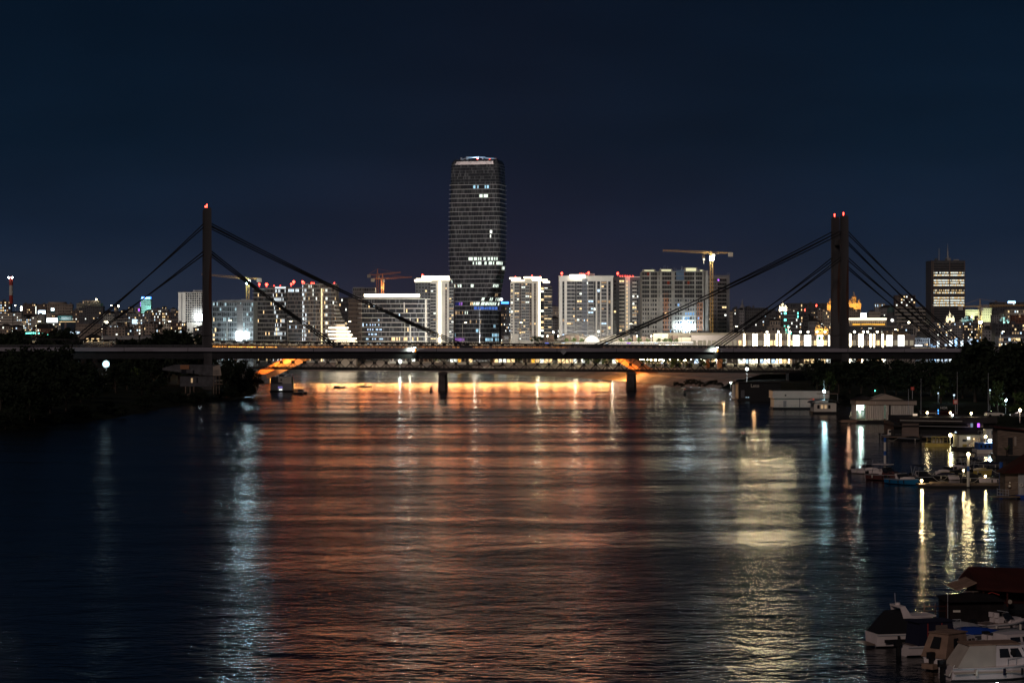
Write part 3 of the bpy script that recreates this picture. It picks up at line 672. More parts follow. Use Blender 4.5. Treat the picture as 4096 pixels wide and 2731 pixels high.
# ---- M9 and M10
def tower_pair():
    D = 1700; T, W, H = bldg("apartment_tower", "broad pale apartment slab with grey bays, a blazing sign on the roof and red beacons", 2237, 2452, 1104, D, 24, M["white"])
    wp, bp = Pool(T,"window"), Pool(T,"balcony"); F = Face(T,(0,0),0)
    facade(F, W, 10, H-4, 17, [('W',.55),('D',.4),('W',.45),('B',.75),('B',.7),('D',.35),('B',.95),('p',.55),('p',.55),('B',1.0),('D',.4),('W',.25),('D',.55),('W',.2),('B',1.0),('W',.25),('D',.5),('W',.4)], .10, wp, bp, kinds=("Ewarm","Edim","Ecool","Ewhite"), slab=M["white"])
    wp.done(); bp.done(); k = lambda px: (px-2237)/FPX*D; zz = lambda py: wz(py,D)-T.location.z
    MB().box(-.6,W+.6,-1.0,.5,H-.6,H+.2).build("cornice", M["white"], T)
    gsm = M["grey"]; MB().box(k(2328),k(2350),-.10,.2,8,H-2).build("grey_bay", mat("bay_grey",(.16,.17,.19),.7), T)
    for a, b in ((2279,2309),(2310,2339)): MB().box(k(a),k(b),-2.4,-1.6,zz(1111),zz(1099)).build("roof_sign", glow("blazing_sign_light",(1,.93,.78),9,True) if "blazing_sign_light" not in bpy.data.materials else bpy.data.materials["blazing_sign_light"], T)
    for px, py, r in ((2247,1096,1.1),(2354,1093,1.0)): beacon(T, k(px), -1, zz(py), r)
    MB().box(k(2318),k(2380),4,14,H,H+2).build("roof_house", M["grey"], T)
    for px in (2320,2328,2336,2345): beacon(T, k(px), 6, zz(1094), .35)
    T, W, H = bldg("apartment_tower", "dark grey tower with a dotted vertical line of light, behind the broad pale slab", 2453, 2566, 1108, 1720, 24, M["dgrey"]); D = 1720
    wp, bp = Pool(T,"window"), Pool(T,"balcony"); F = Face(T,(0,0),0)
    facade(F, W, 10, H-2, 17, [('w',.7),('W',.5),('B',1.1),('W',.35),('L',.35),('W',.9),('B',.9),('w',.4),('W',.6)], .14, wp, bp, rail=M["slab"]); wp.done(); bp.done()
    k = lambda px: (px-2453)/FPX*D; zz = lambda py: wz(py,D)-T.location.z
    MB().box(k(2500),k(2520),-.14,.1,4,H).build("white_stripe", M["white"], T)
    beacon(T, k(2471), 0, zz(1096), 1.1)
    for px in (2482,2492,2503,2512,2522,2534): beacon(T, k(px), 8, zz(1103), .35)
    MB().box(k(2478),k(2566),-.4,0,H-.2,H+.4).build("parapet", M["pale"], T); lamp('POINT',(k(2520),-2,H+1.5),900,(1,.05,.03),T,.3)
tower_pair()
# ---- M11 unfinished concrete tower
def unfinished():
    D = 1600; T, W, H = bldg("unfinished_tower", "unfinished bare concrete tower with open floors at the top and blue lit windows low down", 2568, 2829, 1086, D, 26, mat("raw_concrete",(.30,.285,.255),.9,.2,.25,.15), cat="building site")
    rc = bpy.data.materials["raw_concrete"]; F = Face(T,(0,0),0); wp = Pool(T,"window_opening"); nf = 20; fh = H/nf; bays = 26; k = lambda px: (px-2568)/FPX*D; zz = lambda py: wz(py,D)-T.location.z
    br = M["brick"]; bw = W/bays
    dimw = glow("site_blue_light",(.25,.55,1),.8); dimc = glow("site_cold_light",(.7,.88,1),1.6); dimr = glow("site_red_glow",(.8,.12,.06),.12)
    for i in range(2, nf):
        for j in range(bays):
            if j in (7,12,25) or (j in (24,) and i > 3): continue
            px = 2568+(j+.5)/bays*261; z = fh*i
            lowblue = max(0, 1-abs(px-2745)/75)*max(0, (13-i)/9)
            m = M["black"] if i > 13 else M[rnd.choice(("glass","dgrey","black"))]; l = 0
            if rnd.random() < lowblue*.85: m = dimc if i < 6 and rnd.random() < .6 else dimw; l = 1
            elif rnd.random() < .012: m, l = M["Ewarm"], 1
            elif i > 14 and rnd.random() < .05: m, l = dimr, 1
            wide = i > 13
            wp.add(F.pt((j+.5)*bw,.07,z+fh*.46), bw*(.94 if wide else rnd.choice((.5,.62,.7))), fh*(.74 if wide else .55), m, .12, 0, l)
    wp.done()
    for i in range(1, nf+1):
        mb = MB(); F.box(mb, -.3, W+.3, 0, .55 if i < 14 else 1.2, fh*i-.18, fh*i+.18); mb.build("floor_slab", rc, T)
    for px in (2600,2632,2645,2688,2734,2780,2818):
        mb = MB(); F.box(mb, k(px)-.45, k(px)+.45, 0, .9, 0, H); mb.build("concrete_pier", rc, T)
    for a, b, c, d in ((2788,2812,1210,1330),(2652,2676,1165,1330)):
        mb = MB(); F.box(mb, k(a), k(b), .03, .10, zz(d), zz(c)); mb.build("brick_infill", mat("infill_brick",(.36,.16,.08),.9,.2,.3,.4) if "infill_brick" not in bpy.data.materials else bpy.data.materials["infill_brick"], T)
    mb = MB(); F.box(mb, k(2704), k(2736), .8, 1.2, zz(1122), zz(1080)); mb.build("blue_screen_panel", mat("formwork_blue",(.10,.15,.22),.8), T)
    mb = MB(); F.box(mb, k(2811), k(2833), -4, .9, 0, zz(1082)); mb.build("lift_core", rc, T)
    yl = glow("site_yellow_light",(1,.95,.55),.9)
    for a, b, t in ((2572,2622,1078),(2640,2690,1076),(2738,2790,1070),(2795,2815,1078)):
        mb = MB(); F.box(mb, k(a), k(b), -12, -.2, H, zz(t)); mb.build("formwork_top", rc, T); mb = MB(); F.box(mb, k(a)+1, k(b)-1, -.2, -.05, H+.3, zz(t)-.4); mb.build("formwork_glow", yl, T)  # glowing panel laid over each formwork front
    for q in range(14):
        x = rnd.uniform(.02,.98)*W; MB().bar((x,1,H),(x,1,H+rnd.uniform(2,4.5)),.09).build("scaffold_post", M["metal"], T)
    for px in (2772,2787): MB().bar((k(px),3,H),(k(px),3,zz(1069)),.15).build("rail_post", M["red"], T)
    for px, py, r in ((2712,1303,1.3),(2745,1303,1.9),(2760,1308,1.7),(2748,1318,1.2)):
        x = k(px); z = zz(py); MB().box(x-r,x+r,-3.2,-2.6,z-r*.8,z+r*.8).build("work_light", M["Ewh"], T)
    lamp('POINT', (k(2748),-9,zz(1306)), 7000, (.55,.80,1), T, 1.0)
    T, W, H = bldg("apartment_tower", "slim netted tower with one white balcony stack, behind the yellow crane mast", 2829, 2918, 1101, 1680, 22, M["grey"]); D = 1680
    k = lambda px: (px-2829)/FPX*D; F = Face(T,(0,0),0); wp, bp = Pool(T,"window"), Pool(T,"balcony")
    MB().box(k(2869),k(2906),-.6,0,10,wz(1112,D)-T.location.z).build("white_bay", M["white"], T)
    facade(Face(T,(k(2869),-.6),0), k(2906)-k(2869), 10, wz(1114,D)-T.location.z, 17, [('B',1),('B',1)], .05, wp, bp, slab=M["white"])
    facade(F, k(2866), 10, H-2, 17, [('p',1),('w',.6),('p',1)], .02, wp, bp); wp.done(); bp.done()
    nm = MB(); 
    for i in range(20): z = 8+(H-8)*i/19; nm.bar((k(2906),-1.2,z),(k(2918),-1.2,z),.06)
    for px in (2850,2862,2909,2914,2918): nm.bar((k(px),-1.2,0),(k(px),-1.2,H+2),.06)
    nm.build("scaffold_lattice", M["metal"], T); mb = MB().box(k(2870.5),k(2876),-.78,-.62,wz(1125,D)-T.location.z,wz(1117,D)-T.location.z); mb.build("lit_window", M["Eviolet"], T)
unfinished()
# ---- M6 tower with the glowing vertical band
def tower_band():
    D = 1700; T, W, H = bldg("apartment_tower", "tower with glowing roof lines and a broad glowing vertical band, beside the skyscraper", 1722, 1796, 1124, D, 26, M["pale"])
    wp, bp = Pool(T,"window"), Pool(T,"balcony"); F = Face(T,(0,0),0); k = lambda px: (px-1722)/FPX*D; zz = lambda py: wz(py,D)-T.location.z
    facade(F, k(1744), 8, H-2, 20, [('B',1),], .22, wp, bp); facade(Face(T,(k(1744),0),0), k(1796)-k(1744), 8, H-2, 20, [('W',1.5),('W',.5),('W',.6),('N',.45),('W',.6)], .05, wp, bp)
    mb = MB().box(k(1661),0,2,28,-8,zz(1130)); mb.build("dark_wing", M["dgrey"], T); facade(Face(T,(k(1661),2),0), -k(1661), 8, zz(1130), 19, [('p',1),('w',.5),('p',1)], .12, wp, bp)
    mb = MB().box(W,k(1814),4,28,-8,zz(1135)); mb.build("rear_wing", M["brown"], T); facade(Face(T,(W,4),0), k(1814)-W, 8, zz(1137), 19, [('B',1)], .35, wp, bp)
    wp.done(); bp.done()
    for a, b, py, th in ((1658,1726,1122,.6),(1665,1800,1117,.6),(1688,1797,1108,.75)):
        MB().box(k(a),k(b),-1.4,14,zz(py)-1.6,zz(py)-.5).build("roof_slab", M["slab"], T); ledstrip(T, F, k(a), k(b), zz(py), 1.9, th)
    MB().box(k(1690),k(1790),0,16,zz(1122),zz(1110)).build("roof_house", M["pale"], T)
    vled(T, F, k(1759), 2, zz(1121), 1.7); beacon(T, k(1690), 0, zz(1102), .8); beacon(T, k(1786), 1, zz(1119), .35)
tower_band()
# ---- M5 low office block with the glowing roof
def office():
    D = 1600; T, W, H = bldg("office_block", "low banded office block of dark glass with a glowing roof edge", 1448, 1702, 1196, D, 30, M["glass3"], cat="office building")
    F = Face(T,(0,0),0); k = lambda px: (px-1448)/FPX*D; zz = lambda py: wz(py,D)-T.location.z; nf = 13; wp = Pool(T,"window")
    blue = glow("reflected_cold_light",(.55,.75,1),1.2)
    fh = H/nf
    for i in range(1, nf):
        for j in range(52):
            px = 1450+j*4.85; m, l = M[rnd.choice(("glass","glass","glass3","black","dgrey"))], 0
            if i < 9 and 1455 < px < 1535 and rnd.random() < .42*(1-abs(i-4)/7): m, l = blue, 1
            elif rnd.random() < .022: m, l = M[rnd.choice(("Ewarm","Ewarm","Ewhite","Ecool"))], 1
            elif i == 4 and 1565 < px < 1640 and rnd.random() < .6: m, l = M["Ewarm"], 1
            w_ = k(1448+4.85)*.9; wp.add(F.pt(k(px)+w_/2,.07,fh*(i+.5)), w_, fh*(.72 if not l or m is not blue else .35), m, .12, 0, l)
    wp.done(); slabs(F, W, fh, H, nf-1, M["slab"], 1.1, .40, 1.5, 2.0)
    for px, a, b in ((1615,1250,1210),(1639,1370,1270),(1700,1365,1200)): mb = MB(); F.box(mb, k(px), k(px)+.8, .2, 1.25, zz(a), zz(b)); mb.build("white_pillar", M["slab"], T)
    MB().box(k(1457),k(1680),2,22,H,zz(1184)).build("penthouse", M["grey"], T)
    ledstrip(T, Face(T,(0,2),0), k(1456), k(1509), zz(1181), 1.5, .9); ledstrip(T, Face(T,(0,2),0), k(1510), k(1679), zz(1181), 1.5, .9)
    roofbits(T, W*.8, 20, zz(1184), 5)
office()
# ---- M2 M3 the two banded apartment towers
def banded():
    D = 1550; T, W, H = bldg("apartment_tower", "dark banded tower with red beacons, between the scaffolded block and the warmer tower", 1014, 1145, 1155, D, 26, M["dgrey"])
    F = Face(T,(0,0),0); k = lambda px: (px-1014)/FPX*D; zz = lambda py: wz(py,D)-T.location.z; wp, bp = Pool(T,"window"), Pool(T,"balcony"); nf = 17; fh = H/nf
    bl = glow("bright_pane_glow",(.85,.95,1),1.5)
    for i in range(nf):
        for j in range(30):
            px = 1016+j*4.3; m, l = M[rnd.choice(("glass","glass3","dgrey","glass2"))], 0
            if px > 1090 and rnd.random() < .30: m, l = bl, 1  # bright reflections on this side, put into glowing panes
            elif rnd.random() < .03: m, l = M["Ewarm"], 1
            w_ = k(1014+4.3)*(.42 if m is bl else .8); wp.add(F.pt(k(px),.07,fh*(i+.5)), w_, fh*.7, m, .12, 0, l)
    wp.done(); slabs(F, W, 0, H, nf, M["slab"], .9, .30, .4, .8)
    MB().box(k(1075),k(1146),1,20,H,zz(1145)).build("upper_storey", M["dgrey"], T)
    for j in range(14): MB().box(k(1100+j*3.1),k(1100+j*3.1)+.35,.8,1.0,H+.2,zz(1147)).build("lit_window", bl, T)
    for px, py, r in ((1036,1139,.9),(1065,1141,1.3),(1095,1143,.35),(1120,1143,.35)): beacon(T, k(px), 2, zz(py), r)
    D = 1540; T, W, H = bldg("apartment_tower", "warm lit banded apartment tower whose lower end steps down in glowing terraces", 1209, 1343, 1137, D, 28, M["brown"])
    F = Face(T,(0,0),0); k = lambda px: (px-1209)/FPX*D; zz = lambda py: wz(py,D)-T.location.z; wp = Pool(T,"window"); nf = 19; fh = H/nf
    for i in range(nf):
        for j in range(32):
            px = 1211+j*4.2; m, l = M[rnd.choice(("glass","brown","glass2","tan","dgrey"))], 0
            if px < 1226 and rnd.random() < .55: m, l = bl, 1
            elif 1302 < px < 1309 and i % 2: m, l = M["Ewhite"], 1
            elif rnd.random() < .05: m, l = M[rnd.choice(("Ewarm","Edim","Ewhite"))], 1
            w_ = k(1209+4.2)*rnd.choice((.4,.5,.85)); wp.add(F.pt(k(px),.07,fh*(i+.5)), w_, fh*.68, m, .12, 0, l)
    MB().box(k(1146),0,3,26,-8,zz(1148)).build("dark_wing", M["dgrey"], T)
    F2 = Face(T,(k(1146),3),0)
    for i in range(nf-1):
        for j in range(13):
            m, l = M[rnd.choice(("glass","glass3","brown","black"))], 0
            if i == nf-2 and rnd.random() < .6: m, l = bl, 1
            elif rnd.random() < .035: m, l = M[rnd.choice(("Ewarm","Ecool"))], 1
            wp.add(F2.pt(-k(1146)/13*(j+.5),.07,fh*(i+.5)), -k(1146)/13*.6, fh*.7, m, .12, 0, l)
    wp.done(); slabs(F, W, 0, H, nf, M["slab"], 1.2, .36, .3, .7); slabs(F2, -k(1146), 0, fh*(nf-1), nf-1, M["slab"], .5, .18, .2)
    mb = MB(); F.box(mb, k(1284.5), k(1289.5), .3, .9, 0, zz(1155)); mb.build("led_strip", glow("golden_led",(1,.80,.42),1.6,True), T)
    for a, b in ((1228,1233),(1254,1262),(1316,1324)): mb = MB(); F.box(mb, k(a), k(b), .1, 1.0, 0, H-3); mb.build("dark_panel", M["dgrey"], T)
    # stepped terraces with glowing edges
    for i, (xr, py, g_) in enumerate(((1346,1208,0),(1347,1222,0),(1352,1238,0),(1358,1254,0),(1364,1268,0),(1372,1282,0),(1378,1296,0),(1388,1311,1),(1396,1325,1),(1404,1339,1),(1420,1353,1),(1423,1367,1))):
        MB().box(W+.3*i/12,k(xr),4+i*.02,20,-4,zz(py)-.3).build("terrace_block", M["tan"], T)
        mb = MB(); F.box(mb, W-(5 if g_ else 1), k(xr)+.8, -4, 1.4-(i%2)*.1, zz(py)-.35, zz(py)+.35); mb.build("terrace_edge", M["Eled"] if g_ else M["slab"], T)
    for px, py, r in ((1163,1138,.9),(1173,1130,1.2),(1209,1129,1.0),(1215,1130,.4)): beacon(T, k(px), 3, zz(py), r)
    for px in (1241,1245,1252,1281,1296,1334): beacon(T, k(px), 8, zz(1131), .35)
    roofbits(T, W, 22, H, 5, M["brown"])
banded()
# ---- M1 scaffolded glass block with the flood of white light
def scaffolded():
    D = 1480; T, W, H = bldg("scaffolded_block", "scaffolded half finished office block in cold white floodlight, beside the pylon", 850, 1013, 1206, D, 26, mat("cold_concrete",(.25,.27,.27),.9,.2,.2,.2), cat="building site")
    F = Face(T,(0,0),0); k = lambda px: (px-850)/FPX*D; zz = lambda py: wz(py,D)-T.location.z; wp = Pool(T,"window_opening"); nf = 12; fh = H/nf; cl = glow("cold_site_light",(.65,.92,1),.7)
    for i in range(nf):
        for j in range(24):
            px = 853+j*6.7
            if 948 < px < 973 and i < 10: continue
            m, l = M[rnd.choice(("glass","dgrey","glass3","black"))], 0
            if rnd.random() < (.16 if px > 880 else .06): m, l = cl, 1
            elif px < 865 and rnd.random() < .2: m, l = M["Ewarm"], 1
            wp.add(F.pt(k(px)+.4,.07,fh*(i+.5)), rnd.choice((.5,.75,.9))*k(856.7), fh*rnd.choice((.5,.68,.72)), m, .12, 0, l)
    wp.done(); slabs(F, W, 0, H, nf, M["grey"], .5, .22, .2)
    mb = MB(); F.box(mb, k(948), k(972), 0, .8, -4, zz(1215)); mb.build("lift_core", M["concrete"], T)
    mb = MB(); F.box(mb, k(890), k(1012), -2, .9, zz(1211), zz(1200)); mb.build("roof_frame", M["concrete"], T)
    sc = MB()
    for j in range(16): x = k(886)+j*(k(1012)-k(886))/15; sc.bar((x,-2.0,0),(x,-2.0,H-1),.05)
    for i in range(22): z = 1+i*(H-2)/21; sc.bar((k(886),-2.0,z),(k(1012),-2.0,z),.045)
    sc.build("scaffold_lattice", M["metal"], T)
    for a, b, c, d, m in ((948,971,1365,1325,"Ewh"),(976,1000,1353,1330,"Ewh")): MB().box(k(a),k(b),-4.2,-3.6,zz(c),zz(d)).build("floodlight", glow("site_floodlight",(.80,.95,1),14,True) if "site_floodlight" not in bpy.data.materials else bpy.data.materials["site_floodlight"], T)
    lamp('POINT', (k(965),-22,zz(1335)), 16000, (.72,.93,1), T, 2)
    roofbits(T, W, 20, H, 5, M["metal"])
scaffolded()
# ---- M4 blocks behind, M-background
def rear():
    T, W, H = bldg("scaffolded_tower", "far tower wrapped in pale scaffolding below the orange cranes", 1412, 1500, 1150, 1950, 20, M["grey"], cat="building site"); F = Face(T,(0,0),0); wp = Pool(T,"window_opening",60)
    for i in range(14):
        for j in range(13): wp.add(F.pt((j+.5)*W/13,.07,(i+.5)*H/14), W/13*.7, H/14*.6, M[rnd.choice(("glass","dgrey","black"))], .12, 0, 0)
    wp.done(); sc = MB()
    for j in range(9): sc.bar((j*W*.5/8,-1.5,0),(j*W*.5/8,-1.5,H),.07)
    for i in range(20): sc.bar((0,-1.5,H*i/19),(W*.5,-1.5,H*i/19),.06)
    sc.build("scaffold_lattice", M["slab"], T)
    T, W, H = bldg("apartment_block", "dim checkered apartment block wedged between the stepped tower and the glowing roofed offices", 1394, 1447, 1196, 1660, 22, M["tan"], cat="apartment block"); F = Face(T,(0,0),0); wp = Pool(T,"window")
    for i in range(14):
        for j in range(10): 
            l = rnd.random() < .03; wp.add(F.pt((j+.5+(.3 if i%2 else 0))*W/11,.07,(i+.5)*H/14), W/11*.55, H/14*.6, M["Edim"] if l else M[rnd.choice(("dgrey","glass2","brown"))], .12, 0, 1 if l else 0)
    wp.done()
rear()
# ---- added masts whose spots brighten the facades, their heads hidden behind the railway deck
def fill_mast(px, Y, e, tx, ty, tz, col=(1,.90,.76), spot=95):
    x = wx(px,Y); t = thing("facade_fill_mast", "added light mast that brightens the tower fronts from the promenade", "floodlight mast", (x,Y,6.0), 0, "added light masts along the promenade")
    MB().bar((0,0,0),(0,0,8.2),.18,n=8,w2=.12).build("pole", mat_pole, t)
    MB().box(-.9,.9,-.25,.25,8.2,8.7).build("lamp_head", M["metal"], t)
    MB().box(-.8,.8,.26,.34,8.25,8.65).build("lens", M["Estreet"], t)
    lamp('SPOT', (0,1.0,8.5), e, col, t, 1.2, (wx(tx,ty)-x, ty-Y, tz-6), spot)
FM = [(1080,1430,1.9e5,1080,1550,45,(.80,.90,1)),(1270,1430,4.2e5,1275,1540,45,(1,.84,.62)),(1560,1450,2.0e5,1570,1600,35,(.95,.97,1)),(1750,1500,8.0e5,1750,1700,55,(1,.87,.68)),(1900,1500,3.2e5,1900,1800,60,(.88,.94,1)),(1930,1540,3.2e5,1910,1830,140,(.88,.94,1)),(2100,1480,9.0e5,2110,1750,55,(1,.86,.66)),(2290,1450,8.5e5,2300,1700,50,(1,.96,.88)),(2400,1450,8.5e5,2400,1700,60,(.96,.98,1)),(2510,1470,5.0e5,2505,1720,50,(1,.93,.85)),(2640,1400,6.5e5,2650,1600,50,(1,.90,.72)),(2770,1400,5.0e5,2760,1600,50,(1,.90,.74)),(2890,1450,5.0e5,2885,1680,50,(.95,1,1))]
for a in FM: fill_mast(a[0],a[1],a[2]*(.85 if a[0] in (1900,1930) else .155),*a[3:])
# ================================================================ shopping mall behind the motorway
def mall():
    D = 1400.0; zb = 5.5; T = thing("shopping_mall", "long low shopping mall with white tent roofs, grey walls and blazing upright light strips", "shopping mall", (wx(2765,D),D,zb))
    k = lambda px: wx(px,D)-T.location.x; zz = lambda py: wz(py,D)-zb
    wallm = mat("mall_cladding", (.30,.27,.26), .7, .3, .08, .05, streak=(1,1,.2)); F = Face(T,(0,0),0)
    MB().box(k(2765),k(3660),0,70,-2,zz(1340)).build("grey_wall", wallm, T)
    MB().box(k(2640),k(3170),14,80,-2,zz(1331)).build("white_wall", M["cream"], T)
    for a, b in ((2700,2705),(2815,2856),(2670,2692),(2780,2800)): MB().box(k(a),k(b),24,36,zz(1331),zz(1322)).build("rooftop_unit", M["dgrey"], T)
    wp = Pool(T,"window"); x = 2768
    while x < 3640:
        w_ = rnd.choice((14,17,20)); m = glow("veiled_shop_light",(1,.86,.62),.30) if "veiled_shop_light" not in bpy.data.materials else bpy.data.materials["veiled_shop_light"]
        if x > 2935 and rnd.random() < .55: m = M["Edim"] if rnd.random() < .4 else M["Ewarm"]
        wp.add((k(x+w_/2),-.07,zz(1371)), k(x+w_)-k(x+2), zz(1361)-zz(1381), m, .14, 0, 1); x += w_+rnd.choice((1,2,5))
    for i in range(48):
        px = 2500+i*22; m = M[rnd.choice(("Ewarm","Ewhite","Edim","Ecool","glass2"))]
        wp.add((k(px),-.07 if px > 2765 else -1.07,zz(1446)), k(18+2765), zz(1436)-zz(1456), m, .14, 0, 1)
    wp.done()
    MB().box(k(2480),k(2765),-1,20,-2,zz(1432)).build("lower_wall", wallm, T)
    for px in (2976,3013,3026,3060,3074,3107,3121,3155,3354,3400,3436,3448,3482,3495,3530):
        MB().box(k(px)-.85,k(px)+.85,-.9,-.3,zz(1453),zz(1334)).build("strip_backplate", M["dgrey"], T); MB().box(k(px)-.5,k(px)+.5,-1.0,-.9,zz(1452),zz(1335)).build("light_strip", bpy.data.materials.get("upright_strip_light") or glow("upright_strip_light",(1,.84,.55),STRIP,True), T)
    for i_, px in enumerate((2950,2976,2995,3020,3045,3067,3090,3114,3135,3155,3175)): lamp('SPOT', (k(px),-3,(21.9 if i_ % 2 else 14.7)-zb), STRIPW, (1,.83,.50), T, 2.2, (k(px)*.6+k(2600)*.4,-600,-6), 150, .5)  # unseen spots added so the strips' light reaches the water
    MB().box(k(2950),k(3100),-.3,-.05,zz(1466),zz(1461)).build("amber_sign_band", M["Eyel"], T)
    # the tent roofs and the glazed entrance arch
    tent = mat("tent_membrane", (.80,.76,.68), .7); tl = glow("tent_inner_light",(1,.93,.80),1.0)
    for a, b, top, y in ((2222,2372,1333,14),(2390,2560,1338,16),(2536,2665,1344,22),(2600,2780,1340,40)):
        rs = []
        for j in range(13):
            t = j/12; px = a+(b-a)*t; h_ = zz(top)-zz(1362); z0 = zz(1362); zc = z0+h_*math.sin(math.pi*t)**.7
            rs.append([(k(px),y-8,z0),(k(px),y-6,z0+(zc-z0)*.6),(k(px),y+3,zc),(k(px),y+16,z0+(zc-z0)*.5)])
        mb = MB(); mb.loft(rs, cap=False, closed=False); mb.build("tent_roof", tent, T)
        for j in range(1,6):
            px = a+(b-a)*j/6; t = j/6; h_ = (zz(top)-zz(1362))*math.sin(math.pi*t)**.7
            MB().bar((k(px),y-8.1,zz(1362)),(k(px)+.4,y-5.9,zz(1362)+h_*.6),.10).bar((k(px)+.4,y-5.9,zz(1362)+h_*.6),(k(px),y+3,zz(1362)+h_+.12),.10).build("tent_rib", M["metal"], T)
    rs = []; gr = []
    for j in range(17):
        t = j/16; an = math.pi*t; px = 2367-34*math.cos(an); z = zz(1379)+(zz(1342)-zz(1379))*math.sin(an)
        px2 = 2367-26*math.cos(an); z2 = zz(1379)+(zz(1350)-zz(1379))*math.sin(an)
        rs.append([(k(px),-3,z),(k(px),12,z),(k(px2),12,z2),(k(px2),-3,z2)]); gr.append((k(px2),-1.5,z2))
    mb = MB(); mb.loft(rs); mb.build("entrance_arch", M["metal"], T)
    MB().add(gr,[tuple(range(len(gr)))]).build("entrance_glass", glow("entrance_light",(1,.97,.86),1.5,True), T)
    mb = MB()
    for j in range(1,8): px = 2341+j*6.5; mb.bar((k(px),-1.7,zz(1379)),(k(px),-1.7,zz(1379)+(zz(1350)-zz(1379))*math.sqrt(max(0,1-((px-2367)/26)**2))),.09)
    mb.build("entrance_mullion", M["metal"], T)
    MB().box(k(2140),k(2770),-6,60,zz(1378),zz(1370)).build("terrace_slab", M["dgrey"], T)
    MB().box(k(2140),k(2770),-5.8,-5.6,zz(1370),zz(1367)).build("terrace_railing_grating", M["metal"], T)
    for a in (2180,2245,2300,2420,2505,2560,2615): MB().box(k(a),k(a+14),-6.25,-6.05,zz(1373),zz(1371)).build("terrace_light", M["Eviolet"] if a % 3 == 0 else glow("terrace_blue_light",(.2,.25,1),1.4) if a < 2200 else M["Ecool"], T)
    MB().box(k(2213),k(2285),-6.3,-6.0,zz(1376.5),zz(1374.5)).build("terrace_light", M["Ewarm"], T)
    for a, b, t, m in ((2176,2216,1340,"brown"),(2262,2282,1342,"brown"),(2300,2316,1341,"brown"),(2500,2520,1344,"dgrey"),(2532,2545,1343,"brown"),(2565,2583,1346,"brown"),(2613,2672,1334,"cream"),(2690,2712,1342,"brown")):
        MB().box(k(a),k(b),-1,7,zz(1370),zz(t)).build("terrace_pavilion", M[m], T)
    MB().box(k(2200),k(2620),9,10,zz(1370),zz(1358)).build("back_wall", M["cream"], T)
    MB().box(k(2700),k(2764),-.5,0,zz(1368),zz(1350)).build("back_wall", M["cream"], T)
    lamp('AREA', (k(2350),-10,zz(1366)), 16000, (1,.88,.70), T, target=(k(2350),14,zz(1340))).data.size = 30
    lamp('AREA', (k(2520),-10,zz(1366)), 16000, (1,.88,.70), T, target=(k(2520),14,zz(1340))).data.size = 30
    lamp('AREA', (k(2720),-18,zz(1380)), 22000, (1,.90,.74), T, target=(k(2740),20,zz(1345))).data.size = 30
STRIP = 14.0
STRIPW = 16000.0
mall()

for px, l in ((2190,"beside the square brown pavilion"),(2233,"at the edge of the first tent roof"),(2548,"between two brown terrace pavilions"),(2605,"beside the cream pavilion"),(2655,"before the cream pavilion")):
    t = thing("terrace_lamp", "small bright terrace lamp on the mall "+l, "lamp", (wx(px,1394),1394,wz(1370,1394)), 0, "lamps on the mall terrace")
    h = wz(1346,1394)-wz(1370,1394); MB().bar((0,0,0),(0,0,h),.07,n=6).build("pole", mat_pole, t); MB().ball((0,0,h+.3),.38).build("globe", M["Estreet"], t)

# lit billboards and direction signs in front of the mall
for px0, px1, l in ((3171,3199,"first in the line past the upright strips"),(3216,3245,"second in the line, beside the meshed frame"),(3267,3294,"half hidden by the green road sign"),(3312,3320,"narrow, cut by the tall pylon"),(3545,3572,"under the street lamp past the pylon"),(3591,3618,"scalloped at the edges among dark shrubs")):
    D = 1330; x = wx(px0,D); w_ = wx(px1,D)-x; zb = 6; z0, z1 = wz(1384,D)-zb, wz(1340,D)-zb
    t = thing("lit_billboard", "glaring white lit billboard, "+l, "billboard", (x+w_/2,D,zb), 0, "white billboards before the mall")
    MB().box(-w_/2,w_/2,0,.5,z0-.15,z1+.15).build("frame", M["dgrey"], t); MB().box(-w_/2+.12,w_/2-.12,-.12,-.02,z0,z1).build("panel", bpy.data.materials.get("billboard_light") or glow("billboard_light",(1,1,.94),2.5,True), t)
    for s_ in (-1,1): MB().bar((s_*w_*.3,.25,0),(s_*w_*.3,.25,z0),.15).build("post", M["metal"], t)
for px, w_, m, l, c in ((3278,10,"green","small green road sign in front of a white billboard","green"),(3294,8,"yellow","small yellow road sign beside the green one","yellow")):
    D = 1300; mm = mat("sign_"+m, (.01,.30,.14) if c == "green" else (.75,.50,.02), .5); b = mm.node_tree.nodes["Principled BSDF"]
    t = thing("road_sign", l, "road sign", (wx(px,D),D,16)); MB().box(-w_*.072,w_*.072,0,.1,wz(1359,D)-16,wz(1346,D)-16).build("panel", mm, t); MB().bar((0,.16,0),(0,.16,wz(1346,D)-16),.06).build("post", mat_pole, t)
    lamp('POINT', (0,-2,wz(1350,D)-16), 60, (1,1,.9), t, .2)
t = thing("meshed_frame", "pale meshed frame between two white billboards", "hoarding", (wx(3256,1335),1335,6)); mb = MB()
for i in range(5): mb.bar((-2+i,0,4),(-2+i,0,wz(1336,1335)-6),.06)
for i in range(8): mb.bar((-2,0,5+2*i),(2,0,5+2*i),.06)
mb.build("frame_lattice", M["cream"], t)

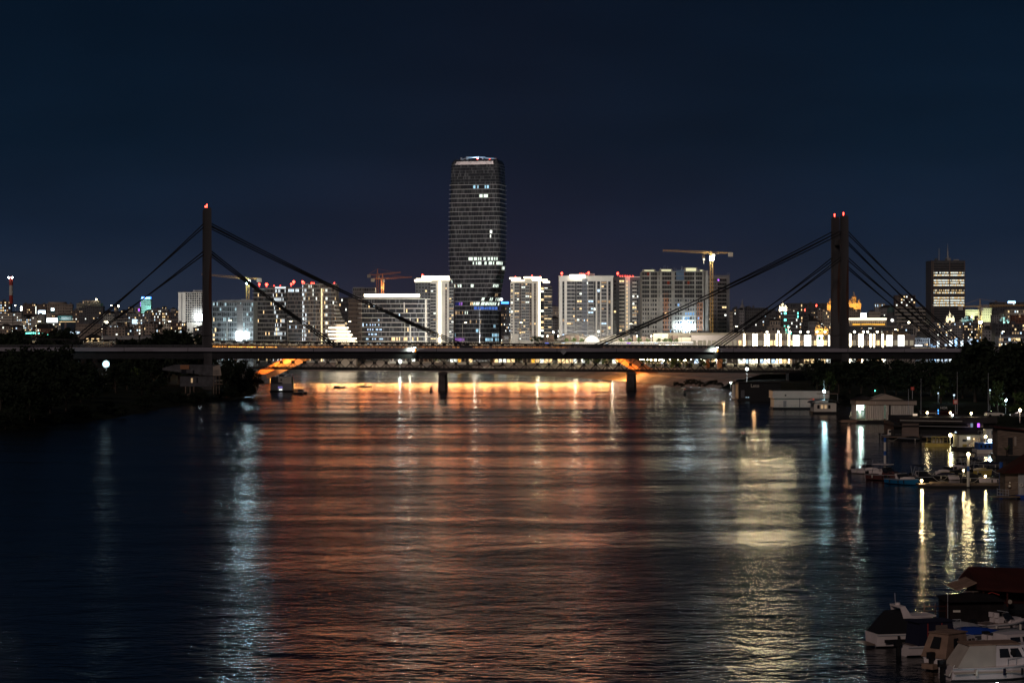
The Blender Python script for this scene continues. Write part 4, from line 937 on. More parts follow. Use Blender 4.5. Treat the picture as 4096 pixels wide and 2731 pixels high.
# ================================================================ cranes
def crane(label, m, mpx, D, ytop, tip, ctip, zb=None, w=.9, apex=0.0, hook=None, light=None, cw=True, jibh=1.3):
    zb = gz(D) if zb is None else zb; x0 = wx(mpx,D); T = thing("tower_crane", label, "crane", (x0,D,zb), 0, "tower cranes")
    zz = lambda py: wz(py,D)-zb; k = lambda px: wx(px,D)-x0; zt = zz(ytop); ma = MB(); r_ = .085*max(1,D/1700)
    for a in (-w,w):
        for b in (-w,w): ma.bar((a,b,0),(a,b,zt),r_)
    n = int(zt/(2.2*w)); 
    for i in range(n):
        z0, z1 = zt*i/n, zt*(i+1)/n; s = 1 if i % 2 else -1
        for b in (-w,w): ma.bar((-w*s,b,z0),(w*s,b,z1),r_*.7)
    ma.build("mast_lattice", m, T)
    def arm(px, py, name, hh):
        L = MB(); a = Vector((0,0,zt)); e = Vector((k(px),0,zz(py))); nn = max(3,int((e-a).length/(hh*1.5))); up = Vector((0,0,hh))
        L.bar(a,e,r_,n=4); L.bar(a+up,e+up*.6,r_); 
        for i in range(nn):
            p, q = a.lerp(e,i/nn), a.lerp(e,(i+1)/nn); u0, u1 = up*(1-.4*i/nn), up*(1-.4*(i+1)/nn); L.bar(p,(p+q)/2+(u0+u1)/2,r_*.7); L.bar((p+q)/2+(u0+u1)/2,q,r_*.7)
        L.build(name, m, T); return e
    e = arm(tip[0],tip[1],"jib_lattice",jibh); c = arm(ctip[0],ctip[1],"counter_jib_lattice",.9)
    if cw: MB().box(c.x-1.6,c.x+1.6,-.8,.8,c.z-2.4,c.z+.4).build("counterweight", M["craneg"], T)
    MB().box(.5,2.2,-1.6,.2,zt-2.6,zt-.3).build("cab", M["craneg"], T)
    if apex:
        MB().bar((-w*.6,0,zt),(0,0,zt+apex),r_*1.4).bar((w*.6,0,zt),(0,0,zt+apex),r_*1.4).build("apex", m, T)
        for q in (e*.75+Vector((0,0,zt))*.25, c): MB().bar((0,0,zt+apex),q+Vector((0,0,1)),r_*.55).build("tie_rod", m, T)
    if hook:
        hx = k(hook[0]); zt2 = zt+(e.z-zt)*(hx/e.x); MB().bar((hx-.5,0,zt2),(hx-.5,0,zz(hook[1])+4),.05).bar((hx+.5,0,zt2),(hx+.5,0,zz(hook[1])+4),.05).build("hoist_rope", m, T); MB().box(hx-.7,hx+.7,-.3,.3,zz(hook[1])+2.5,zz(hook[1])+4).bar((hx,0,zz(hook[1])),(hx,0,zz(hook[1])+2.6),.22).build("hook_block", M["slab"], T)
    if light:
        z = zz(light[0]); MB().box(-light[2],light[2],-w-1.0,-w-.5,z-light[2],z+light[2]).build("floodlight", M[light[1]], T); lamp('POINT', (0,-w-2.5,z), light[3], light[4], T, .4)
crane("yellow tower crane with a bright lamp under its long jib, above the unfinished tower", M["craney"], 2846, 1570, 1014, (2651,1004), (2922,1013), 6, .95, 0, (2815,1056), (1034,"Ewh",1.35,5000,(1,.93,.75)))
crane("pale tower crane with a cold white lamp, behind the scaffolded block by the pylon", M["craney"], 991, 1510, 1118, (806,1099), (1037,1115), 6, .9, 0, None, (1129,"Ecy",1.2,3500,(.75,.93,1)))
crane("taller of two orange cranes beyond the glowing roofed offices", M["craneo"], 1510, 2000, 1102, (1603,1091), (1476,1100), 14, 1.0, 6, light=None)
crane("lower of two orange cranes, its jib reaching towards the glowing vertical band", M["craneo"], 1530, 1960, 1117, (1648,1110), (1491,1116), 14, 1.0, 5, None, (1150,"Ewarm",.25,4000,(1,.8,.5)))  # small lamp added on the mast to brighten the orange crane
crane("pale crane with drooping tie lines above the mall, before the banded office", M["craneg"], 3659, 1700, 1313, (3438,1302), (3726,1314), 6, 1.0, 7)
crane("tall amber crane whose long jib runs out over the dark tree", M["craney"], 3920, 1650, 1228, (4120,1222), (3842,1227), 6, 1.15, 6, None, (1289,"Ewh",.8,3000,(.8,.9,1)))
crane("low pale crane crossing the mast of the amber crane", M["craneg"], 3932, 1850, 1292, (3806,1290), (3952,1291), 9, .9, 0)
crane("crane jib low over the mall strips, below the amber lit cornice", M["craney"], 3573, 1600, 1338, (3500,1330), (3632,1338), 6, .8, 3)
crane("thin pale crane with a blue white lamp among the brown city flats", M["craneg"], 539, 2150, 1288, (716,1280), (459,1287), None, 1.0, 0, None, (1286,"Ecool",2.2,1500,(.6,.8,1)))
crane("pale crane arm ending at the teal lit dome", M["craneg"], 4110, 1900, 1258, (3998,1257), (4160,1257), 9, 1.0, 0)

# ================================================================ the old city on its hill
def depth_of(yb):
    lo, hi = 1760.0, 3600.0
    for _ in range(40):
        mid = (lo+hi)/2
        if HY-(gz(mid)-CAMZ)*FPX/mid > yb: lo = mid
        else: hi = mid
    return lo
_n = {}
LT = [(0,0)]
def house(px0, px1, yt, yb, m, nf, nb, lit, label, name="city_building", cat="building", roof=None, kinds=("Ewarm","Ewarm","Edim","Edim","Ewhite","Ecool"), win=(.5,.5), D=None, lip=None, tex="dgrey", dep=None):
    D = D or depth_of(yb); zb = wz(yb,D); x = wx(px0,D); Wd = wx(px1,D)-x; H = wz(yt,D)-zb; dep = dep or min(22,max(8,Wd*.6))
    T = thing(name, label, cat, (x,D,zb)); MB().box(0,Wd,0,dep,-14,H).build("wall", M[m], T); F = Face(T,(0,0),0); wp = Pool(T,"window",60)
    for i in range(nf):
        for j in range(nb):
            lm = lit_mat(min(1,lit*1.5), kinds); wp.add(((j+.5)*Wd/nb,-.07,(i+.55)*H/nf), Wd/nb*win[0], H/nf*win[1], lm or M[rnd.choice((tex,"glass","glass3"))], .14, 0, 1 if lm else 0)
    wp.done()
    if roof == 'hip':
        h_ = min(6,Wd*.22); i_ = min(Wd*.3,dep*.45)
        MB().add([(-.5,-.5,H),(Wd+.5,-.5,H),(Wd+.5,dep+.5,H),(-.5,dep+.5,H),(i_,dep*.5,H+h_),(Wd-i_,dep*.5,H+h_)],[(0,1,5,4),(1,2,5),(2,3,4,5),(3,0,4)]).build("roof", M["roofd"], T)
    elif roof == 'gable':
        h_ = Wd*.28; MB().add([(-.4,-.5,H),(Wd+.4,-.5,H),(Wd/2,-.5,H+h_),(-.4,dep,H),(Wd+.4,dep,H),(Wd/2,dep,H+h_)],[(0,1,2),(3,5,4),(0,2,5,3),(1,4,5,2)]).build("roof", M["roofd"], T)
    else:
        MB().box(-.3,Wd+.3,-.4,dep,H,H+.5).build("cornice", M[lip or m], T)
        for q in range(rnd.choice((1,2,3))):
            a = rnd.uniform(.05,.8)*Wd; MB().box(a,a+rnd.uniform(1,3.5),2,5,H+.5,H+rnd.uniform(1.2,3)).build("rooftop_unit", M["dgrey"], T)
    return T, Wd, H, D
b_ = house
b_(0,42,1206,1258,"brown",5,5,.35,"brown block with yellow windows below the striped chimney")
b_(0,50,1254,1308,"pale",5,14,.03,"long white office with rows of small dark windows",win=(.6,.4),lip="white")
b_(53,86,1254,1308,"pale",5,9,.12,"short white office wing with a few blue windows, beside the long white office",kinds=("Ecool","Ecool","Ewhite"),win=(.6,.45))
b_(86,124,1276,1324,"grey",6,6,.30,"grey flats with greenish lit balconies beside the white office wing",win=(.6,.5))
b_(92,142,1216,1254,"brown",4,7,.12,"dark reddish block on the hill behind two bright street lights")
b_(124,147,1268,1328,"pale",7,4,.10,"pale narrow flats, first of a stepped pair above the teal lights")
b_(147,179,1260,1326,"grey",8,5,.08,"taller grey flats, second of the stepped pair above the teal lights")
b_(0,42,1304,1332,"tan",2,5,.1,"low tan house with a dark hipped roof",roof='hip'); b_(43,88,1308,1330,"brown",2,5,.1,"long dark tiled roof house with one blue lamp",roof='hip')
b_(138,186,1218,1252,"brown",4,7,.07,"dim long block joining the domed hall on the hill crest")
T, Wd, H, D = b_(184,264,1216,1252,"tan",3,12,.0,"tan colonnaded hall with a low round drum on its roof, on the hill crest",win=(.35,.7))
r_ = Wd*.46; MB().prism([(Wd/2+r_*math.cos(a*.2618),r_*.8+r_*.8*math.sin(a*.2618)) for a in range(24)],H+.4,H+3).build("drum", M["tan"], T)
b_(264,290,1218,1252,"tan",3,5,.0,"small tan wing attached to the domed hall")
T, Wd, H, D = b_(180,232,1256,1292,"cream",3,6,.0,"bright cream corner house behind the blazing white sign",win=(.3,.4))
b_(208,290,1259,1294,"brown",3,14,.30,"dark flats with a row of yellow windows behind the teal advertisement",kinds=("Ewarm",),win=(.5,.3))
b_(178,243,1292,1326,"grey",3,8,.12,"light grey low block beside the big dark billboard")
b_(128,220,1314,1344,"brick",2,13,.12,"long red brick house under the light grey block",roof='hip')
b_(286,316,1244,1300,"brown",6,4,.12,"brown flats with dark balconies beside the teal advertisement")
b_(316,346,1232,1300,"dgrey",7,4,.10,"tall dark flats on the slope beside the brown flats")
b_(306,402,1214,1246,"tan",2,16,.06,"long pale terraced building on the crest of the hill",win=(.6,.3)); b_(330,394,1203,1220,"cream",1,10,.1,"upper pale storey at the very top of the hill crest")
b_(346,412,1226,1300,"dgrey",7,8,.06,"dark wide block with one big lit window",win=(.45,.4))
b_(303,404,1298,1364,"tan",5,17,.0,"tan civic building with rows of narrow arched windows",win=(.4,.62))
b_(404,424,1310,1366,"brown",5,3,.1,"narrow brown house beside the tan civic building")
b_(412,457,1258,1302,"grey",4,5,.03,"plain grey gable wall with a blue lamp"); b_(457,513,1276,1303,"dgrey",2,7,.1,"low dark block with a pale roof edge",lip="pale")
b_(420,500,1310,1366,"tan",5,6,.05,"plain tan block behind the long grey warehouse"); b_(500,536,1318,1366,"dgrey",4,4,.2,"dark lean block among tan houses")
b_(536,572,1302,1366,"tan",5,4,.18,"tan balcony house below the thin crane"); b_(572,617,1296,1360,"tan",5,4,.1,"tan stepped house with a taller corner tower")
b_(617,648,1316,1362,"tan",3,4,.08,"pale low house between two taller tan ones",roof='hip'); b_(648,682,1298,1362,"cream",5,4,.05,"cream house front beside a street lamp"); b_(682,742,1292,1362,"brown",5,8,.22,"reddish house with a line of warm windows above the dark trees")
b_(513,602,1256,1298,"grey",4,11,.22,"grey flats with clusters of warm windows below the teal tower"); b_(602,682,1250,1298,"brown",4,12,.32,"brown flats with the most lit windows, below the teal tower"); b_(682,726,1254,1298,"dgrey",4,6,.2,"dark stepped flats beside the white gridded block")
b_(716,764,1266,1340,"brown",7,8,.16,"brown corner block with a steep roof at the foot of the white gridded block",roof='hip')
tw = b_(563,604,1197,1248,"grey",6,7,.0,"teal washed office tower with a glowing blue sign on its roof",cat="office building",win=(.55,.55)); T, Wd, H, D = tw
lamp('AREA',(Wd/2,-26,4),16000,(.35,1,.85),T,target=(Wd/2,0,H*.6)).data.size = 12
MB().box(1,Wd,-.6,1,H+.5,H+3.6).build("blue_sign", M["Eblue"], T)
for q in range(6): MB().ball((Wd*(.18+.13*q),-.9,H+2),.75).build("sign_letter", M["Esign"], T)
for q in range(4): MB().box(-.6,-.05,-.5,-.1,1+q*3.6,3.4+q*3.6).build("neon_strip", M["Eviolet"], T)
b_(540,561,1231,1250,"cream",1,2,.3,"small cream box beside the teal tower",kinds=("Eviolet",)); b_(606,672,1239,1254,"grey",1,12,.1,"low roof washed green beside the teal tower"); b_(682,704,1236,1254,"pale",1,4,.0,"little white gabled house on the ridge",roof='gable')
T, Wd, H, D = b_(713,812,1171,1290,"white",1,1,.0,"white gridded office block in glaring floodlight, cut by the pylon",cat="office building",win=(.01,.01),D=2250); k = lambda px: wx(px,D)-T.location.x
F = Face(T,(0,0),0); wp = Pool(T,"window",100)
for i in range(13):
    for j in range(8): wp.add((k(741.5)+(j+.5)*(k(812)-k(741.5))/8,-.1,(i+.5)*H/13), (k(812)-k(741.5))/8*.78, H/13*.76, M[rnd.choice(("glass","glass","glass3","dgrey"))], .2, 0, 0)
wp.done(); MB().box(k(726),k(729),-.12,0,2,H-1).build("stair_slot", M["dgrey"], T); MB().box(k(770),k(812),2,10,H,H+2.6).build("roof_lattice", M["grey"], T)
MB().box(k(784),k(811),-6,-5.4,wz(1283,D)-T.location.z,wz(1256,D)-T.location.z).build("floodlight", bpy.data.materials["site_floodlight"], T); lamp('AREA',(k(775),-40,8),9000,(.95,.98,1),T,target=(k(770),0,H*.5)).data.size = 14
b_(764,812,1286,1326,"grey",3,5,.05,"mauve grey wall below the white gridded block"); b_(772,812,1312,1362,"dgrey",4,5,.1,"dark slope house behind the pylon")
T, Wd, H, D = b_(405,645,1346,1378,"grey",1,1,.0,"long low grey warehouse roof behind the truss",win=(.01,.01),D=1850)
T, Wd, H, D = b_(340,402,1350,1372,"brown",1,3,.9,"dark roofed hall with three small lit gables",kinds=("Ewarm",),roof='hip',win=(.5,.6),D=1900)
b_(1340,1412,1192,1380,"dgrey",10,9,.05,"dim block in the gap behind the stepped terraces"); 
# signs on the city roofs
def sign(px0,px1,y0,y1,D,label,panel,frame="dgrey",txt=None,tm=None,rows=None):
    x = wx(px0,D); w_ = wx(px1,D)-x; zb = wz(y1,D)-3; T = thing("rooftop_sign", label, "sign", (x,D,zb)); h0, h1 = 3, wz(y0,D)-zb
    MB().box(0,w_,0,.6,h0,h1).build("frame", M[frame], T); MB().box(.25,w_-.25,-.15,-.03,h0+.25,h1-.25).build("panel", panel if not isinstance(panel,str) else M[panel], T)
    for q in (.2,.8): MB().bar((w_*q,.3,-4),(w_*q,.3,h0),.2).build("post", M["dgrey"], T)
    if txt: text("lettering", txt, (h1-h0)*.42, tm, T, (w_/2,-.2,(h0+h1)/2+.1))
    return T
sign(186,232,1271,1290,2230,"blazing white sign on the cream corner house",M["Esign"]); sign(152,182,1241,1256,2600,"glowing bluish white sign on a dark roof",glow("bluish_sign_light",(.62,.80,1),6)); sign(141,146,1224,1256,2600,"thin lit mast sign beside the bluish white sign",M["Ewhite"])
T = sign(201,220,1230,1253,2600,"teal framed box sign with a white glowing middle",M["teal"],"slab"); MB().box(1,4.6,-.4,-.2,6,9).build("glowing_middle", M["Esign"], T)
T = sign(230,290,1262,1282,2200,"teal roof advertisement with white lettering on a pale plate",M["teal"]); MB().box(3.6,13.6,-.25,-.16,4.0,6.6).build("pale_plate", mat("sign_plate",(.55,.60,.62),.6), T); text("lettering","MEDIGROUP",1.9,M["teal"],T,(8.6,-.3,5.3)); text("emblem_letter","H",1.9,M["pale"],T,(2.3,-.3,5.3)); lamp('AREA',(7,-9,2),900,(.8,1,1),T,target=(7,0,5)).data.size = 5
T = sign(243,303,1288,1326,2000,"big dark blue billboard with lamps along its top edge",mat("billboard_night_blue",(.012,.03,.055),.5)); MB().box(0,13.4,-1.2,-.9,11.6,11.9).build("lamp_bar", M["Ewarm"], T); MB().box(3.4,5.0,-.3,-.18,3.5,11).build("pale_column_print", mat("billboard_print",(.22,.17,.16),.6), T)
T = sign(3441,3467,1251,1273,2150,"glaring white cube sign above the glowing cornice",M["Esign"]); T = sign(4031,4062,1204,1213,3000,"blue white roof sign far out over the dark tree",glow("far_blue_sign_light",(.35,.62,1),7)); T = sign(2004,2036,1206,1216,2400,"blue roof sign beside the skyscraper",M["Eblue"]); MB().ball((.5,-1,8),1.5).build("round_logo", M["Esign"], T)
sign(3640,3690,1377,1386,1420,"low wide white sign at the foot of the mall",M["Esign"])
# chimney
D = 2700; x = wx(44.5,D); T = thing("chimney", "red and white banded chimney with two lamps on its rim", "chimney", (x,D,wz(1200,D)))
zc = lambda py: wz(py,D)-wz(1200,D)
for y0, y1, m in ((1141,1107,"red"),(1181,1141,"slab"),(1215,1181,"red")): MB().bar((0,0,zc(y0)),(0,0,zc(y1)),2.3,n=14,w2=2.2).build("band", M[m], T)
for a in (-2.6,1.6): MB().ball((a,-2,zc(1110)),.9).build("rim_lamp", M["Ewh"], T)
# gap between the skyscraper and the cream tower, and beyond
b_(2004,2042,1229,1380,"dgrey",12,7,.16,"dark block with a lit top row in the gap beside the skyscraper"); b_(2008,2040,1345,1385,"pale",3,5,.0,"little white house at the foot of the gap beside the skyscraper")
b_(2192,2237,1228,1268,"pale",4,8,.10,"white palace with many windows between the cream tower and the broad slab"); b_(2192,2237,1274,1330,"grey",5,7,.08,"grey house below the white palace",roof='hip')
b_(2915,2931,1250,1330,"cream",5,3,.0,"narrow cream house beside the netted tower")
def steeple():
    D = 2900; T = thing("church_steeple", "thin pointed church spire rising dimly over the dark roofs", "church", (wx(2969,D),D,wz(1245,D)))
    z = lambda py: wz(py,D)-wz(1245,D)
    MB().bar((0,0,-4),(0,0,z(1228)),3.6,n=8).build("belfry", M["grey"], T); MB().bar((0,0,z(1228)),(0,0,z(1218)),3.4,n=8,w2=1.3).bar((0,0,z(1218)),(0,0,z(1195)),1.3,n=8,w2=.12).build("spire", M["grey"], T)
steeple()
b_(2931,2956,1236,1310,"dgrey",6,4,.06,"dark block beside the cream house"); b_(2956,2983,1242,1318,"grey",6,4,.04,"grey block under the thin spire"); b_(2983,3072,1233,1330,"dgrey",8,12,.02,"very wide dark block crossed by the stay cables",tex="black"); b_(3072,3110,1246,1330,"dgrey",7,5,.02,"dim block beside the brown one with an amber window"); b_(3109,3136,1248,1326,"brown",6,4,.10,"brown block with one amber window beside the green lit offices")
b_(3136,3194,1247,1340,"grey",7,12,.10,"glass offices speckled with green light",cat="office building",kinds=("Eteal","Eteal","Eteal","Ewhite"),win=(.8,.6)); b_(3194,3236,1254,1340,"dgrey",7,8,.02,"dark glass offices beside the green lit ones",win=(.8,.6)); b_(3144,3190,1238,1262,"pale",1,8,.1,"pale roof storey behind the green lit offices")
b_(3081,3121,1282,1350,"tan",3,4,.0,"tan hall with a rounded roof before the dark blocks",roof='hip',D=1900); b_(3072,3142,1308,1362,"tan",3,5,.0,"wide tan block just above the upright light strips",D=1800)
b_(3236,3276,1284,1345,"grey",3,5,.0,"plain grey house with a tall dark hipped roof",roof='hip'); b_(3150,3322,1214,1250,"dgrey",2,26,.05,"long dark ridge building with red lamps",kinds=("Ered","Ewarm","Ewhite")); b_(3272,3300,1238,1290,"tan",4,3,.2,"slim tan tower house near the pylon"); b_(3297,3322,1246,1345,"cream",7,4,.06,"cream flats half behind the pylon")
def shrine(label, px0, px1, y0, y1, D, wall, dome, col, en, name="lit_church"):
    """small floodlit church: arched block, drum, dome and cross, with its floodlight in front"""
    x = wx((px0+px1)/2,D); w_ = wx(px1,D)-wx(px0,D); zb = wz(y1,D); h = wz(y0,D)-zb; T = thing(name, label, "church", (x,D,zb))
    m = M[wall]; dm = M[dome]
    MB().box(-w_/2,w_/2,0,w_*.8,-8,h*.26).build("nave", m, T)
    for s_ in (-1,1): MB().bar((s_*w_*.37,w_*.2,h*.26),(s_*w_*.37,w_*.2,h*.38),w_*.10,n=8).build("side_turret", m, T); MB().ball((s_*w_*.37,w_*.2,h*.38),w_*.115,0,10,6).bar((s_*w_*.37,w_*.2,h*.42),(s_*w_*.37,w_*.2,h*.54),w_*.010).build("turret_dome", dm, T)
    MB().bar((0,w_*.4,h*.22),(0,w_*.4,h*.60),w_*.20,n=12).build("drum", m, T); MB().bar((0,w_*.4,h*.59),(0,w_*.4,h*.62),w_*.22,n=12).build("drum_cornice", m, T); MB().ball((0,w_*.4,h*.62),w_*.195,0,14,8,.85).build("dome", dm, T)
    for q in (-.11,0,.11): MB().box(w_*q-w_*.025,w_*q+w_*.025,w_*.19,w_*.24,h*.34,h*.55).build("arched_window", M["black"], T)
    MB().bar((0,w_*.4,h*.78),(0,w_*.4,h),w_*.014).bar((-w_*.05,w_*.4,h*.93),(w_*.05,w_*.4,h*.93),w_*.014).build("cross", m, T)
    MB().box(-.8,.8,-w_*1.0-.6,-w_*1.0-.2,-.4,.4).build("floodlight_housing", M["dgrey"], T)
    lamp('AREA', (0,-w_*1.0,.6), en*w_*w_, col, T, target=(0,w_*.3,h*.5)).data.size = w_*.3
gold, amb_, pal_, tea_ = (1,.40,.04), (1,.52,.12), (1,.90,.62), (.35,.85,.85)
shrine("golden floodlit domed church with crosses, just past the pylon",3394,3444,1167,1228,2900,"cream","tan",gold,34); shrine("small golden lit church half hidden by the pylon",3308,3334,1192,1228,2900,"cream","tan",gold,34)
shrine("small amber lit chapel above the white billboards",3260,3292,1290,1322,1850,"cream","tan",amb_,36); shrine("little golden cupola beside the amber lit chapel",3296,3313,1296,1326,1850,"cream","tan",amb_,36)
shrine("white and yellow lit temple on the ridge under the cables",3116,3148,1203,1238,2800,"white","white",pal_,75); shrine("church with a bright white statue on its dome, below the dark tower",3784,3818,1243,1280,2300,"cream","white",pal_,40)
shrine("teal lit domed hall among dark roofs",3998,4036,1256,1294,2200,"white","grey",tea_,28); shrine("dim teal lit arcade roof below the pale green block",3846,3892,1260,1286,2300,"grey","grey",tea_,18)
b_(3392,3443,1238,1280,"tan",4,7,.06,"tan stepped block right beside the pylon"); b_(3476,3522,1249,1280,"cream",2,9,.0,"cream crenellated house above the glowing cornice",win=(.4,.5)); b_(3522,3578,1232,1280,"grey",4,9,.06,"grey mansard house behind the clock tower",roof='hip'); b_(3500,3540,1214,1232,"grey",1,9,.5,"low block with a row of tiny lit windows under the golden church"); b_(3582,3662,1182,1238,"brown",5,8,.16,"tall brown flats on the ridge behind the stay cables",kinds=("Ewarm","Ewhite","Ewhite"))
T, Wd, H, D = b_(3390,3545,1279,1330,"tan",2,20,.0,"long building with a glowing white cornice and an amber band",D=1900,win=(.3,.4)); z = lambda py: wz(py,D)-T.location.z
MB().box(-.2,Wd,-1.6,-.5,z(1278),z(1273)).build("glowing_cornice", M["Eled"], T)
for a, b in ((.13,.33),(.36,.62),(.64,.96)): MB().box(Wd*a,Wd*b,-.8,-.2,z(1300),z(1295)).build("amber_band", M["Eyel"], T)  # amber light on the facade, put into glowing bands
b_(3400,3560,1306,1350,"dgrey",3,22,.10,"dark flat roofed block behind the upright light strips",kinds=("Ewhite","Edim"),D=1750,win=(.6,.25))
def clocktower():
    D = 2000; T = thing("clock_tower", "dark domed clock tower with a glowing white clock face", "clock tower", (wx(3566,D),D,wz(1320,D))); z = lambda py: wz(py,D)-wz(1320,D); w_ = 4.6
    MB().box(-w_,w_,0,2*w_,-6,z(1264)).build("shaft", M["dgrey"], T); MB().box(-w_-.6,w_+.6,-.6,2*w_+.6,z(1266),z(1263)).build("cornice", M["dgrey"], T); MB().bar((0,w_,z(1263)),(0,w_,z(1244)),3.4,n=8).build("lantern", M["dgrey"], T); MB().ball((0,w_,z(1246)),3.4,0,12,8,1.25).bar((0,w_,z(1232)),(0,w_,z(1222)),.3).build("dome", mat("copper_dome",(.06,.12,.11),.6), T)
    MB().bar((.6,-.1,z(1281)),(.6,-.5,z(1281)),1.35,n=20).build("clock_face", glow("clock_light",(1,.98,.9),2.5), T); MB().bar((-w_-.05,3,z(1278)),(-w_-.4,3,z(1278)),1.1,n=16).build("clock_face", bpy.data.materials["clock_light"], T)
clocktower()
T, Wd, H, D = b_(3580,3702,1230,1300,"grey",5,10,.0,"wide office with pale horizontal bands behind the clock tower",win=(.9,.5),cat="office building")
for i in range(6): MB().box(-.3,Wd+.3,-.9,-.1,H*i/5-.35,H*i/5+.35).build("pale_band", M["cream"], T)
b_(3570,3722,1302,1352,"dgrey",4,18,.06,"wide dark blue roofed block behind the crane above the mall",tex="black"); b_(3700,3726,1235,1300,"dgrey",6,3,.06,"dark narrow block leaning on the dark office tower")
def officetower():
    D = 2450; T, Wd, H, _ = b_(3726,3859,1044,1330,"dgrey",1,1,.0,"dark office tower with several fully lit floors and two antennas",name="office_tower",cat="office tower",win=(.01,.01),D=D,dep=34)
    k = lambda px: wx(px,D)-T.location.x; z = lambda py: wz(py,D)-T.location.z; wp = Pool(T,"window")
    y = 1058; i = 0
    litrow = {1091:.55,1101:.97,1121:.97,1131:.97,1141:1,1161:.7,1171:.97,1191:.98,1201:.98,1211:.98,1221:1}
    rows = [1056+10*i for i in range(27)]
    for py in rows:
        p = litrow.get(py+5, litrow.get(py, .0)) if py > 1085 else .0
        for q in litrow:
            if abs(q-py) <= 5.1: p = litrow[q]; pyq = q; break
        else: pyq = py
        for j in range(38):
            px = 3734.5+j*3.28
            if 3796 < px < 3800: continue
            l = rnd.random() < p; m = M[("Ewhite","Ewhite","Ewarm")[rnd.randrange(3)] if py < 1150 or py > 1205 else ("Ewarm","Ewarm","Ewhite")[rnd.randrange(3)]] if l else M[rnd.choice(("glass","glass3"))]
            wp.add((k(px+1.5),-.08,z(pyq)), k(3726+2.5), z(0)-z(4.6), m, .16, 0, 1 if l else 0)
    wp.done()
    for px in (3726.5,3733,3798.5,3858.5): MB().box(k(px)-.45,k(px)+.45,-.8,0,0,H).build("corner_fin", M["brown"], T)
    for py in rows: MB().box(0,Wd,-.35,0,z(py+5.3),z(py+4.2)).build("spandrel", M["brown"], T)
    MB().box(k(3790),k(3808),6,14,H,H+3.6).bar((k(3799),10,H+3.4),(k(3799),10,H+6.5),1.6,n=8,w2=.8).box(k(3820),k(3840),5,10,H,H+2).build("roof_house", M["grey"], T)
    MB().bar((k(3798),10,H+6),(k(3798),10,z(1003)),.5).bar((k(3798),10,z(1003)),(k(3798),10,z(973)),.28,w2=.1).build("antenna", M["craneg"], T); MB().bar((k(3763),10,H),(k(3763),10,z(991)),.3,w2=.16).build("antenna", M["craneg"], T)
officetower()
pg = M["pale"]
T, Wd, H, D = b_(3858,3930,1240,1262,"pale",2,14,.0,"long pale green lit upper floor beside the amber crane",tex="dgrey",win=(.6,.25)); lamp('AREA',(Wd/2,-16,0),6000,(.85,1,.55),T,target=(Wd/2,0,H*.6)).data.size = 10
T, Wd, H, D = b_(3924,3966,1234,1275,"pale",4,5,.0,"pale green lit block behind the amber crane",win=(.4,.3)); lamp('AREA',(Wd/2,-18,0),6000,(.85,1,.55),T,target=(Wd/2,0,H*.6)).data.size = 10
b_(3968,4004,1262,1300,"grey",4,4,.0,"grey ridged block between the pale green block and the teal dome"); b_(4030,4110,1240,1268,"cream",2,9,.2,"cream flat roofed house far past the teal dome"); b_(4050,4120,1262,1300,"brick",4,6,.05,"red brick house under the cream flat roofed house"); b_(3970,4110,1210,1246,"dgrey",3,14,.03,"dark ridge block carrying the far blue white sign")
b_(3735,3850,1292,1356,"grey",6,17,.10,"blue grey flats with scattered warm windows behind the stay cables' feet",D=1950); b_(3850,3925,1290,1356,"dgrey",6,11,.22,"dark flats with the most warm windows, beside the amber crane mast",D=1950); b_(3930,3986,1322,1362,"grey",3,5,.0,"pale grey shed beside the amber crane mast"); b_(3982,4110,1296,1340,"dgrey",3,12,.14,"long dark block with pink lamps past the crane",D=2000)
b_(3995,4110,1348,1392,"grey",2,12,.35,"low bluish glass hall behind the big dark tree",win=(.8,.5),D=1500); b_(3620,3712,1355,1386,"grey",2,12,.10,"low grey green pavilion at the end of the mall",D=1450)
# site hoarding lit bluish white
T = thing("site_hoarding", "bluish white lit construction hoarding behind the feet of the stay cables", "hoarding", (wx(3716,1440),1440,7)); x = 0
hm = [M["white"],M["pale"],mat("blue_hoarding",(.30,.42,.55),.7)]; lamp('AREA',(18,-14,3),26000,(.62,.80,1),T,target=(18,0,8)).data.size = 24
while x < 36:
    w_ = rnd.choice((.6,1,1.6,2.4)); MB().box(x,x+w_,-.1,.1,0,rnd.uniform(9,15.5)).build("panel", rnd.choice(hm+[M["dgrey"],M["grey"]]), T); x += w_+rnd.choice((.1,.5,1.2))
# scattered dim houses on the far slopes
def tiny(px, yb, g=rnd):
    w_ = g.uniform(12,30); h_ = g.uniform(7,16)
    house(px,px+w_,yb-h_,yb,g.choice(("dgrey","brown","grey","tan")),2,g.choice((3,4,5)),.16,"small dim house lost among the rooftops of the old city",name="hillside_house",cat="house",roof=g.choice((None,'hip','hip')))
    COL.objects[-1]
for i in range(150):
    px = rnd.choice((rnd.uniform(-5,800),rnd.uniform(2935,3320),rnd.uniform(3400,4080))); tiny(px, rnd.uniform(1236,1335))
for o in COL.objects:
    if o.parent is None and o.name.startswith("hillside_house"): o['group'] = "small houses scattered over the old city"
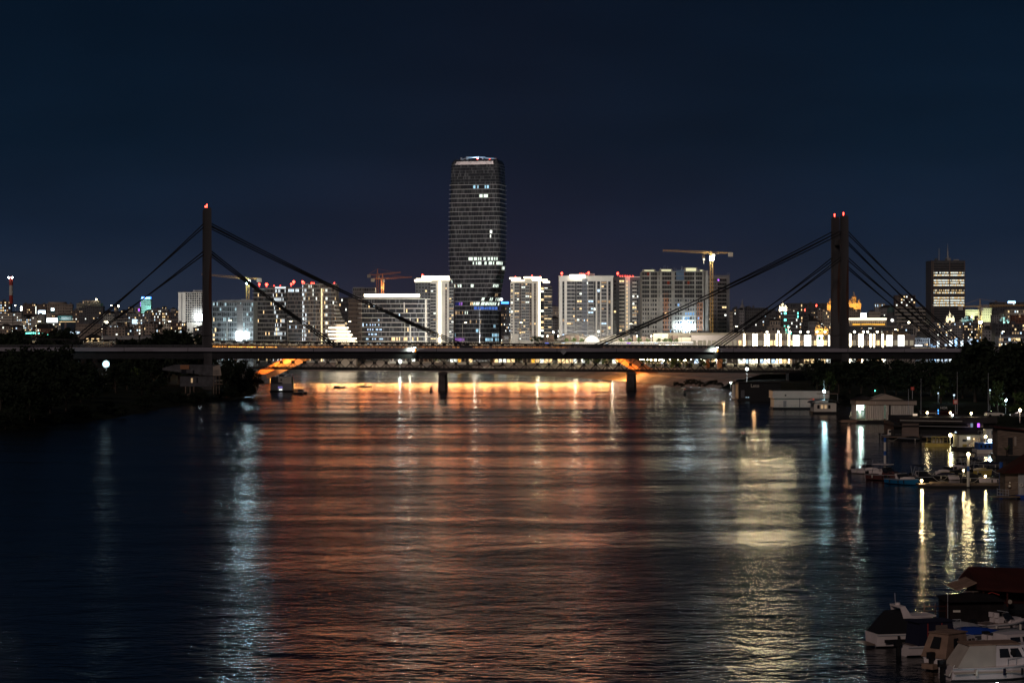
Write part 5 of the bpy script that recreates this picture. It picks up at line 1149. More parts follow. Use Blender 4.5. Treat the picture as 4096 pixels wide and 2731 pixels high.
# bright street lights between the old houses
def spotlight(px, py, r, m, label, D=None):
    D = D or depth_of(py+12); zb = wz(py+9,D); T = thing("city_lamp", label, "street lamp", (wx(px,D),D-6,zb), 0, "street lights of the old city")
    h = wz(py,D)-zb; MB().bar((0,0,-6),(0,0,h),.14,n=6).build("pole", mat_pole, T); MB().ball((0,0,h+r*.5),r,0,8,6).build("globe", M[m], T)
for px, py, r, l in ((89,1231,1.3,"upper of two bright lights on the dark slope below the chimney"),(89,1241,1.2,"lower of two bright lights on the dark slope below the chimney"),(90,1315,1.3,"white street light under the grey flats"),(353,1284,1.2,"first of a warm trio under the dark flats"),(372,1286,1.1,"second of a warm trio under the dark flats"),(394,1286,1.0,"third of a warm trio under the dark flats"),(432,1291,1.0,"white light between the pairs of cables"),(476,1226,1.3,"warm light high on the hill"),(388,1199,1.0,"lamp at the very crest of the hill"),(64,1223,.9,"bluish lamp below the chimney hill"),(448,1223,.8,"small warm lamp near the crest"),(3525,1229,.9,"first of a warm pair under the golden church"),(3531,1229,.9,"second of a warm pair under the golden church"),(3632,1292,1.1,"white light behind the crane above the mall"),(3684,1232,.8,"warm light by the dark office tower"),(4064,1326,1.3,"pinkish lamp past the crane"),(771,1312,1.2,"bright lamp just behind the pylon"),(667,1328,1.3,"amber lamp over the dark trees"),(3863,1357,.9,"white lamp at the amber crane's foot"),(2213,1330,.9,"warm lamp behind the cream tower")):
    spotlight(px,py,r,"Estreet","bright street light, "+l)
for i in range(22):
    px = rnd.choice((rnd.uniform(0,780),rnd.uniform(3580,4090))); spotlight(px, rnd.uniform(1250,1335), rnd.uniform(.5,.8), rnd.choice(("Estreet","Ewarm","Ewhite")), "small light added at random to brighten the old city houses")  # lamps added at random spots to brighten the hillside
# lamps along the top of the mall
for i, px in enumerate((3068,3114,3160,3202,3232,3268,3300,3418,3455,3471,3509)):
    D = 1380; T = thing("roof_lamp", "white lamp on a short post over the mall roof, %s" % ("above the upright strips" if px < 3165 else "above the billboards" if px < 3320 else "past the pylon"), "lamp", (wx(px,D),D,wz(1336,D)), 0, "lamps over the mall roof")
    h = wz(1327,D)-wz(1336,D); MB().bar((0,0,-8),(0,0,h),.10,n=6).build("pole", mat_pole, T); MB().ball((0,0,h),.55,0,8,6).build("globe", M["Estreet"], T)
# arc of teal lights and its posts, sports floodlights
D = 1180; T = thing("arched_light_canopy", "low arc of teal lights on thin green posts among the trees", "light canopy", (wx(155,D),D,5)); kx = lambda px: wx(px,D)-wx(155,D); kz = lambda py: wz(py,D)-5; prev = None
for px, py in ((91,1336),(98,1334.5),(106,1333),(113,1332.5),(120,1332),(127,1332),(134,1331.6),(142,1332),(155,1333),(169,1335.5),(183,1338),(190,1340),(204,1344),(211,1345),(219,1347)):
    p_ = Vector((kx(px),0,kz(py))); MB().ball(p_,.42 if px not in (98,211,219) else .3).build("lamp", M["Eteal"], T)
    if prev: MB().bar(prev,p_,.07).build("arc_cable", M["dgrey"], T)
    prev = p_
for px in (124,165,187): MB().bar((kx(px),0,0),(kx(px),0,kz(1333 if px < 150 else 1337)),.13).build("post", mat("green_post",(.03,.22,.10),.5), T)
for px, py, r, l in ((236,1329,.8,"alone over the round tree"),(289,1330,.9,"first of a glaring cluster over the tree"),(305,1330,1.0,"second of a glaring cluster over the tree"),(312,1331,.9,"third of a glaring cluster over the tree")):
    D = 1150; t = thing("sports_floodlight", "cold white floodlight "+l, "floodlight", (wx(px,D),D,5), 0, "cold floodlights over the trees"); h = wz(py,D)-5
    MB().bar((0,0,0),(0,0,h),.12,n=6).build("pole", mat_pole, t); MB().box(-r,r,-.3,.2,h-r*.5,h+r*.5).build("lens", M["Ecool"], t)

# ================================================================ promenade under the bridges
pl = []
def shore_off(y, d): x = interp(SHORE_R, y); return x+d*.83, y+d*.55
kk = 0
proto = thing("promenade_lamp", "small white globe lamp on the far riverside promenade", "lamp", (0,0,0), 0, "globe lamps along the promenade")
MB().bar((0,0,0),(0,0,4.0),.09,n=6).build("pole", mat_pole, proto); MB().ball((0,0,4.3),.36,0,8,6).build("globe", M["Estreet"], proto)
spots = []
for y in range(1175, 1600, 9):
    for d in (30, 44, 62):
        if rnd.random() < (.8 if y < 1420 else .6): spots.append((y+rnd.uniform(-4,4), d+rnd.uniform(-5,5)))
for i, (y, d) in enumerate(spots):
    x, yy = shore_off(y, d); o = proto if i == 0 else copy_tree(proto); o.location = (x, yy, 6.3)
for px, Y, e, c in ((1640,1470,2500,(1,.95,.75)),(2150,1370,4000,(1,.92,.55)),(2300,1330,4000,(1,.92,.55)),(1300,1560,2500,(.9,1,.6)),(2450,1290,3000,(1,.9,.6)),(1900,1430,2500,(1,.95,.8))):
    t = thing("promenade_floodlight", "taller promenade lamp lighting the trees along the far quay", "lamp", (wx(px,Y),Y,6.3), 0, "taller lamps on the promenade"); MB().bar((0,0,0),(0,0,7),.1,n=6).build("pole", mat_pole, t); MB().ball((0,0,7.3),.45,0,8,6).build("globe", M["Estreet"], t); lamp('POINT',(0,-1,6.6),e*.6,c,t,.4)
M["Efar"] = glow("far_floodlight",(.85,1,.95),16.0,True); M["Eblz"] = glow("blazing_floodlight",(.42,.78,1.0),90,True)
M["Ecl"] = glow("thicket_floodlight",(.55,.90,1.0),2.0,True)
def bigflood(px, py, D, r, m, e, c, label, zb):
    t = thing("glaring_floodlight", label, "floodlight", (wx(px,D),D,zb)); h = wz(py,D)-zb; MB().bar((0,.5,0),(0,.5,h+r),.14,n=8).build("pole", mat_pole, t); MB().box(-r*.7,r*.7,.25,.5,h-r*.7,h+r*.7).build("housing", M["dgrey"], t); MB().ball((0,.1,h),r*.8,0,16,10).build("lens", M[m], t); lamp('POINT' if e != 3500 and e != 200 else 'SPOT',(0,-r-.6 if e != 3500 and e != 200 else 1.2,h),e,c,t,.4,(0,60,h-8) if e in (3500,200) else None,140)
bigflood(1600,1445,1330,1.25,"Efar",900,(.85,1,.95),"glaring white floodlight low on the far quay, below the first navigation sign",-1)
bigflood(2988,1477,1010,.8,"Ewh",1200,(.8,.92,1),"glaring bluish floodlight over the quay cranes beside the dark houseboat",3)
bigflood(2652,1508,1152,1.0,"Ewh",1500,(.80,.95,1),"white floodlight on the concrete foot of the orange leg",1)
bigflood(2923,1530,960,.28,"Ewh",200,(.8,.92,1),"tiny white light on the bank before the dark houseboat",1)
bigflood(985,1341,1040,1.5,"Eblz",5000,(.75,.93,1),"blazing blue white floodlight on a mast beside the pylon, before the scaffolded block",2)
bigflood(424,1456,860,1.7,"Ecl",3500,(.45,.90,1),"glaring cyan floodlight in the dark trees of the near bank",2)
bigflood(314,1449,870,.35,"Ecl",200,(.45,.90,1),"small cyan light in the dark trees beside the glaring one",2)
# shopfronts of the promenade
x0 = 0
for px0, px1, Y, h, lit, l in ((1555,1640,1490,4.5,.3,"first low pavilion on the quay, under the office block"),(1645,1730,1470,5,.4,"second low pavilion on the quay, under the vertical band"),(1800,1890,1440,5,.5,"low pavilion under the skyscraper"),(1960,2060,1420,4.6,.6,"glazed cafe under the cream tower"),(2090,2210,1405,4.5,.8,"brightly lit cafe row under the cream tower"),(2230,2340,1390,4.5,.8,"brightly lit cafe row under the broad slab"),(2370,2480,1370,4.5,.7,"lit cafe row beside the orange leg")):
    D = Y; x = wx(px0,D); w_ = wx(px1,D)-x; T = thing("quay_pavilion", l, "pavilion", (x,D,6.4)); MB().box(0,w_,0,9,-1,h).build("wall", M["cream"], T); MB().box(-.6,w_+.6,-2,9.5,h,h+.4).build("roof", M["dgrey"], T); wp = Pool(T,"window")
    n = int(w_/2.4)
    for j in range(n):
        lm = lit_mat(lit,("Ewarm","Ewhite","Ewarm","Eyel")); wp.add(((j+.5)*w_/n,-.07,h*.45), w_/n*.75, h*.7, lm or M["glass2"], .14, 0, 1 if lm else 0)
    wp.done()
# ================================================================ trees
def crown_mesh(seed, m, n=900, blobs=11, leaf=.055, tall=1.0, spread=1.0):
    """a crown of unit height made of many small leaf faces gathered in uneven clumps"""
    g = random.Random(seed); mb = MB(); cl = []
    for i in range(blobs):
        z = g.uniform(.22,.92)*tall; rr = (.34 if z < .75*tall else .2)*spread; a = g.uniform(0,6.283); q = rr*math.sqrt(g.random())
        cl.append((q*math.cos(a), q*math.sin(a), z, g.uniform(.11,.21)))
    for i in range(n):
        c = g.choice(cl); d = Vector((g.gauss(0,1),g.gauss(0,1),g.gauss(0,.8))); d.normalize(); r_ = c[3]*(g.random()**.4)*1.15
        p = Vector(c[:3])+d*r_; s = leaf*g.uniform(.6,1.35); u = Vector((g.gauss(0,1),g.gauss(0,1),g.gauss(0,1))).normalized(); v = u.cross(Vector((g.gauss(0,1),g.gauss(0,1),g.gauss(0,1)))).normalized()
        mb.add([p-u*s,p+v*s*.55,p+u*s,p-v*s*.55],[(0,1,2,3)])
    return mb.mesh("crown", m)
def trunk_mesh(seed, m):
    g = random.Random(seed); mb = MB(); mb.bar((0,0,-.06),(0,0,.34),.030,n=7,w2=.021).bar((0,0,.34),(g.uniform(-.05,.05),g.uniform(-.05,.05),.66),.021,n=6,w2=.008)
    for i in range(5):
        a = g.uniform(0,6.28); z = g.uniform(.2,.45); mb.bar((0,0,z),(.24*math.cos(a),.24*math.sin(a),z+g.uniform(.15,.3)),.012,n=5,w2=.004)
    return mb.mesh("trunk", m)
CR = {k: [crown_mesh(s, M[m], n, b, l, 1.0, sp) for s in range(4)] for k, m, n, b, l, sp in (("dark","leafd",1000,14,.048,1.1),("green","leaf",700,10,.055,1.0),("fresh","leafy",420,7,.07,.9))}
TR = [trunk_mesh(s, M["bark"]) for s in range(3)]
def tree(x, y, zb, h, kind, label, group=None, w=1.0, name="leafy_tree"):
    t = thing(name, label, "tree", (x,y,zb), 0, group)
    a = rnd.uniform(0,6.28)
    o = link("trunk", rnd.choice(TR), t); o.scale = (h,h,h); o.rotation_euler = (0,0,a)
    o = link("crown", rnd.choice(CR[kind]), t); o.scale = (h*w,h*w,h); o.rotation_euler = (0,0,a)
    return t
def ptree(px, ytop, D, zb, kind, label, group=None, w=1.0): return tree(wx(px,D), D, zb, wz(ytop,D)-zb, kind, label, group, w)
GL_, GR_ = "dark trees crowding the near bank by the pylon", "dark trees of the park behind the houseboats"
for px, yt, D, w in ((14,1336,1010,.9),(48,1326,1000,1.0),(84,1340,990,1.0),(112,1352,985,.9),(206,1322,1005,.9),(246,1316,1000,.9),(280,1332,995,1.0),(500,1362,960,1.1),(545,1354,965,1.1),(578,1360,960,1.0),(640,1338,965,.9),(676,1322,970,.9),(716,1330,960,.9),(752,1324,965,.9),(790,1338,955,.9)):
    ptree(px,yt,D,3.5,"dark","dark tree standing just behind the railway deck on the near bank","dark trees behind the railway deck",w)
for px, yt, D, w in ((130,1388,800,1.0),(235,1384,820,1.0),(180,1420,790,1.1),(60,1418,760,1.1),(8,1400,780,1.1),(300,1440,800,1.1),(360,1468,830,1.1),(470,1462,850,1.0),(508,1452,845,.8),(600,1440,860,1.2),(930,1432,872,.8),(965,1446,880,.9),(905,1452,865,.8),(1000,1470,890,.9),(1030,1490,895,.8)):
    ptree(px,yt,D,2.5,"dark","dark tree in the unlit thicket of the near bank",GL_,w)
ptree(545,1468,862,3,"fresh","small tree lit green by the glaring cyan floodlight",None,.8)
for i in range(34):
    D = rnd.uniform(585,850); sx = interp(SHORE_L,D); x = sx-rnd.uniform(4,110)
    if wx(-80,D) > x: x = wx(rnd.uniform(-40,350),D)
    if x > sx-4: x = sx-5
    px = x/D*FPX+CX
    if 620 < px < 905 and D > 730: continue
    tree(x,D,2.2,rnd.uniform(8,14.5) if px < 560 else rnd.uniform(5,8),"dark","dark tree in the unlit thicket of the near bank",GL_,rnd.uniform(1.0,1.35))
for i in range(46):
    D = rnd.uniform(560,935); sx = interp(SHORE_L,D); x = sx-rnd.uniform(-1.0,7)
    tree(x,D,.6,rnd.uniform(2.0,4.4),"dark","low dark shrub at the water's edge of the near bank","shrubs along the near bank",1.7,"shrub")
# the park on the opposite bank
for px, yt, D, w in ((3075,1482,1240,1.4),(3110,1466,1220,1.4),(3150,1454,1200,1.3),(3190,1448,1180,1.3),(3235,1450,1100,1.3),(3215,1470,1000,1.3),(3268,1440,765,1.2),(3305,1448,760,1.2),(3400,1440,750,1.2),(3445,1446,745,1.2),(3490,1436,740,1.2),(3540,1450,735,1.2),(3585,1440,730,1.2),(3635,1446,725,1.2),(3680,1438,720,1.2),(3725,1442,715,1.2),(3770,1448,705,1.2),(3815,1440,700,1.2),(3850,1420,690,1.1),(4022,1376,640,1.0),(4062,1384,632,1.1),(4100,1370,628,1.1),(3355,1452,752,1.1)):
    ptree(px,yt,D,5.2,"dark","dark tree in the unlit park behind the houseboats",GR_,w)
ptree(3900,1372,655,5.2,"dark","broad dark tree whose crown hides the bridge deck, first of two",None,1.1); ptree(3955,1356,650,5.2,"dark","tallest dark tree hiding the end of the bridge deck",None,1.1)
for px, yt, D, w, l in ((3318,1488,735,.8,"tree lit bright green beside the tall pylon"),(3764,1490,640,.7,"tree lit green above the first park lamp"),(3990,1512,560,.7,"tree lit green between two thin flagpoles"),(4078,1560,520,1.1,"leafy tree lit by the warm roadside lamp at the picture's edge"),(3508,1548,690,.8,"small tree with green light under it, behind the lit houseboat")):
    ptree(px,yt,D,5.0,"green",l,None,w)
for i in range(26):
    D = rnd.uniform(470,900); x = interp(SHORE_R,D)+rnd.uniform(2,13)
    tree(x,D,1.2,rnd.uniform(1.5,3),"dark","low dark shrub on the slope behind the houseboats","shrubs on the slope behind the houseboats",1.8,"shrub")
for i in range(12):
    px = 2700+i*27+rnd.uniform(-8,8); D = wy(1545+rnd.uniform(-6,8),1.5); tree(wx(px,D),D,1.3,rnd.uniform(1.6,3.2),"dark","bush on the rough bank between the orange leg and the dark houseboat","bushes on the rough bank",2.0,"shrub")
# trees of the far promenade, lit from the lamps among them
for i in range(64):
    y = 1170+i*6.6+rnd.uniform(-3,3); d = rnd.choice((36,52,70)); x = interp(SHORE_R,y)+d*.83
    tree(x,y+d*.55,6.3,rnd.uniform(4.5,7.5),"fresh","young tree lit by the lamps of the far promenade","young trees along the far promenade",1.05,"young_tree")
for px, yt, l in ((2265,1351,"beside the first brown pavilion"),(2296,1350,"beside the entrance arch"),(2329,1352,"just left of the entrance arch"),(2138,1341,"at the foot of the glowing vertical line"),(2158,1345,"second at the foot of the glowing vertical line"),(2485,1353,"before the second tent roof"),(2516,1353,"under the street lamp by the dotted tower"),(2557,1350,"between the street lamp and the cream pavilion"),(2591,1355,"before the brown pavilion"),(2636,1352,"largest, before the cream pavilion"),(2659,1353,"first of a close pair"),(2668,1354,"second of a close pair"),(2682,1354,"beside the long white wall"),(2704,1353,"last in the line, before the lit wall")):
    D = 1392; tree(wx(px,D),D,wz(1371,D),wz(yt,D)-wz(1371,D),"green","round potted tree on the mall terrace, "+l,"potted trees on the mall terrace",1.3,"potted_tree")
# ================================================================ boats, houseboats and the marina
def hull(L, B, fb, m, parent, bow=.55, trans=.82, flare=.86):
    rs = []; n = 10
    for i in range(n+1):
        t = i/n; x = -L/2+L*t; b = B/2*(trans+(1-trans)*min(1,t*3)) if t < .45 else B/2*max(.02,(1-((t-.45)/.55)**2.1)); s = fb*(1+.0*t+bow*max(0,t-.35)**1.6)
        xx = x+ (0.0 if t < .9 else (t-.9)*.6); k = -.3*(1-t**4); c = b*flare*(1-.5*max(0,t-.6))
        rs.append([(xx,-b,s),(xx-(.25*L*.12*t if t > .6 else 0),-c,.12),(xx-(.5*L*.12*t if t > .6 else 0),0,k),(xx-(.25*L*.12*t if t > .6 else 0),c,.12),(xx,b,s)])
    mb = MB(); mb.loft(rs); return mb.build("hull", m, parent)
def rubrail(L, B, fb, m, parent, bow=.55, trans=.82, dz=-.08):
    for sg in (-1,1):
        pr = None; mb = MB(); n = 10
        for i in range(n+1):
            t = i/n; x = -L/2+L*t+(0 if t < .9 else (t-.9)*.6); b = B/2*(trans+(1-trans)*min(1,t*3)) if t < .45 else B/2*max(.02,(1-((t-.45)/.55)**2.1)); p = Vector((x,sg*(b+.01),fb*(1+bow*max(0,t-.35)**1.6)+dz))
            if pr: mb.bar(pr,p,.035)
            pr = p
        mb.build("rub_rail", m, parent)
def outboard(L, parent, fb, m="black"):
    MB().box(-L/2-.62,-L/2-.12,-.2,.2,fb-.05,fb+.42).box(-L/2-.48,-L/2-.2,-.1,.1,-.5,fb-.05).build("outboard_motor", M[m], parent)
def canopy(x0, x1, B, z0, z1, m, parent, posts=True):
    rs = []
    for i in range(7):
        t = i/6; z = z1+.14*math.sin(math.pi*t); x = x0+(x1-x0)*t; rs.append([(x,-B/2,z-.12),(x,-B/4,z),(x,B/4,z),(x,B/2,z-.12),(x,B/4,z-.05),(x,-B/4,z-.05)])
    mb = MB(); mb.loft(rs); mb.build("canopy", m, parent)
    if posts:
        for sg in (-1,1):
            for a, b in ((x0+.1,x0+.45),(x1-.1,x1-.5),((x0+x1)/2,x0+.45)): MB().bar((a,sg*B*.48,z1-.08),(b,sg*B*.46,z0),.022).build("canopy_post", M["metal"], parent)
def windscreen(x, B, z, h, parent, rake=.5, m="glass"):
    MB().add([(x,-B/2,z),(x,B/2,z),(x-rake,B*.42,z+h),(x-rake,-B*.42,z+h),(x-1.0,-B*.52,z),(x-1.2,-B*.48,z+h*.8),(x-1.0,B*.52,z),(x-1.2,B*.48,z+h*.8)],[(0,1,2,3),(0,3,5,4),(1,6,7,2)]).build("windscreen", M[m], parent)
    MB().bar((x-rake,-B*.42,z+h),(x-rake,B*.42,z+h),.025).build("windscreen_frame", M["metal"], parent)
def cabin(x0, x1, B, z0, h, m, parent, rake=.5, top=.8, win="glass"):
    b, c = B/2, B/2*top
    MB().add([(x0,-b,z0),(x1,-b*.8,z0),(x1,b*.8,z0),(x0,b,z0),(x0+.08,-c,z0+h),(x1-rake,-c*.85,z0+h),(x1-rake,c*.85,z0+h),(x0+.08,c,z0+h)],[(0,1,5,4),(1,2,6,5),(2,3,7,6),(3,0,4,7),(4,5,6,7)]).build("cabin", m, parent)
    n = 2
    for sg in (-1,1):
        for i in range(n):
            f0, f1 = .12+i*.42, .46+i*.40
            def pt(f, g, o=.012):
                bx = x0+(x1-x0)*f; tx = x0+.08+(x1-rake-x0-.08)*f; by = b+(b*.8-b)*f; ty = c+(c*.85-c)*f
                return (bx+(tx-bx)*g, sg*(by+(ty-by)*g+o), z0+h*g)
            q = [pt(f0,.42),pt(f1,.42),pt(f1,.85),pt(f0,.85)]
            MB().add(q if sg < 0 else q[::-1],[(0,1,2,3)]).build("cabin_window", M[win], parent)
    MB().add([(x1-rake*.35+.02,-b*.62,z0+h*.35),(x1-rake*.35+.02,b*.62,z0+h*.35),(x1-rake*.88+.03,c*.7,z0+h*.88),(x1-rake*.88+.03,-c*.7,z0+h*.88)],[(0,1,2,3)]).build("cabin_window", M[win], parent)
def bowrail(L, B, fb, parent):
    for sg in (-1,1):
        mb = MB(); pr = None
        for i in range(6):
            t = .55+.09*i; x = -L/2+L*t; b = B/2*max(.02,(1-((t-.45)/.55)**2.1)); z = fb*(1+.55*max(0,t-.35)**1.6); p = Vector((x,sg*b*.9,z+.5)); mb.bar((x,sg*b*.9,z-.02),p,.015)
            if pr: mb.bar(pr,p,.018)
            pr = p
        mb.build("bow_rail_lattice", M["metal"], parent)
def boat(px, py, L, B, fb, hm, ang, label, kind="bimini", cm="black", group=None, D=None, name="motorboat", zoff=0, motor=True):
    D = D or wy(py); T = thing(name, label, "boat", (wx(px,D),D,zoff), R(ang), group); m = M[hm] if isinstance(hm,str) else hm
    hull(L,B,fb,m,T); rubrail(L,B,fb,M["metal"],T)
    MB().box(-L*.44,L*.02,-B*.34,B*.34,fb-.02,fb+.03).build("cockpit_floor", M["brown"], T)
    for sg in (-.17,.17) if kind in ('bimini','open','hardtop') else (): MB().box(-L*.16,-L*.06,B*(sg-.11),B*(sg+.11),fb+.03,fb+.5).box(-L*.18,-L*.15,B*(sg-.11),B*(sg+.11),fb+.45,fb+.85).build("seat", M["gelcoat"], T)
    if kind in ("bimini","open"):
        MB().add([(L*.02,-B*.42,fb),(L*.34,-B*.22,fb+.12),(L*.34,B*.22,fb+.12),(L*.02,B*.42,fb),(L*.05,-B*.36,fb+.38),(L*.30,-B*.16,fb+.36),(L*.30,B*.16,fb+.36),(L*.05,B*.36,fb+.38)],[(0,1,5,4),(1,2,6,5),(2,3,7,6),(3,0,4,7),(4,5,6,7)]).build("foredeck_cabin", m if hm != "hullblue" else M["gelcoat"], T)
        windscreen(L*.10,B*.8,fb+.34,.55,T)
    if kind == "bimini": canopy(-L*.34,L*.10,B*.86,fb+.1,fb+1.75,M[cm],T)
    if kind == "cabin": cabin(-L*.22,L*.26,B*.82,fb,1.25,M[cm],T); bowrail(L,B,fb,T)
    if kind == "hardtop":
        cabin(-L*.05,L*.32,B*.8,fb,.55,m,T,.6); windscreen(L*.12,B*.78,fb+.5,.75,T,.6); MB().box(-L*.30,L*.10,-B*.40,B*.40,fb+1.62,fb+1.72).build("hardtop", M[cm], T)
        for sg in (-1,1): MB().bar((L*.06,sg*B*.38,fb+1.62),(L*.16,sg*B*.38,fb+.5),.03).bar((-L*.26,sg*B*.38,fb+1.62),(-L*.32,sg*B*.40,fb),.03).build("hardtop_post", M["black"], T)
    if kind == "covered":
        rs = []
        for i in range(7):
            t = i/6; x = -L*.48+L*.86*t; b = B*.5*(1 if t < .5 else 1-(t-.5)*1.3); h_ = .45*math.sin(math.pi*min(1,t+.12)); rs.append([(x,-b,fb+.02),(x,-b*.4,fb+h_),(x,b*.4,fb+h_),(x,b,fb+.02)])
        mb = MB(); mb.loft(rs); mb.build("boat_cover", M[cm], T)
    if motor: outboard(L,T,fb)
    # fenders, cleats and a mooring rope
    for sg in (-1,1):
        for t in (-.28,.0,.18): MB().bar((L*t,sg*(B*.5+.06),fb-.55),(L*t,sg*(B*.5+.06),fb-.10),.09,n=8).build("fender", M[rnd.choice(("black","navy","pale"))], T)
    rp = MB(); p0 = Vector((L*.5,0,fb*1.1)); p1 = p0+Vector((2.2,.7,-.5)); pr = p0
    for i in range(1,7):
        q = p0.lerp(p1,i/6); q.z -= .35*math.sin(math.pi*i/6); rp.bar(pr,q,.022); pr = q
    rp.build("mooring_rope", M["pale"], T)
    return T
GM = "motorboats moored in the small marina"
boat(3470,1894,5.8,2.2,.75,"gelcoat",-48,"white motorboat with a dark sun canopy, outermost in the marina row","bimini","black",GM)
boat(3547,1920,7.2,2.5,.95,"hullbrown",-44,"dark maroon motorboat with a pale hardtop, second in the marina row","hardtop","gelcoat",GM)
boat(3612,1936,6.6,2.3,.85,"hullblue",-52,"bright blue hulled motorboat, third in the marina row","open","black",GM)
boat(3690,1926,6.0,2.3,.85,"black",-66,"black motorboat with a dark canopy beside the jetty lamp","bimini","black",GM)
boat(3822,1909,6.2,2.2,.85,"hullyel",-150,"dull yellow motorboat under a black cover, behind the striped pole","covered","black",GM)
boat(3852,1918,5.6,2.0,.65,"gelcoat",-160,"low white motorboat under a black cover beside the striped pole","covered","black",GM)
boat(3898,1899,6.4,2.3,.9,"hullyel",-35,"yellow motorboat with a raised dark canopy","bimini","black",GM); boat(3845,1888,6.0,2.2,.9,"gelcoat",-140,"white motorboat with the highest canopy, furthest from the jetty","bimini","black",GM)
boat(3926,1930,6.0,2.2,.85,"black",-20,"black motorboat lit by a lamp on its bow","covered","black",GM); boat(3978,1931,5.6,2.1,.75,"gelcoat",-165,"white motorboat under a black cover beside the blue pole","covered","black",GM)
boat(3768,1915,5.2,1.9,.65,"black",-155,"small black covered boat inside the short dark pontoon","covered","navy",GM); boat(3790,1902,5.4,2.0,.7,"gelcoat",-150,"small white boat with a low screen, tucked behind the dull yellow boat","open","black",GM)
boat(3570,1752,5.2,2.0,.8,"dgrey",-10,"grey boat with a small cabin at the black restaurant's landing stage","cabin","pale",GM); boat(3635,1762,4.8,1.8,.6,"black",175,"low black boat moored along the restaurant's landing stage","covered","black",GM)
boat(3940,1872,5.4,2.0,.75,"dgrey",-160,"grey boat under a dark cover, innermost behind the yellow canopy boat","covered","navy",GM); boat(3890,1862,5.0,1.9,.7,"black",-30,"small black canopy boat, last in the inner marina row","bimini","black",GM)
# jetty, poles and their lamps
D = 355; T = thing("jetty", "long low wooden jetty with a bright lamp at its outer end", "jetty", (wx(3668,D),D,0)); k = lambda px: wx(px,D)-T.location.x
MB().box(0,k(4075),-1.2,1.2,.25,.55).build("deck", M["wood"], T); MB().box(.2,k(4070),-1.25,-1.0,-.3,.25).build("float", M["black"], T)
for px in (3700,3800,3900,3995): MB().bar((k(px),-1.1,-.5),(k(px),-1.1,.62),.12,n=8).build("pile", M["wood"], T)
MB().box(k(3720),k(3795),.2,1.0,.55,.78).build("duckboard", M["wood"], T)
MB().bar((k(3685),-.4,.55),(k(3685),-.4,.85),.06).build("lamp_post", M["metal"], T); MB().ball((k(3685),-.4,1.0),.2).build("lamp_globe", glow("marina_lamp_light",(1,.78,.38),26,True), T); lamp('POINT',(k(3685),-.75,1.0),160,(1,.78,.40),T,.15)
T = thing("floating_pontoon", "dark empty pontoon beyond the outermost white motorboat", "pontoon", (wx(3430,392),392,0), R(-18)); MB().box(-1.6,2.6,-.8,.8,-.2,.55).build("float", M["black"], T); MB().box(-1.6,2.6,-.8,.8,.55,.62).build("deck", M["wood"], T)
T = thing("floating_pontoon", "dark short pontoon behind the dull yellow motorboat", "pontoon", (wx(3790,385),385,0)); MB().box(-.6,5,-.7,.7,-.2,.5).build("float", M["black"], T); MB().box(-.6,5,-.7,.7,.5,.56).build("deck", M["wood"], T)
def pole(px, ytop, D, bands, label, r=.24, light=None):
    T = thing("mooring_pole", label, "mooring pole", (wx(px,D),D,0)); zt = wz(ytop,D); n = len(bands); MB().bar((0,0,-2),(0,0,.2),r,n=12).build("base", M["black"], T)
    for i, m in enumerate(bands): MB().bar((0,0,.2+(zt-.2)*i/n),(0,0,.2+(zt-.2)*(i+1)/n),r,n=12).build("band", M[m], T)
    if light: MB().ball((0,-.1,zt+.25),.26).build("lamp_globe", bpy.data.materials["marina_lamp_light"], T); lamp('POINT',(0,-.55,zt+.3),light*.4,(1,.80,.42),T,.2)
    return T
pole(3540,1750,414,("slab","slab","bluep","slab","slab","bluep"),"tall blue and white banded pole behind the maroon motorboat")
pole(3873,1822,353,("slab","slab","slab","bluep","slab","slab"),"banded mooring pole with a blazing lamp on top, standing at the jetty",.22,420); pole(4004,1848,346,("bluep","bluep"),"thick plain blue pole at the end of the jetty",.30)
for px, py, D, l in ((3854,1884,372,"warm lamp among the covered boats"),(3941,1906,364,"warm lamp at the black motorboat's bow")):
    T = thing("deck_lamp", l, "lamp", (wx(px,D),D,0), 0, "lamps between the moored boats"); z = wz(py,D); MB().bar((0,0,-.5),(0,0,z),.05,n=6).build("post", M["metal"], T); MB().ball((0,-.05,z+.12),.17).build("lamp_globe", bpy.data.materials["marina_lamp_light"], T); lamp('POINT',(0,-.45,z+.2),90,(1,.78,.40),T,.15)
# ---- houseboats
def barge(name, label, px0, px1, yw, h, m, dep=9, ang=0.0, hullm="black", cat="houseboat", D=None):
    D = D or wy(yw); x = wx(px0,D); W_ = (wx(px1,D)-x)/math.cos(R(ang)); T = thing(name, label, cat, (x,D,0), R(ang)); MB().box(-.4,W_+.4,-.5,dep+.4,-.5,.75).build("hull", M[hullm], T)
    if m: MB().box(0,W_,0,dep,.75,.75+h).build("wall", M[m] if isinstance(m,str) else m, T)
    return T, W_, D
T, W_, D = barge("houseboat","tall black houseboat with a white script name and one warm lit end",2954,3122,1604,6.0,"black",12)
MB().box(-.06,0,.5,11,1,6.0).build("lit_end_wall", M["tan"], T); text("lettering","Leto",1.7,M["pale"],T,(6.0,-.1,5.6),0,.03); MB().box(-.3,W_+.3,-.5,12.3,6.75,6.95).build("roof", M["roofd"], T)
for i in range(4): MB().box(-1.4,-1.2,1.5+2.5*i,1.6+2.5*i,.7,6).build("gallery_post", M["metal"], T)
MB().box(-1.6,0,.5,11.5,.6,.8).build("gallery_deck", M["wood"], T); MB().box(2.7,3.0,-.1,0,1.3,1.5).box(3.5,3.8,-.1,0,1.3,1.5).build("small_light", M["Ecool"], T); MB().box(.9,2.2,-.08,0,1.2,4.0).build("doorway", M["dgrey"], T)
lamp('POINT',(-5,5,4),420,(1,.62,.28),T,.3)
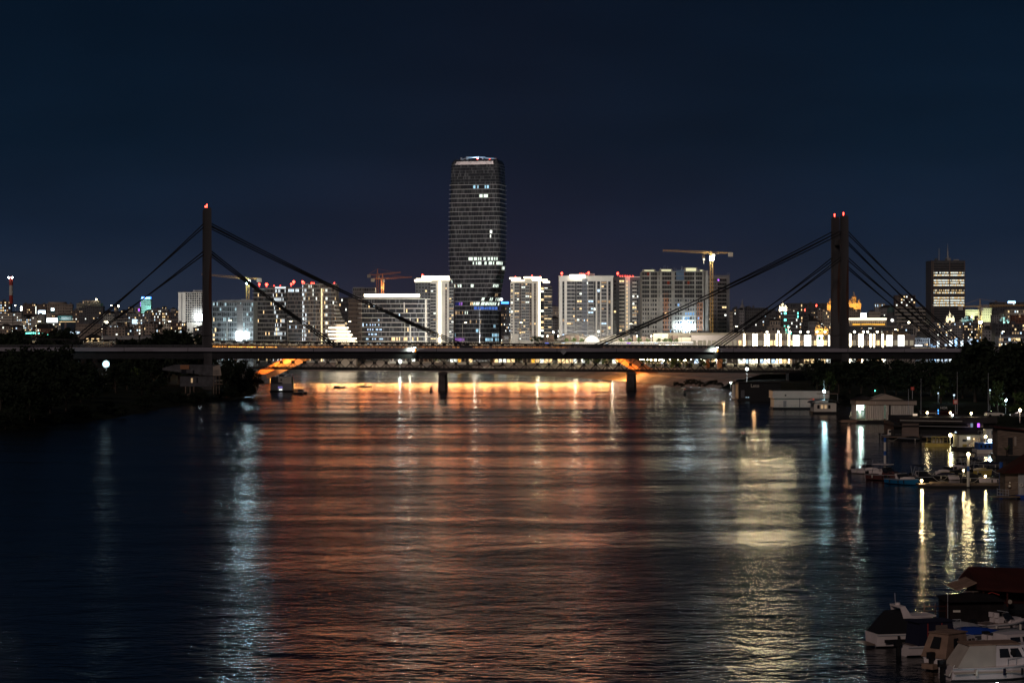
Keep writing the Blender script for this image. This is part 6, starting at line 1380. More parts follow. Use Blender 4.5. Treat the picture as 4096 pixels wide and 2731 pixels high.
T, W_, D = barge("houseboat","long plain white houseboat with an overhanging upper wall, beside the tall pylon",3096,3312,1638,5.2,"white",10)
MB().box(-.5,W_+.3,-.7,10.2,3.7,6.1).build("upper_wall", M["white"], T); MB().box(-.6,W_+.4,-.8,10.4,6.1,6.25).build("roof", M["roofd"], T); MB().box(3.4,3.9,-.75,-.66,4.4,4.9).build("vent_grille", M["black"], T); MB().box(3.0,4.0,-.06,.1,.9,2.9).build("door", M["grey"], T); MB().box(8.2,8.4,-.06,.1,.8,3.7).build("drain_pipe", M["dgrey"], T)
rl = MB(); rl.bar((.5,-1.0,1.6),(W_-2,-1.0,1.6),.03); 
for i in range(12): rl.bar((.5+i*1.25,-1.0,.7),(.5+i*1.25,-1.0,1.6),.025)
rl.build("railing_lattice", M["metal"], T); MB().bar((12.6,-1.0,.7),(12.6,-1.0,3.0),.03).build("signal_post", M["metal"], T); MB().box(12.45,12.75,-1.1,-1.0,2.9,3.5).build("red_signal", glow("red_signal_light",(1,.12,.05),1.0), T)
lamp('POINT',(-6,4,3.5),260,(1,.55,.25),T,.3)
t = thing("quay_lamp","cyan white lamp on a tall post at the end of the long white houseboat","lamp",(wx(3296,708),708,0)); z = wz(1565,708); MB().bar((0,0,.5),(0,0,wz(1520,708)),.06,n=6).build("pole", M["metal"], t); MB().ball((0,-.4,z),.42).build("globe", M["Ecy"], t); lamp('POINT',(0,-.95,z),900,(.5,.92,1),t,.3)
T, W_, D = barge("houseboat","low pale houseboat with a curved roof and an awning on top",3256,3345,1656,2.6,"pale",8)
rs = []
for i in range(9):
    a = math.pi*i/8; rs.append([(W_/2-(W_/2+1)*math.cos(a),-1.0,3.3+.9*math.sin(a)),(W_/2-(W_/2+1)*math.cos(a),8,3.3+.9*math.sin(a)),(W_/2-(W_/2+1)*math.cos(a),8,3.4+.9*math.sin(a)),(W_/2-(W_/2+1)*math.cos(a),-1.0,3.4+.9*math.sin(a))])
mb = MB(); mb.loft(rs); mb.build("curved_roof", M["dgrey"], T)
MB().box(1.6,7.6,1,6,6.1,6.2).build("awning", M["canvas"], T)
for a in (1.8,4.6,7.4): MB().bar((a,1.2,4.0),(a,1.2,6.1),.04).build("awning_post", M["metal"], T)
for a in (1.0,2.1,3.2,4.3): MB().box(a,a+.7,-.06,0,1.7,2.8).build("window", M["Edim"] if a in (2.1,3.2) else M["glass"], T)
T, W_, D = barge("boathouse","boathouse with pale curtains, a wide fascia and a blazing greenish white opening",3428,3660,1692,.2,None,10)
k = lambda px: wx(px,D)-T.location.x; cur = mat("curtain_cloth",(.55,.52,.45),.9,.1,.25,1.2,streak=(3,3,.15))
def curtain(name, a, b, y0, z0, z1, n, m, ax=0):
    mb = MB(); rs = []
    for i in range(n*4+1):
        t = i/(n*4); w_ = .10*math.sin(t*n*6.283)+.05*math.sin(t*n*2.1*6.283); p = a+(b-a)*t
        rs.append([(p,y0+w_,z0),(p,y0+w_*.6,z1)] if ax == 0 else [(y0+w_,p,z0),(y0+w_*.6,p,z1)])
    mb.loft(rs, cap=False, closed=False); return mb.build(name, m, T)
curtain("curtain",k(3461),k(3536),-.1,1.0,5.0,9,cur); curtain("curtain",k(3542),k(3556),-.1,1.0,5.0,2,cur); curtain("curtain",k(3562),k(3655),-.1,1.0,5.0,11,cur); curtain("curtain",.2,9.0,-.1,1.0,5.0,8,cur,1)
MB().box(0,W_,9.5,9.7,.9,5.0).build("rear_wall", mat("cold_interior",(.6,.7,.66),.8), T); MB().box(0,W_,0,9.5,.75,.9).build("floor_deck", M["wood"], T); MB().box(-.3,W_+.4,-.45,10.2,5.0,6.2).build("fascia", M["tan"], T); MB().box(-.5,W_+.6,-.7,10.5,6.2,6.35).build("flat_roof", M["roofd"], T)
MB().add([(-.2,1,6.35),(6.5,1,6.35),(6.5,10,6.35),(-.2,10,6.35),(3,1,7.3),(3,10,7.3)],[(0,1,4),(1,2,5,4),(2,3,5),(3,0,4,5)]).build("pitched_roof", M["roofd"], T)
MB().add([(3.4,-.2,6.35),(12.8,-.2,6.35),(11,-.2,7.0),(8,-.2,7.9),(5.4,-.2,7.0),(3.4,8,6.35),(12.8,8,6.35),(11,8,7.0),(8,8,7.9),(5.4,8,7.0)],[(0,1,2,3,4),(0,4,9,5),(4,3,8,9),(3,2,7,8),(2,1,6,7)]).build("grey_gable", M["tan"], T)
for px in (3475,3501): MB().box(k(px)-.04,k(px)+.04,-.52,-.45,5.2,6.0).build("fascia_batten", M["slab"], T)
MB().box(k(3556),k(3562),-.2,.2,.9,5.0).build("post", M["black"], T)
for a, b, z0, z1, m in ((3429,3436,3.4,4.6,"white"),(3438,3447,2.4,4.6,"white"),(3449,3459,3.5,4.6,"pale"),(3440,3450,1.4,2.2,"white"),(3430,3437,1.6,2.4,"metal"),(3452,3459,1.8,3.0,"metal")): MB().box(k(a),k(b),1.6,2.2,z0,z1).build("shelf", M[m], T)
MB().box(k(3430),k(3458),1.0,1.15,4.72,4.86).build("tube_light", glow("boathouse_tube_light",(.72,1,.94),12.0,True), T)
for px in (3468,3490,3510,3544): MB().box(k(px)-.12,k(px)+.12,-.02,.05,4.75,4.95).build("eave_light", M["Ewhite"], T)
lamp('POINT',(k(3446),1.0,4.2),600,(.72,1,.92),T,.4); lamp('POINT',(k(3510),2.5,4.4),260,(.75,1,.80),T,.3); lamp('POINT',(-3,-5,4.5),160,(1,.55,.32),T,.3)
MB().box(-4.5,0,-.5,4,.3,.5).box(-4.5,0,-.6,-.5,.2,.9).build("landing_stage", M["wood"], T)
T, W_, D = barge("floating_restaurant","broad low black floating restaurant with stepped roofs and a violet window",3576,3985,1756,3.2,"black",14); k = lambda px: wx(px,D)-T.location.x; z = lambda py: wz(py,D-.4)
for a, b, p0, p1, n in ((3595,3985,1668,1692,"upper_roof"),(3570,3868,1700,1706,"lower_roof")): MB().box(k(a),k(b),-1.2,14.5,z(p1),z(p0)).build(n, M["roofd"], T)
MB().bar((k(3596),-1.25,z(1680)),(k(3845),-1.25,z(1684)),.05).build("roof_edge", M["slab"], T); MB().bar((k(3672),-1.25,z(1702)),(k(3870),-1.25,z(1707)),.05).build("roof_edge", M["grey"], T)
for a, b, m in ((3868,3880,"tan"),(3882,3891,"Ecool"),(3909,3918,"Eviolet"),(3920,3932,"tan")): MB().box(k(a),k(b),-.2,-.05,z(1708),z(1684)).build("window", M[m] if m != "Ecool" else glow("pale_window_glow",(.55,.7,1),.35), T)
MB().box(k(3606),k(3672),-1.0,0,z(1745),z(1692)).build("brown_booth", M["brown"], T); MB().box(k(3664),k(3682),4,4.1,z(1665),z(1657)).build("small_lit_sign", glow("small_sign_light",(1,.75,.55),.7), T)
mb = MB(); mb.bar((k(3575),-2.0,z(1735)),(k(3760),-2.0,z(1738)),.04)
for i in range(24): mb.bar((k(3575)+i*.46,-2.0,z(1752)),(k(3575)+i*.46,-2.0,z(1735)),.02)
mb.build("railing_lattice", M["dgrey"], T); MB().box(k(3530),k(3700),-2.4,-.5,.5,.75).build("landing_stage", M["wood"], T)
for px in (3905,3938): MB().box(k(px),k(px)+.8,.5,1.2,z(1674),z(1667)).build("roof_fan", M["grey"], T)
lamp('POINT',(k(3880),-2.5,3.0),20,(.6,.5,1),T,.2)
T, W_, D = barge("floating_bar","dark red floating bar with white capital letters on its wall",3702,3832,1700,3.8,"darkred",9,D=565); k = lambda px: wx(px,D)-T.location.x; text("lettering","HOR",.85,M["slab"],T,(k(3775),-.1,wz(1631,D)),0,.03); MB().box(-.4,W_+.4,-.6,9.3,4.55,4.8).build("roof", M["darkred"], T); MB().box(k(3741),k(3744),-.5,-.3,1,4.9).build("white_post", M["slab"], T); MB().box(k(3751),k(3754),-.2,-.1,wz(1655,D),wz(1637,D)).build("blue_neon_strip", glow("blue_neon",(.08,.35,1),3), T); MB().box(k(3700),k(3740),-.7,-.6,4.3,4.5).build("gutter", M["slab"], T)
T, W_, D = barge("ferry_boat","small yellow roofed ferry boat with passengers' benches and lit posts",3706,3792,1786,.1,None,3,hullm="hullyel",cat="boat"); k = lambda px: wx(px,D)-T.location.x
MB().box(k(3726),k(3791),-.2,2.8,wz(1748,D)-.05,wz(1748,D)+.12).build("yellow_roof", M["hullyel"], T); MB().box(k(3703),k(3728),-.1,2.8,wz(1747,D),wz(1747,D)+.1).build("grey_roof", M["grey"], T)
for px in (3708,3727,3742,3756,3773,3790): MB().bar((k(px),0,.7),(k(px),0,wz(1748,D)),.05).build("roof_post", M["hullyel"], T)
for px in (3732,3745,3758,3770): MB().box(k(px),k(px)+.4,.4,2.4,.8,1.25).box(k(px)+.3,k(px)+.4,.4,2.4,1.25,1.7).build("bench", M["pale"], T)
mb = MB().bar((k(3708),-.1,1.5),(k(3791),-.1,1.5),.03); mb.build("side_rail", M["hullyel"], T)
T, W_, D = barge("bar_boat","cream bar boat with a slanting white awning and string of warm bulbs",3836,3922,1802,2.6,"cream",6); k = lambda px: wx(px,D)-T.location.x; z = lambda py: wz(py,D)
MB().add([(k(3868),-1.8,z(1776)),(k(3918),-1.8,z(1776)),(k(3920),.2,z(1746)),(k(3896),.2,z(1760)),(k(3868),-1.8,z(1776)-.08),(k(3918),-1.8,z(1776)-.08),(k(3920),.2,z(1746)-.08),(k(3896),.2,z(1760)-.08)],[(0,1,2,3),(7,6,5,4),(0,4,5,1),(1,5,6,2),(2,6,7,3),(3,7,4,0)]).build("awning", mat("awning_cloth",(.6,.5,.36),.9), T)
for a, b, c, d, m in ((3868,3880,1752,1747,"Ewhite"),(3869,3880,1757,1753,"Ewhite"),(3850,3866,1765,1756,"glass3"),(3893,3898,1758,1752,"Ewarm"),(3913,3917,1770,1757,"Ewarm"),(3850,3866,1786,1776,"hullyel")): MB().box(k(a),k(b),-.12,-.02,z(c),z(d)).build("window" if m != "hullyel" else "yellow_box", M[m], T)
for i in range(7): MB().ball((k(3872)+i*.4,-1.9,z(1780)-.1*(i%2)),.07,0,6,4).build("bulb", M["Ewarm"], T)
MB().box(-.2,W_+.2,-.3,6.2,3.3,3.45).build("roof", M["roofd"], T)
T, W_, D = barge("passenger_boat","white passenger boat with railed upper deck behind the striped cream bar",3912,3992,1785,2.4,"white",5,D=470); k = lambda px: wx(px,D)-T.location.x; z = lambda py: wz(py,D)
mb = MB().bar((0,-.1,z(1722)),(W_,-.1,z(1720)),.03)
for i in range(7): mb.bar((W_*i/6,-.1,z(1745)),(W_*i/6,-.1,z(1721)),.03)
mb.build("railing_lattice", M["metal"], T); MB().box(W_*.45,W_*.95,.5,4,z(1745),z(1718)).build("wheelhouse", M["white"], T); MB().box(W_*.70,W_*.82,.4,.5,z(1740),z(1722)).build("door", M["dgrey"], T); MB().box(W_*.97,W_*1.0,.2,.4,z(1732),z(1716)).build("violet_tube_light", glow("violet_tube",(.45,.4,1),3), T); MB().box(k(3934),k(3941),-.3,-.1,z(1782),z(1755)).build("warm_pillar", mat("ochre_pillar",(.5,.26,.10),.7), T)
T, W_, D = barge("excursion_boat","blue trimmed excursion boat with a railed sun deck below the cyan lamp",3914,3988,1812,1.3,"bluep",4,hullm="pale",cat="boat"); mb = MB()
for i in range(3): mb.bar((0,-.1,2.3+.35*i),(W_,-.1,2.2+.35*i),.025)
for i in range(6): mb.bar((W_*i/5,-.1,2.0),(W_*i/5,-.1,3.1),.025)
mb.build("railing_lattice", M["metal"], T)
for i in range(4): MB().box(W_*(.1+.22*i),W_*(.2+.22*i),-.1,-.02,1.1,1.7).build("window", M["glass"], T)
T, W_, D = barge("plank_houseboat","brown plank houseboat with a red edged sloping roof and a potted palm at its door",3990,4130,1836,5.0,"wood",9,ang=-6); MB().add([(-.6,-.8,6.1),(W_+.5,-.8,5.3),(W_+.5,9.5,5.3),(-.6,9.5,6.1),(-.6,-.8,6.3),(W_+.5,-.8,5.5),(W_+.5,9.5,5.5),(-.6,9.5,6.3)],[(0,3,2,1),(4,5,6,7),(0,1,5,4),(1,2,6,5),(2,3,7,6),(3,0,4,7)]).build("roof", M["darkred"], T); MB().box(2.0,2.9,-.06,.05,.9,4.2).build("doorway", M["black"], T); MB().box(3.2,3.6,-.06,.05,2.6,4.4).build("shutter", M["tan"], T)
for i in range(9):
    a = i*.7; MB().bar((1.6,-.9,2.0),(1.6+.9*math.cos(a),-.9+.6*math.sin(a),2.4+.5*math.sin(i*1.7)),.05,w2=.01).build("palm_frond", M["leaf"], T)
MB().bar((1.6,-.9,.7),(1.6,-.9,2.1),.09,n=6).build("palm_stem", M["bark"], T)
D = 330; T = thing("gabled_hut", "small gabled plank hut on a raft with a life ring on its pale front", "hut", (wx(4074,D),D,0)); MB().box(-.3,4.2,-.3,4.5,-.4,.5).build("raft", M["tarp"], T); MB().box(0,4,0,4.2,.5,4.3).build("wall", mat("pale_planks",(.34,.34,.33),.8,.2,.3,1.5,streak=(4,1,.2)), T); MB().box(-1.9,0,.3,4.2,.5,3.9).build("side_annex", M["wood"], T)
MB().add([(-2.4,-.5,3.7),(4.4,-.5,3.7),(2.0,-.5,6.4),(-2.4,4.6,3.7),(4.4,4.6,3.7),(2.0,4.6,6.4)],[(0,2,5,3),(1,4,5,2),(0,1,2),(3,5,4)]).build("roof", M["darkred"], T)
rg = MB(); pr = None
for i in range(17):
    a = 6.2832*i/16; p_ = Vector((.42+.24*math.cos(a),-.1,1.95+.24*math.sin(a)))
    if pr: rg.bar(pr,p_,.06,n=6)
    pr = p_
rg.build("life_ring", M["white"], T); MB().ball((-1.3,-.1,2.3),.13).ball((-1.35,-.1,1.8),.2).build("white_jug", M["pale"], T)
gt = MB()
for i in range(5): gt.bar((-3.4+.42*i,-1.2,.4),(-3.4+.42*i,-1.2,1.6-.06*i),.03)
for i in range(3): gt.bar((-3.4,-1.2,.6+.42*i),(-1.7,-1.2,.5+.36*i),.03)
gt.build("gangway_lattice", M["metal"], T); MB().box(-4.4,0,-1.3,-.2,.2,.4).build("gangway", M["wood"], T); lamp('POINT',(-1.3,-1.0,2.2),5,(1,.8,.5),T,.1)
# lamps of the restaurant landing and the park
def quaylamp(px, py, D, m, e, c, label, zb=3.5, r=.30, group="lamps along the houseboats"):
    T = thing("quay_lamp", label, "lamp", (wx(px,D),D,zb), 0, group); h = wz(py,D)-zb; MB().bar((0,.12,0),(0,.12,h+.2),.06,n=6).build("pole", M["metal"], T); MB().ball((0,-.1,h),r).build("globe", m if not isinstance(m,str) else M[m], T); lamp('POINT',(0,-.1-r-.25,h),e*.45,c,T,.2)
ml = bpy.data.materials["marina_lamp_light"]; wm = (1,.80,.45); cw_ = (.65,.88,1)
for px, py, D, m, e, c, l, zb, r in ((3709,1650,520,ml,220,wm,"first of three warm lamps on the black restaurant's roof",4.5,.26),(3801,1650,520,ml,200,wm,"middle of three warm lamps on the black restaurant's roof",4.5,.24),(3885,1653,520,ml,220,wm,"last of three warm lamps on the black restaurant's roof",4.5,.26),(3810,1659,518,"Ecy",100,cw_,"small cyan lamp below the middle warm lamp",4.0,.18),(3801,1740,474,ml,700,(1,.88,.40),"brightest yellow lamp, at the end of the yellow ferry",1,.36),(3836,1746,474,ml,400,wm,"warm lamp at the corner of the cream bar boat",1,.28),(3822,1729,476,"Ecool",40,cw_,"small blue lamp on a post between two bright lamps",1,.2),(3942,1746,462,ml,320,wm,"warm lamp above the ochre pillar",2,.28),(3959,1762,458,"Ecy",420,cw_,"cyan lamp before the white passenger boat",1,.30),(3559,1680,560,"Ecy",160,cw_,"small bluish lamp between the boathouse and the black restaurant",1,.2),(3753,1572,660,"Ecool",160,cw_,"white park lamp above the red bar, first of a pair",4,.3),(3816,1580,650,"Ecool",160,cw_,"white park lamp above the red bar, second of a pair",4,.3),(4023,1600,560,"Ecy",500,(.8,.95,1),"white park lamp before the lit trees",4.5,.32),(4080,1640,500,ml,700,(1,.72,.55),"pinkish warm lamp by the road at the picture's edge",4.5,.34),(3300,1531,760,"Ecool",260,(.6,1,.5),"dim lamp inside the bright green tree",5,.2),(3757,1548,668,"Ecool",260,(.6,1,.6),"dim lamp under the first lit park tree",5,.2),(3500,1562,720,"Eteal",200,(.2,1,.6),"teal lamp under the small tree behind the boathouse",4.5,.2),(3960,1560,570,"Ecool",160,(.7,1,.5),"dim lamp beside the tree between the flagpoles",5,.2),(3590,1508,790,"Ecool",120,(.4,.9,1),"cluster lamp far inside the park trees",5,.5),(3740,1540,760,"Ecool",120,(.6,.8,1),"pale lamp deep behind the park trees",5,.5)):
    quaylamp(px,py,D,m,e,c,l,zb,r)
for px, yt, yb, l in ((3829,1490,1650,"thin flagpole above the red bar"),(3953,1494,1650,"thin flagpole before the lit trees"),(3634,1558,1606,"short pale pole on the boathouse roof side"),(3684,1515,1590,"dim pole in the dark park")):
    D = 560; T = thing("flagpole", l, "pole", (wx(px,D),D,3)); MB().bar((0,0,0),(0,0,wz(yt,D)-3),.07,n=6,w2=.04).build("pole", M["metal"], T); MB().ball((0,0,wz(yt,D)-3),.1,0,6,4).build("finial", M["metal"], T)
for px, y0, y1, yb, D, t_, l in ((3650,1547,1560,1600,640,"1","red square waterway sign with a white stroke, in the dark park"),(3822,1597,1616,1655,560,"N","red framed waterway sign with a crossed letter above the red bar")):
    T = thing("waterway_sign", l, "sign", (wx(px,D),D,4)); a, b = wz(y1,D)-4, wz(y0,D)-4; w_ = (b-a)*.5; MB().box(-w_,w_,0,.1,a,b).build("red_frame", M["red"], T); MB().box(-w_*.62,w_*.62,-.03,0,a+w_*.4,b-w_*.4).build("panel", M["red"] if t_ == "1" else M["pale"], T); text("symbol_letter",t_,w_*1.3,M["pale"] if t_ == "1" else M["red"],T,(0,-.06,(a+b)/2),0,.01); MB().bar((0,.15,0),(0,.15,b),.06).build("post", M["metal"], T); lamp('POINT',(0,-2,(a+b)/2),14,(1,.6,.5),T,.1)
rd = MB(); rr = [(118,480),(150,500),(170,560),(175,640),(180,720)]
for (a, b), (c, d) in zip(rr, rr[1:]): rd.add([(a-3,b,5.12),(a+3,b,5.12),(c+3,d,5.12),(c-3,d,5.12)],[(0,1,2,3)])
tag(rd.build("park_road", M["asphalt"]), kind='structure')
def car(px, py, D, m, label, ang):
    T = thing("parked_car", label, "car", (wx(px,D),D,5.1), R(ang)); MB().loft([[(x,-.85,.3),(x,.85,.3),(x,.85,h),(x,-.85,h)] for x, h in ((-2.1,.75),(-1.9,.95),(-.9,1.0),(.9,.98),(1.9,.85),(2.1,.6))]).build("body", m, T); MB().loft([[(x,-w_,.95),(x,w_,.95),(x,w_*.85,h),(x,-w_*.85,h)] for x, w_, h in ((-1.8,.75,.97),(-1.2,.75,1.42),(.3,.75,1.45),(1.1,.75,.97))]).build("glasshouse", M["glass"], T)
    for a in (-1.3,1.3):
        for b in (-.86,.86): MB().bar((a,b-.1,.32),(a,b+.1,.32),.32,n=14).build("wheel", M["black"], T)
    for b in (-.6,.6): MB().box(2.05,2.14,b-.15,b+.15,.55,.7).build("headlight", M["Ewhite"], T)
car(3976,1652,520,M["white"],"white parked car at the end of the black restaurant",10); car(4078,1655,515,M["dgrey"],"dark parked car by the pinkish road lamp",170)
# ---- left side: houseboat and house on stilts, small craft, buoys
T, W_, D = barge("houseboat","grey white two storey houseboat with a small lit screen, at the near bank",1082,1168,1568,2.9,"grey",8); k = lambda px: wx(px,D)-T.location.x; z = lambda py: wz(py,D)
MB().box(k(1112),k(1165),1,8,.8,z(1508)).build("upper_cabin", M["pale"], T); MB().box(k(1082),k(1112),1.5,8,.8,z(1507)).build("side_cabin", M["dgrey"], T); MB().bar((k(1108),2,z(1497)),(k(1165),2,z(1497)),.06).bar((k(1108),6,z(1497)),(k(1165),6,z(1497)),.06).build("awning_frame", M["metal"], T)
for px in (1108,1125,1145,1165): MB().bar((k(px),2,z(1508)),(k(px),2,z(1497)),.05).build("awning_post", M["metal"], T)
MB().box(k(1115),k(1135),1.5,6,z(1506),z(1497)).build("rooftop_panel", M["dgrey"], T); MB().box(k(1112),k(1130),-.1,0,z(1553),z(1545)).build("screen", glow("screen_light",(.3,.25,.7),.5), T); MB().box(k(1116),k(1129),-.1,0,z(1560),z(1556)).build("lit_window", M["Ewhite"], T); MB().box(k(1121),k(1127),.9,1,z(1522),z(1516)).build("window", M["glass"], T)
MB().add([(-.2,-.3,3.6),(5,-.3,3.6),(5,5,3.6),(-.2,5,3.6),(.5,2.2,4.6),(4.4,2.2,4.6)],[(0,1,5,4),(1,2,5),(2,3,4,5),(3,0,4)]).build("hipped_roof", M["dgrey"], T); MB().box(k(1165),k(1218),0,5,.4,.8).build("pontoon", M["wood"], T)
for px in (1178,1186,1196): MB().bar((k(px),0,.8),(k(px),0,2.4),.05).build("rail_post", M["metal"], T)
boat(1202,1556,5.5,2.1,.8,"black",5,"dark boat moored at the outer end of the grey white houseboat","cabin","dgrey",None,915)
D = 800; zb = 2.0; T = thing("stilt_house", "pale two storey house on stilts with a slatted balcony, half behind the slim pylon", "house", (wx(690,D),D,zb)); k = lambda px: wx(px,D)-T.location.x; z = lambda py: wz(py,D)-zb
M["stilt"] = mat("grey_weathered_boards",(.075,.075,.08),.85,.2,.3,.6); MB().box(k(720),k(868),0,9,z(1545),z(1505)).build("lower_wall", M["stilt"], T); MB().add([(k(650),-.6,z(1472)),(k(868),-.6,z(1505)),(k(650),-.6,z(1480)),(k(868),-.4,z(1460)),(k(700),-.4,z(1458)),(k(650),9,z(1472)),(k(868),9,z(1505)),(k(868),9,z(1460)),(k(700),9,z(1458))],[(2,1,3,4,0),(4,3,7,8),(1,6,7,3),(0,4,8,5)]).build("upper_wall", M["stilt"], T)
MB().box(k(722),k(758),-.75,-.62,z(1476),z(1459)).build("rust_panel", mat("rust_panel_paint",(.30,.14,.07),.8), T)
for a, b, c, d in ((726,746,1496,1478),(772,778,1497,1480),(764,771,1530,1512),(786,792,1530,1510)): MB().box(k(a),k(b),-.72 if c < 1500 else -.1,-.6 if c < 1500 else 0,z(c),z(d)).build("window", M["glass"] if a != 764 else M["Edim"], T)
MB().add([(k(855),-2.2,z(1502)),(k(889),-2.2,z(1501)),(k(882),-2.2,z(1457)),(k(855),-2.2,z(1466)),(k(855),-1.8,z(1502)),(k(889),-1.8,z(1501)),(k(882),-1.8,z(1457)),(k(855),-1.8,z(1466))],[(0,1,2,3),(4,7,6,5),(0,4,5,1),(1,5,6,2),(2,6,7,3),(3,7,4,0)]).build("balcony_screen", M["tan"], T)
for i in range(5): MB().box(k(858+i*5),k(860+i*5),-2.26,-2.2,z(1499),z(1478)).build("screen_slat", M["dgrey"], T)
MB().box(k(855),k(893),-2.2,0,z(1537),z(1533)).build("balcony_floor", M["wood"], T)
for px in (858,868,880): MB().bar((k(px),-2.1,z(1575)),(k(px),-2.1,z(1500)),.10).build("stilt", M["wood"], T)
for px in (742,760,775): MB().bar((k(px),.3,z(1572)),(k(px),.3,z(1545)),.16).build("stilt", M["wood"], T)
MB().bar((k(862),-2.1,z(1522)),(k(893),-2.1,z(1520)),.06).build("balcony_rail", M["slab"], T); MB().box(k(752),k(812),-2,3,z(1584),z(1576)).build("landing_stage", M["wood"], T)
boat(1353,1552,5.0,1.9,.6,"black",-160,"small dark motorboat out on the orange water, further from the middle pier","open","black","small boats under way on the river"); boat(1460,1549,5.5,2.0,.7,"black",170,"small dark motorboat out on the orange water, closer to the middle pier","open","black","small boats under way on the river")
def buoy(px, py, label, h=2.6):
    D = wy(py); T = thing("buoy", label, "buoy", (wx(px,D),D,0)); MB().bar((0,0,-.3),(0,0,.5),.75,n=12,w2=.7).build("float", M["black"], T); MB().bar((0,0,.5),(0,0,h-.4),.35,n=8,w2=.12).build("tower", M["black"], T); MB().ball((0,0,h-.2),.28,0,8,6).build("topmark", M["red"], T)
buoy(1724,1568,"small dark buoy beside the middle stone pier"); buoy(2740,1580,"small dark buoy off the rough bank, past the second stone pier"); buoy(2972,1752,"small dark floating marker low in the yellow reflection",1.5)
# ---- the nearest boats
boat(3662,2586,7.4,2.9,1.05,"gelcoat",14,"white motor cruiser with a radar arch and black canvas, outermost of the near boats","none","black",None,174,"motor_cruiser",0,False); T = COL.objects[-1]
def top(o):
    while o.parent: o = o.parent
    return o
T = top(T); cabin(-1.1,1.9,2.35,1.05,1.25,M["gelcoat"],T,.9,.82)
MB().add([(-3.6,-1.2,1.05),(-.9,-1.25,1.05),(-.9,1.25,1.05),(-3.6,1.2,1.05),(-2.2,-1.0,2.6),(-.9,-1.0,2.7),(-.9,1.0,2.7),(-2.2,1.0,2.6)],[(0,1,5,4),(1,2,6,5),(2,3,7,6),(3,0,4,7),(4,5,6,7)]).build("aft_canvas", mat("black_canvas",(.010,.010,.013),.9), T)
MB().add([(-1.5,-1.15,2.2),(-.7,-1.15,2.2),(-1.3,-1.0,3.1),(-1.7,-1.0,3.1),(-1.5,-1.0,2.2),(-.7,-1.0,2.2),(-1.3,-.85,3.1),(-1.7,-.85,3.1)],[(0,1,2,3),(4,7,6,5),(0,4,5,1),(1,5,6,2),(2,6,7,3),(3,7,4,0)]).add([(-1.5,1.0,2.2),(-.7,1.0,2.2),(-1.3,.85,3.1),(-1.7,.85,3.1),(-1.5,1.15,2.2),(-.7,1.15,2.2),(-1.3,1.0,3.1),(-1.7,1.0,3.1)],[(0,1,2,3),(4,7,6,5),(0,4,5,1),(1,5,6,2),(2,6,7,3),(3,7,4,0)]).box(-1.72,-1.28,-1.0,1.0,2.98,3.12).build("radar_arch", M["gelcoat"], T)
MB().bar((-1.5,0,3.12),(-1.5,0,3.3),.2,n=12).bar((-1.55,.3,3.1),(-1.6,.3,4.0),.012).build("radar_dome", M["gelcoat"], T); MB().box(-1.0,1.3,-.95,.95,2.26,2.36).build("hardtop", M["gelcoat"], T); MB().box(-4.5,-3.8,-1.0,1.0,.2,.3).build("swim_platform", M["wood"], T); MB().box(-3.2,.8,-1.46,-1.40,.42,.66).build("hull_window", M["black"], T); bowrail(7.6,2.9,1.05,T)
T = top(boat(3758,2606,6.4,2.3,.8,"gelcoat",20,"white boat with a tall navy canvas enclosure","none","black",None,169)); 
MB().add([(-2.4,-1.0,.8),(.9,-1.0,.8),(.9,1.0,.8),(-2.4,1.0,.8),(-2.2,-.9,2.5),(.6,-.85,2.5),(.6,.85,2.5),(-2.2,.9,2.5)],[(0,1,5,4),(1,2,6,5),(2,3,7,6),(3,0,4,7),(4,5,6,7)]).build("canvas_enclosure", M["navy"], T); MB().box(-2.4,.8,-.95,.95,2.5,2.6).build("canvas_roof", M["navy"], T); MB().box(-.9,.1,-.99,-.96,1.9,2.3).build("canvas_window", M["brown"], T)
for a in (-1.6,-.4): MB().bar((a,-1.02,.85),(a+.06,-.92,2.45),.018).build("canvas_seam", M["red"], T)
T = top(boat(3834,2672,5.8,2.3,.85,"gelcoat",42,"white boat with a stained brown canvas cabin facing the river, third of the near boats","none","black",None,163)); cv = M["canvas"]
MB().add([(-3.0,-1.1,.85),(-.2,-1.1,.85),(-.2,1.1,.85),(-3.0,1.1,.85),(-2.3,-.85,2.5),(-.2,-.8,2.55),(-.2,.8,2.55),(-2.3,.85,2.5)],[(0,1,5,4),(1,2,6,5),(2,3,7,6),(3,0,4,7),(4,5,6,7)]).build("canvas_cabin", cv, T); MB().add([(-2.82,-.42,1.5),(-2.82,.42,1.5),(-2.46,.34,2.3),(-2.46,-.34,2.3)],[(0,3,2,1)]).build("canvas_window", M["black"], T); MB().add([(-2.0,-1.06,1.5),(-1.3,-1.06,1.5),(-1.3,-.93,2.2),(-1.8,-.93,2.2)],[(0,1,2,3)]).build("canvas_window", M["black"], T)
cabin(-.2,1.7,2.0,.85,1.35,M["gelcoat"],T,.8,.85); MB().box(-2.4,-.1,-.9,.9,2.52,2.6).build("canvas_roof", M["canvas"], T); bowrail(6.2,2.5,.85,T); MB().box(-3.7,-3.1,-.5,.5,.1,.45).build("swim_ladder_board", M["canvas"], T)
T = top(boat(3985,2728,7.4,2.6,.95,"gelcoat",12,"white cabin cruiser with a sand canvas shelter, lowest of the near boats","none","black",None,157,"cabin_cruiser")); cabin(-.5,2.3,2.2,.95,1.45,M["gelcoat"],T,.9,.86); sc_ = mat("sand_canvas",(.42,.37,.31),.9,.1,.12,.8)
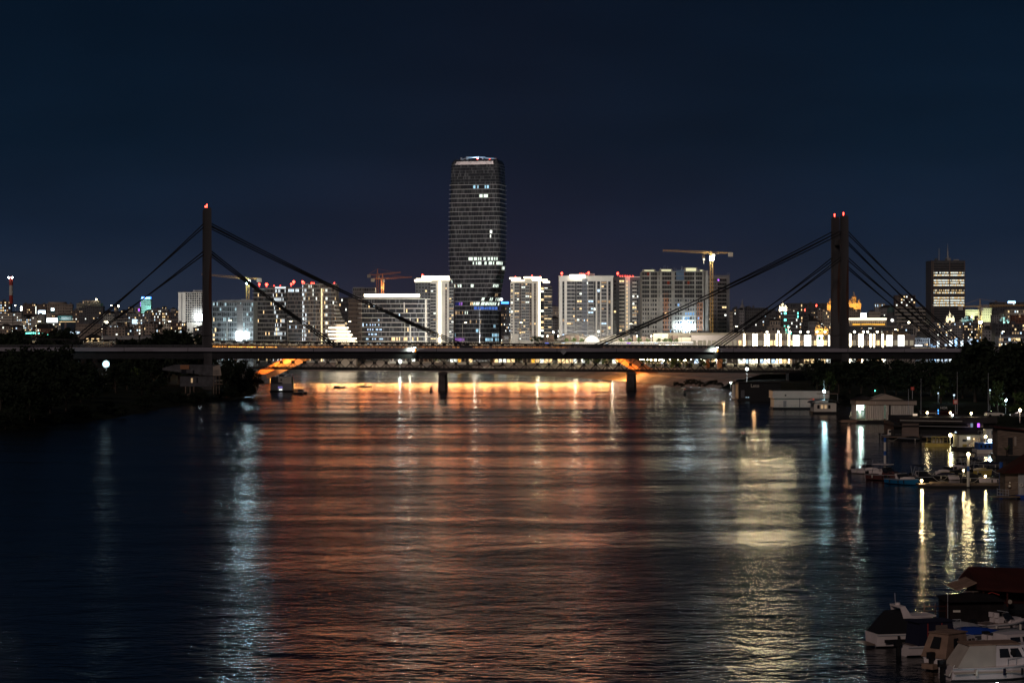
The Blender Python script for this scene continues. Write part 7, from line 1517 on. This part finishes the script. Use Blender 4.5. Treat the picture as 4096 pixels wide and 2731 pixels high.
MB().add([(-3.4,-1.15,.95),(-.5,-1.1,.95),(-.5,1.1,.95),(-3.4,1.15,.95),(-2.4,-.95,2.42),(-.45,-.95,2.44),(-.45,.95,2.44),(-2.4,.95,2.42)],[(0,1,5,4),(1,2,6,5),(2,3,7,6),(3,0,4,7),(4,5,6,7)]).build("canvas_shelter", sc_, T); MB().box(-2.5,1.4,-.98,.98,2.44,2.54).build("cabin_roof", M["canvas"], T); bowrail(7.4,2.6,.95,T); MB().box(-3.7,3.0,-1.33,-1.29,.55,.68).build("hull_stripe", M["tan"], T)
mb = MB(); mb.bar((-3.9,-.9,.4),(-3.5,-.9,1.15),.03).bar((-3.9,.9,.4),(-3.5,.9,1.15),.03).bar((-3.9,-.9,.4),(-3.9,.9,.4),.03); mb.build("stern_rail_lattice", M["slab"], T)
MB().bar((.75,-1.12,1.9),(.75,-1.1,1.9),.2,n=16).build("porthole", M["black"], T); lamp('POINT',(3.2,-1.6,2.2),9,(.7,.85,1),T,.2)
T = top(boat(4060,2640,6.5,2.4,.85,"gelcoat",25,"white open boat with steel bow rails between the canvas boats and the red roofed houseboat","cabin","gelcoat",None,165)); T = top(boat(3925,2560,6.8,2.3,.7,"dgrey",22,"dark boat under a bright blue tarpaulin behind the brown canvas boat","covered","tarp",None,176)); boat(4080,2700,6.0,2.2,.9,"red",18,"white railed boat with a red hull at the picture's lower corner","cabin","gelcoat",None,159)
boat(3990,2600,5.8,2.1,.75,"gelcoat",30,"grey white boat with a low screen, wedged behind the cabin cruiser","open","black",None,168)
boat(4010,2530,5.4,2.0,.7,"gelcoat",28,"small white open boat in front of the red houseboat's porch","open","black",None,182); boat(3868,2535,5.0,1.9,.6,"dgrey",24,"small grey boat with a steel rail just under the black cabin raft","covered","grey",None,180)
boat(4085,2580,5.6,2.1,.75,"gelcoat",20,"white boat under a grey cover at the picture's edge, below the red houseboat","covered","grey",None,174)
D = 155; T = thing("mooring_lamp", "small dazzling blue white lamp low by the cabin cruiser's bow", "lamp", (wx(3961,D),D-2.2,0)); MB().bar((0,0,-.6),(0,0,.1),.05,n=6).build("post", M["metal"], T); MB().ball((0,0,.22),.10).build("globe", M["Ewh"], T); lamp('POINT',(0,-.1,.45),16,(.7,.82,1),T,.06)
D = 196; T = thing("red_houseboat", "dark red houseboat with a broad sloping roof and a railed porch behind the near boats", "houseboat", (wx(3895,D),D,0)); k = lambda px: wx(px,D)-T.location.x; z = lambda py: wz(py,D)
MB().box(k(3880),k(4200),0,7,-.4,.5).build("raft", M["black"], T); MB().box(k(3930),k(4200),.6,7,.5,z(2360)).build("wall", M["darkred"], T); MB().add([(k(3898),-1.2,z(2352)),(k(4200),-1.2,z(2372)),(k(4200),-1.2,z(2360)),(k(3898),-1.2,z(2342)),(k(3900),3,z(2278)),(k(4200),3,z(2288)),(k(3898),7.5,z(2352)),(k(4200),7.5,z(2372))],[(0,1,2,3),(3,2,5,4),(4,5,7,6),(0,3,4,6),(1,7,5,2),(0,6,7,1)]).build("roof", M["darkred"], T)
MB().add([(k(3820),-.8,z(2356)),(k(3900),-.8,z(2324)),(k(3900),4,z(2324)),(k(3820),4,z(2356)),(k(3820),-.8,z(2360)),(k(3900),-.8,z(2328)),(k(3900),4,z(2328)),(k(3820),4,z(2360))],[(0,1,2,3),(7,6,5,4),(0,4,5,1),(1,5,6,2),(2,6,7,3),(3,7,4,0)]).build("porch_awning", M["canvas"], T)
mb = MB()
for py in (2361,2372): mb.bar((k(3846),-.7,z(py)),(k(3930),-.7,z(py)),.035)
for px in (3850,3886,3928): mb.bar((k(px),-.7,z(2385)),(k(px),-.7,z(2358)),.04)
mb.build("porch_rail_lattice", M["brown"], T); MB().bar((k(4030),-.9,z(2400)),(k(4030),-1.0,z(2400)),.19,n=16).build("round_lamp", M["tan"], T)
for px in (3925,4020,4090): MB().bar((k(px),-.9,.4),(k(px),-.9,z(2355)),.07).build("porch_post", M["darkred"], T)
MB().add([(k(3925),-.95,z(2374)),(k(3958),-.95,z(2361)),(k(3990),-.95,z(2372)),(k(3990),-.95,z(2374.5)),(k(3958),-.95,z(2363.5)),(k(3925),-.95,z(2376.5))],[(0,5,4,1),(1,4,3,2)]).build("red_garland", M["red"], T)
D = 184; T = thing("black_cabin_raft", "black tarred cabin on a raft with a small white plate, before the red houseboat", "houseboat", (wx(3792,D),D,0)); k = lambda px: wx(px,D)-T.location.x; z = lambda py: wz(py,D)
tar = mat("tarred_boards",(.016,.013,.013),.9,.1,.3,1.0); MB().box(-.3,k(4020),-.5,4,-.3,.35).build("raft", M["black"], T); MB().box(0,k(4015),0,4,.35,z(2405)).build("wall", tar, T); MB().add([(-.3,-.5,z(2405)),(k(4022),-.5,z(2402)),(k(3870),1.5,z(2378)),(-.3,4.2,z(2405)),(k(4022),4.2,z(2402)),(k(3960),1.5,z(2380))],[(0,1,5,2),(1,4,5),(4,3,2,5),(3,0,2)]).build("roof", tar, T)
MB().box(k(3812),k(3841),-.06,-.01,z(2447),z(2439)).build("name_plate", M["pale"], T); mb = MB().bar((-2.0,-.3,z(2440)),(0,-.3,z(2440)),.03).bar((-2.0,-.3,z(2422)),(0,-.3,z(2422)),.03)
for i in range(3): mb.bar((-2.0+i*.9,-.3,.2),(-2.0+i*.9,-.3,z(2410)),.035)
mb.build("deck_rail_lattice", M["darkred"], T); MB().box(-2.6,0,-.4,3,.2,.4).build("side_deck", M["wood"], T); MB().bar((-.1,-.4,.3),(-.1,-.4,z(2372)),.02).build("mast", M["metal"], T)

# ================================================================ the thin haze over the river and the city
hb = MB().box(-9500,9500,-60,9800,-6,260)
ho = hb.build("haze", None) if False else link("haze", hb.mesh("haze", []))
hm_ = bpy.data.materials.new("night_haze"); hm_.use_nodes = True; t_ = hm_.node_tree; t_.nodes.clear()
oo = t_.nodes.new("ShaderNodeOutputMaterial"); pv = t_.nodes.new("ShaderNodeVolumePrincipled"); pv.inputs["Color"].default_value = (.92,.94,.97,1); pv.inputs["Density"].default_value = 0.000016; pv.inputs["Anisotropy"].default_value = .55
t_.links.new(pv.outputs[0], oo.inputs["Volume"]); ho.data.materials.append(hm_); tag(ho, kind='stuff')
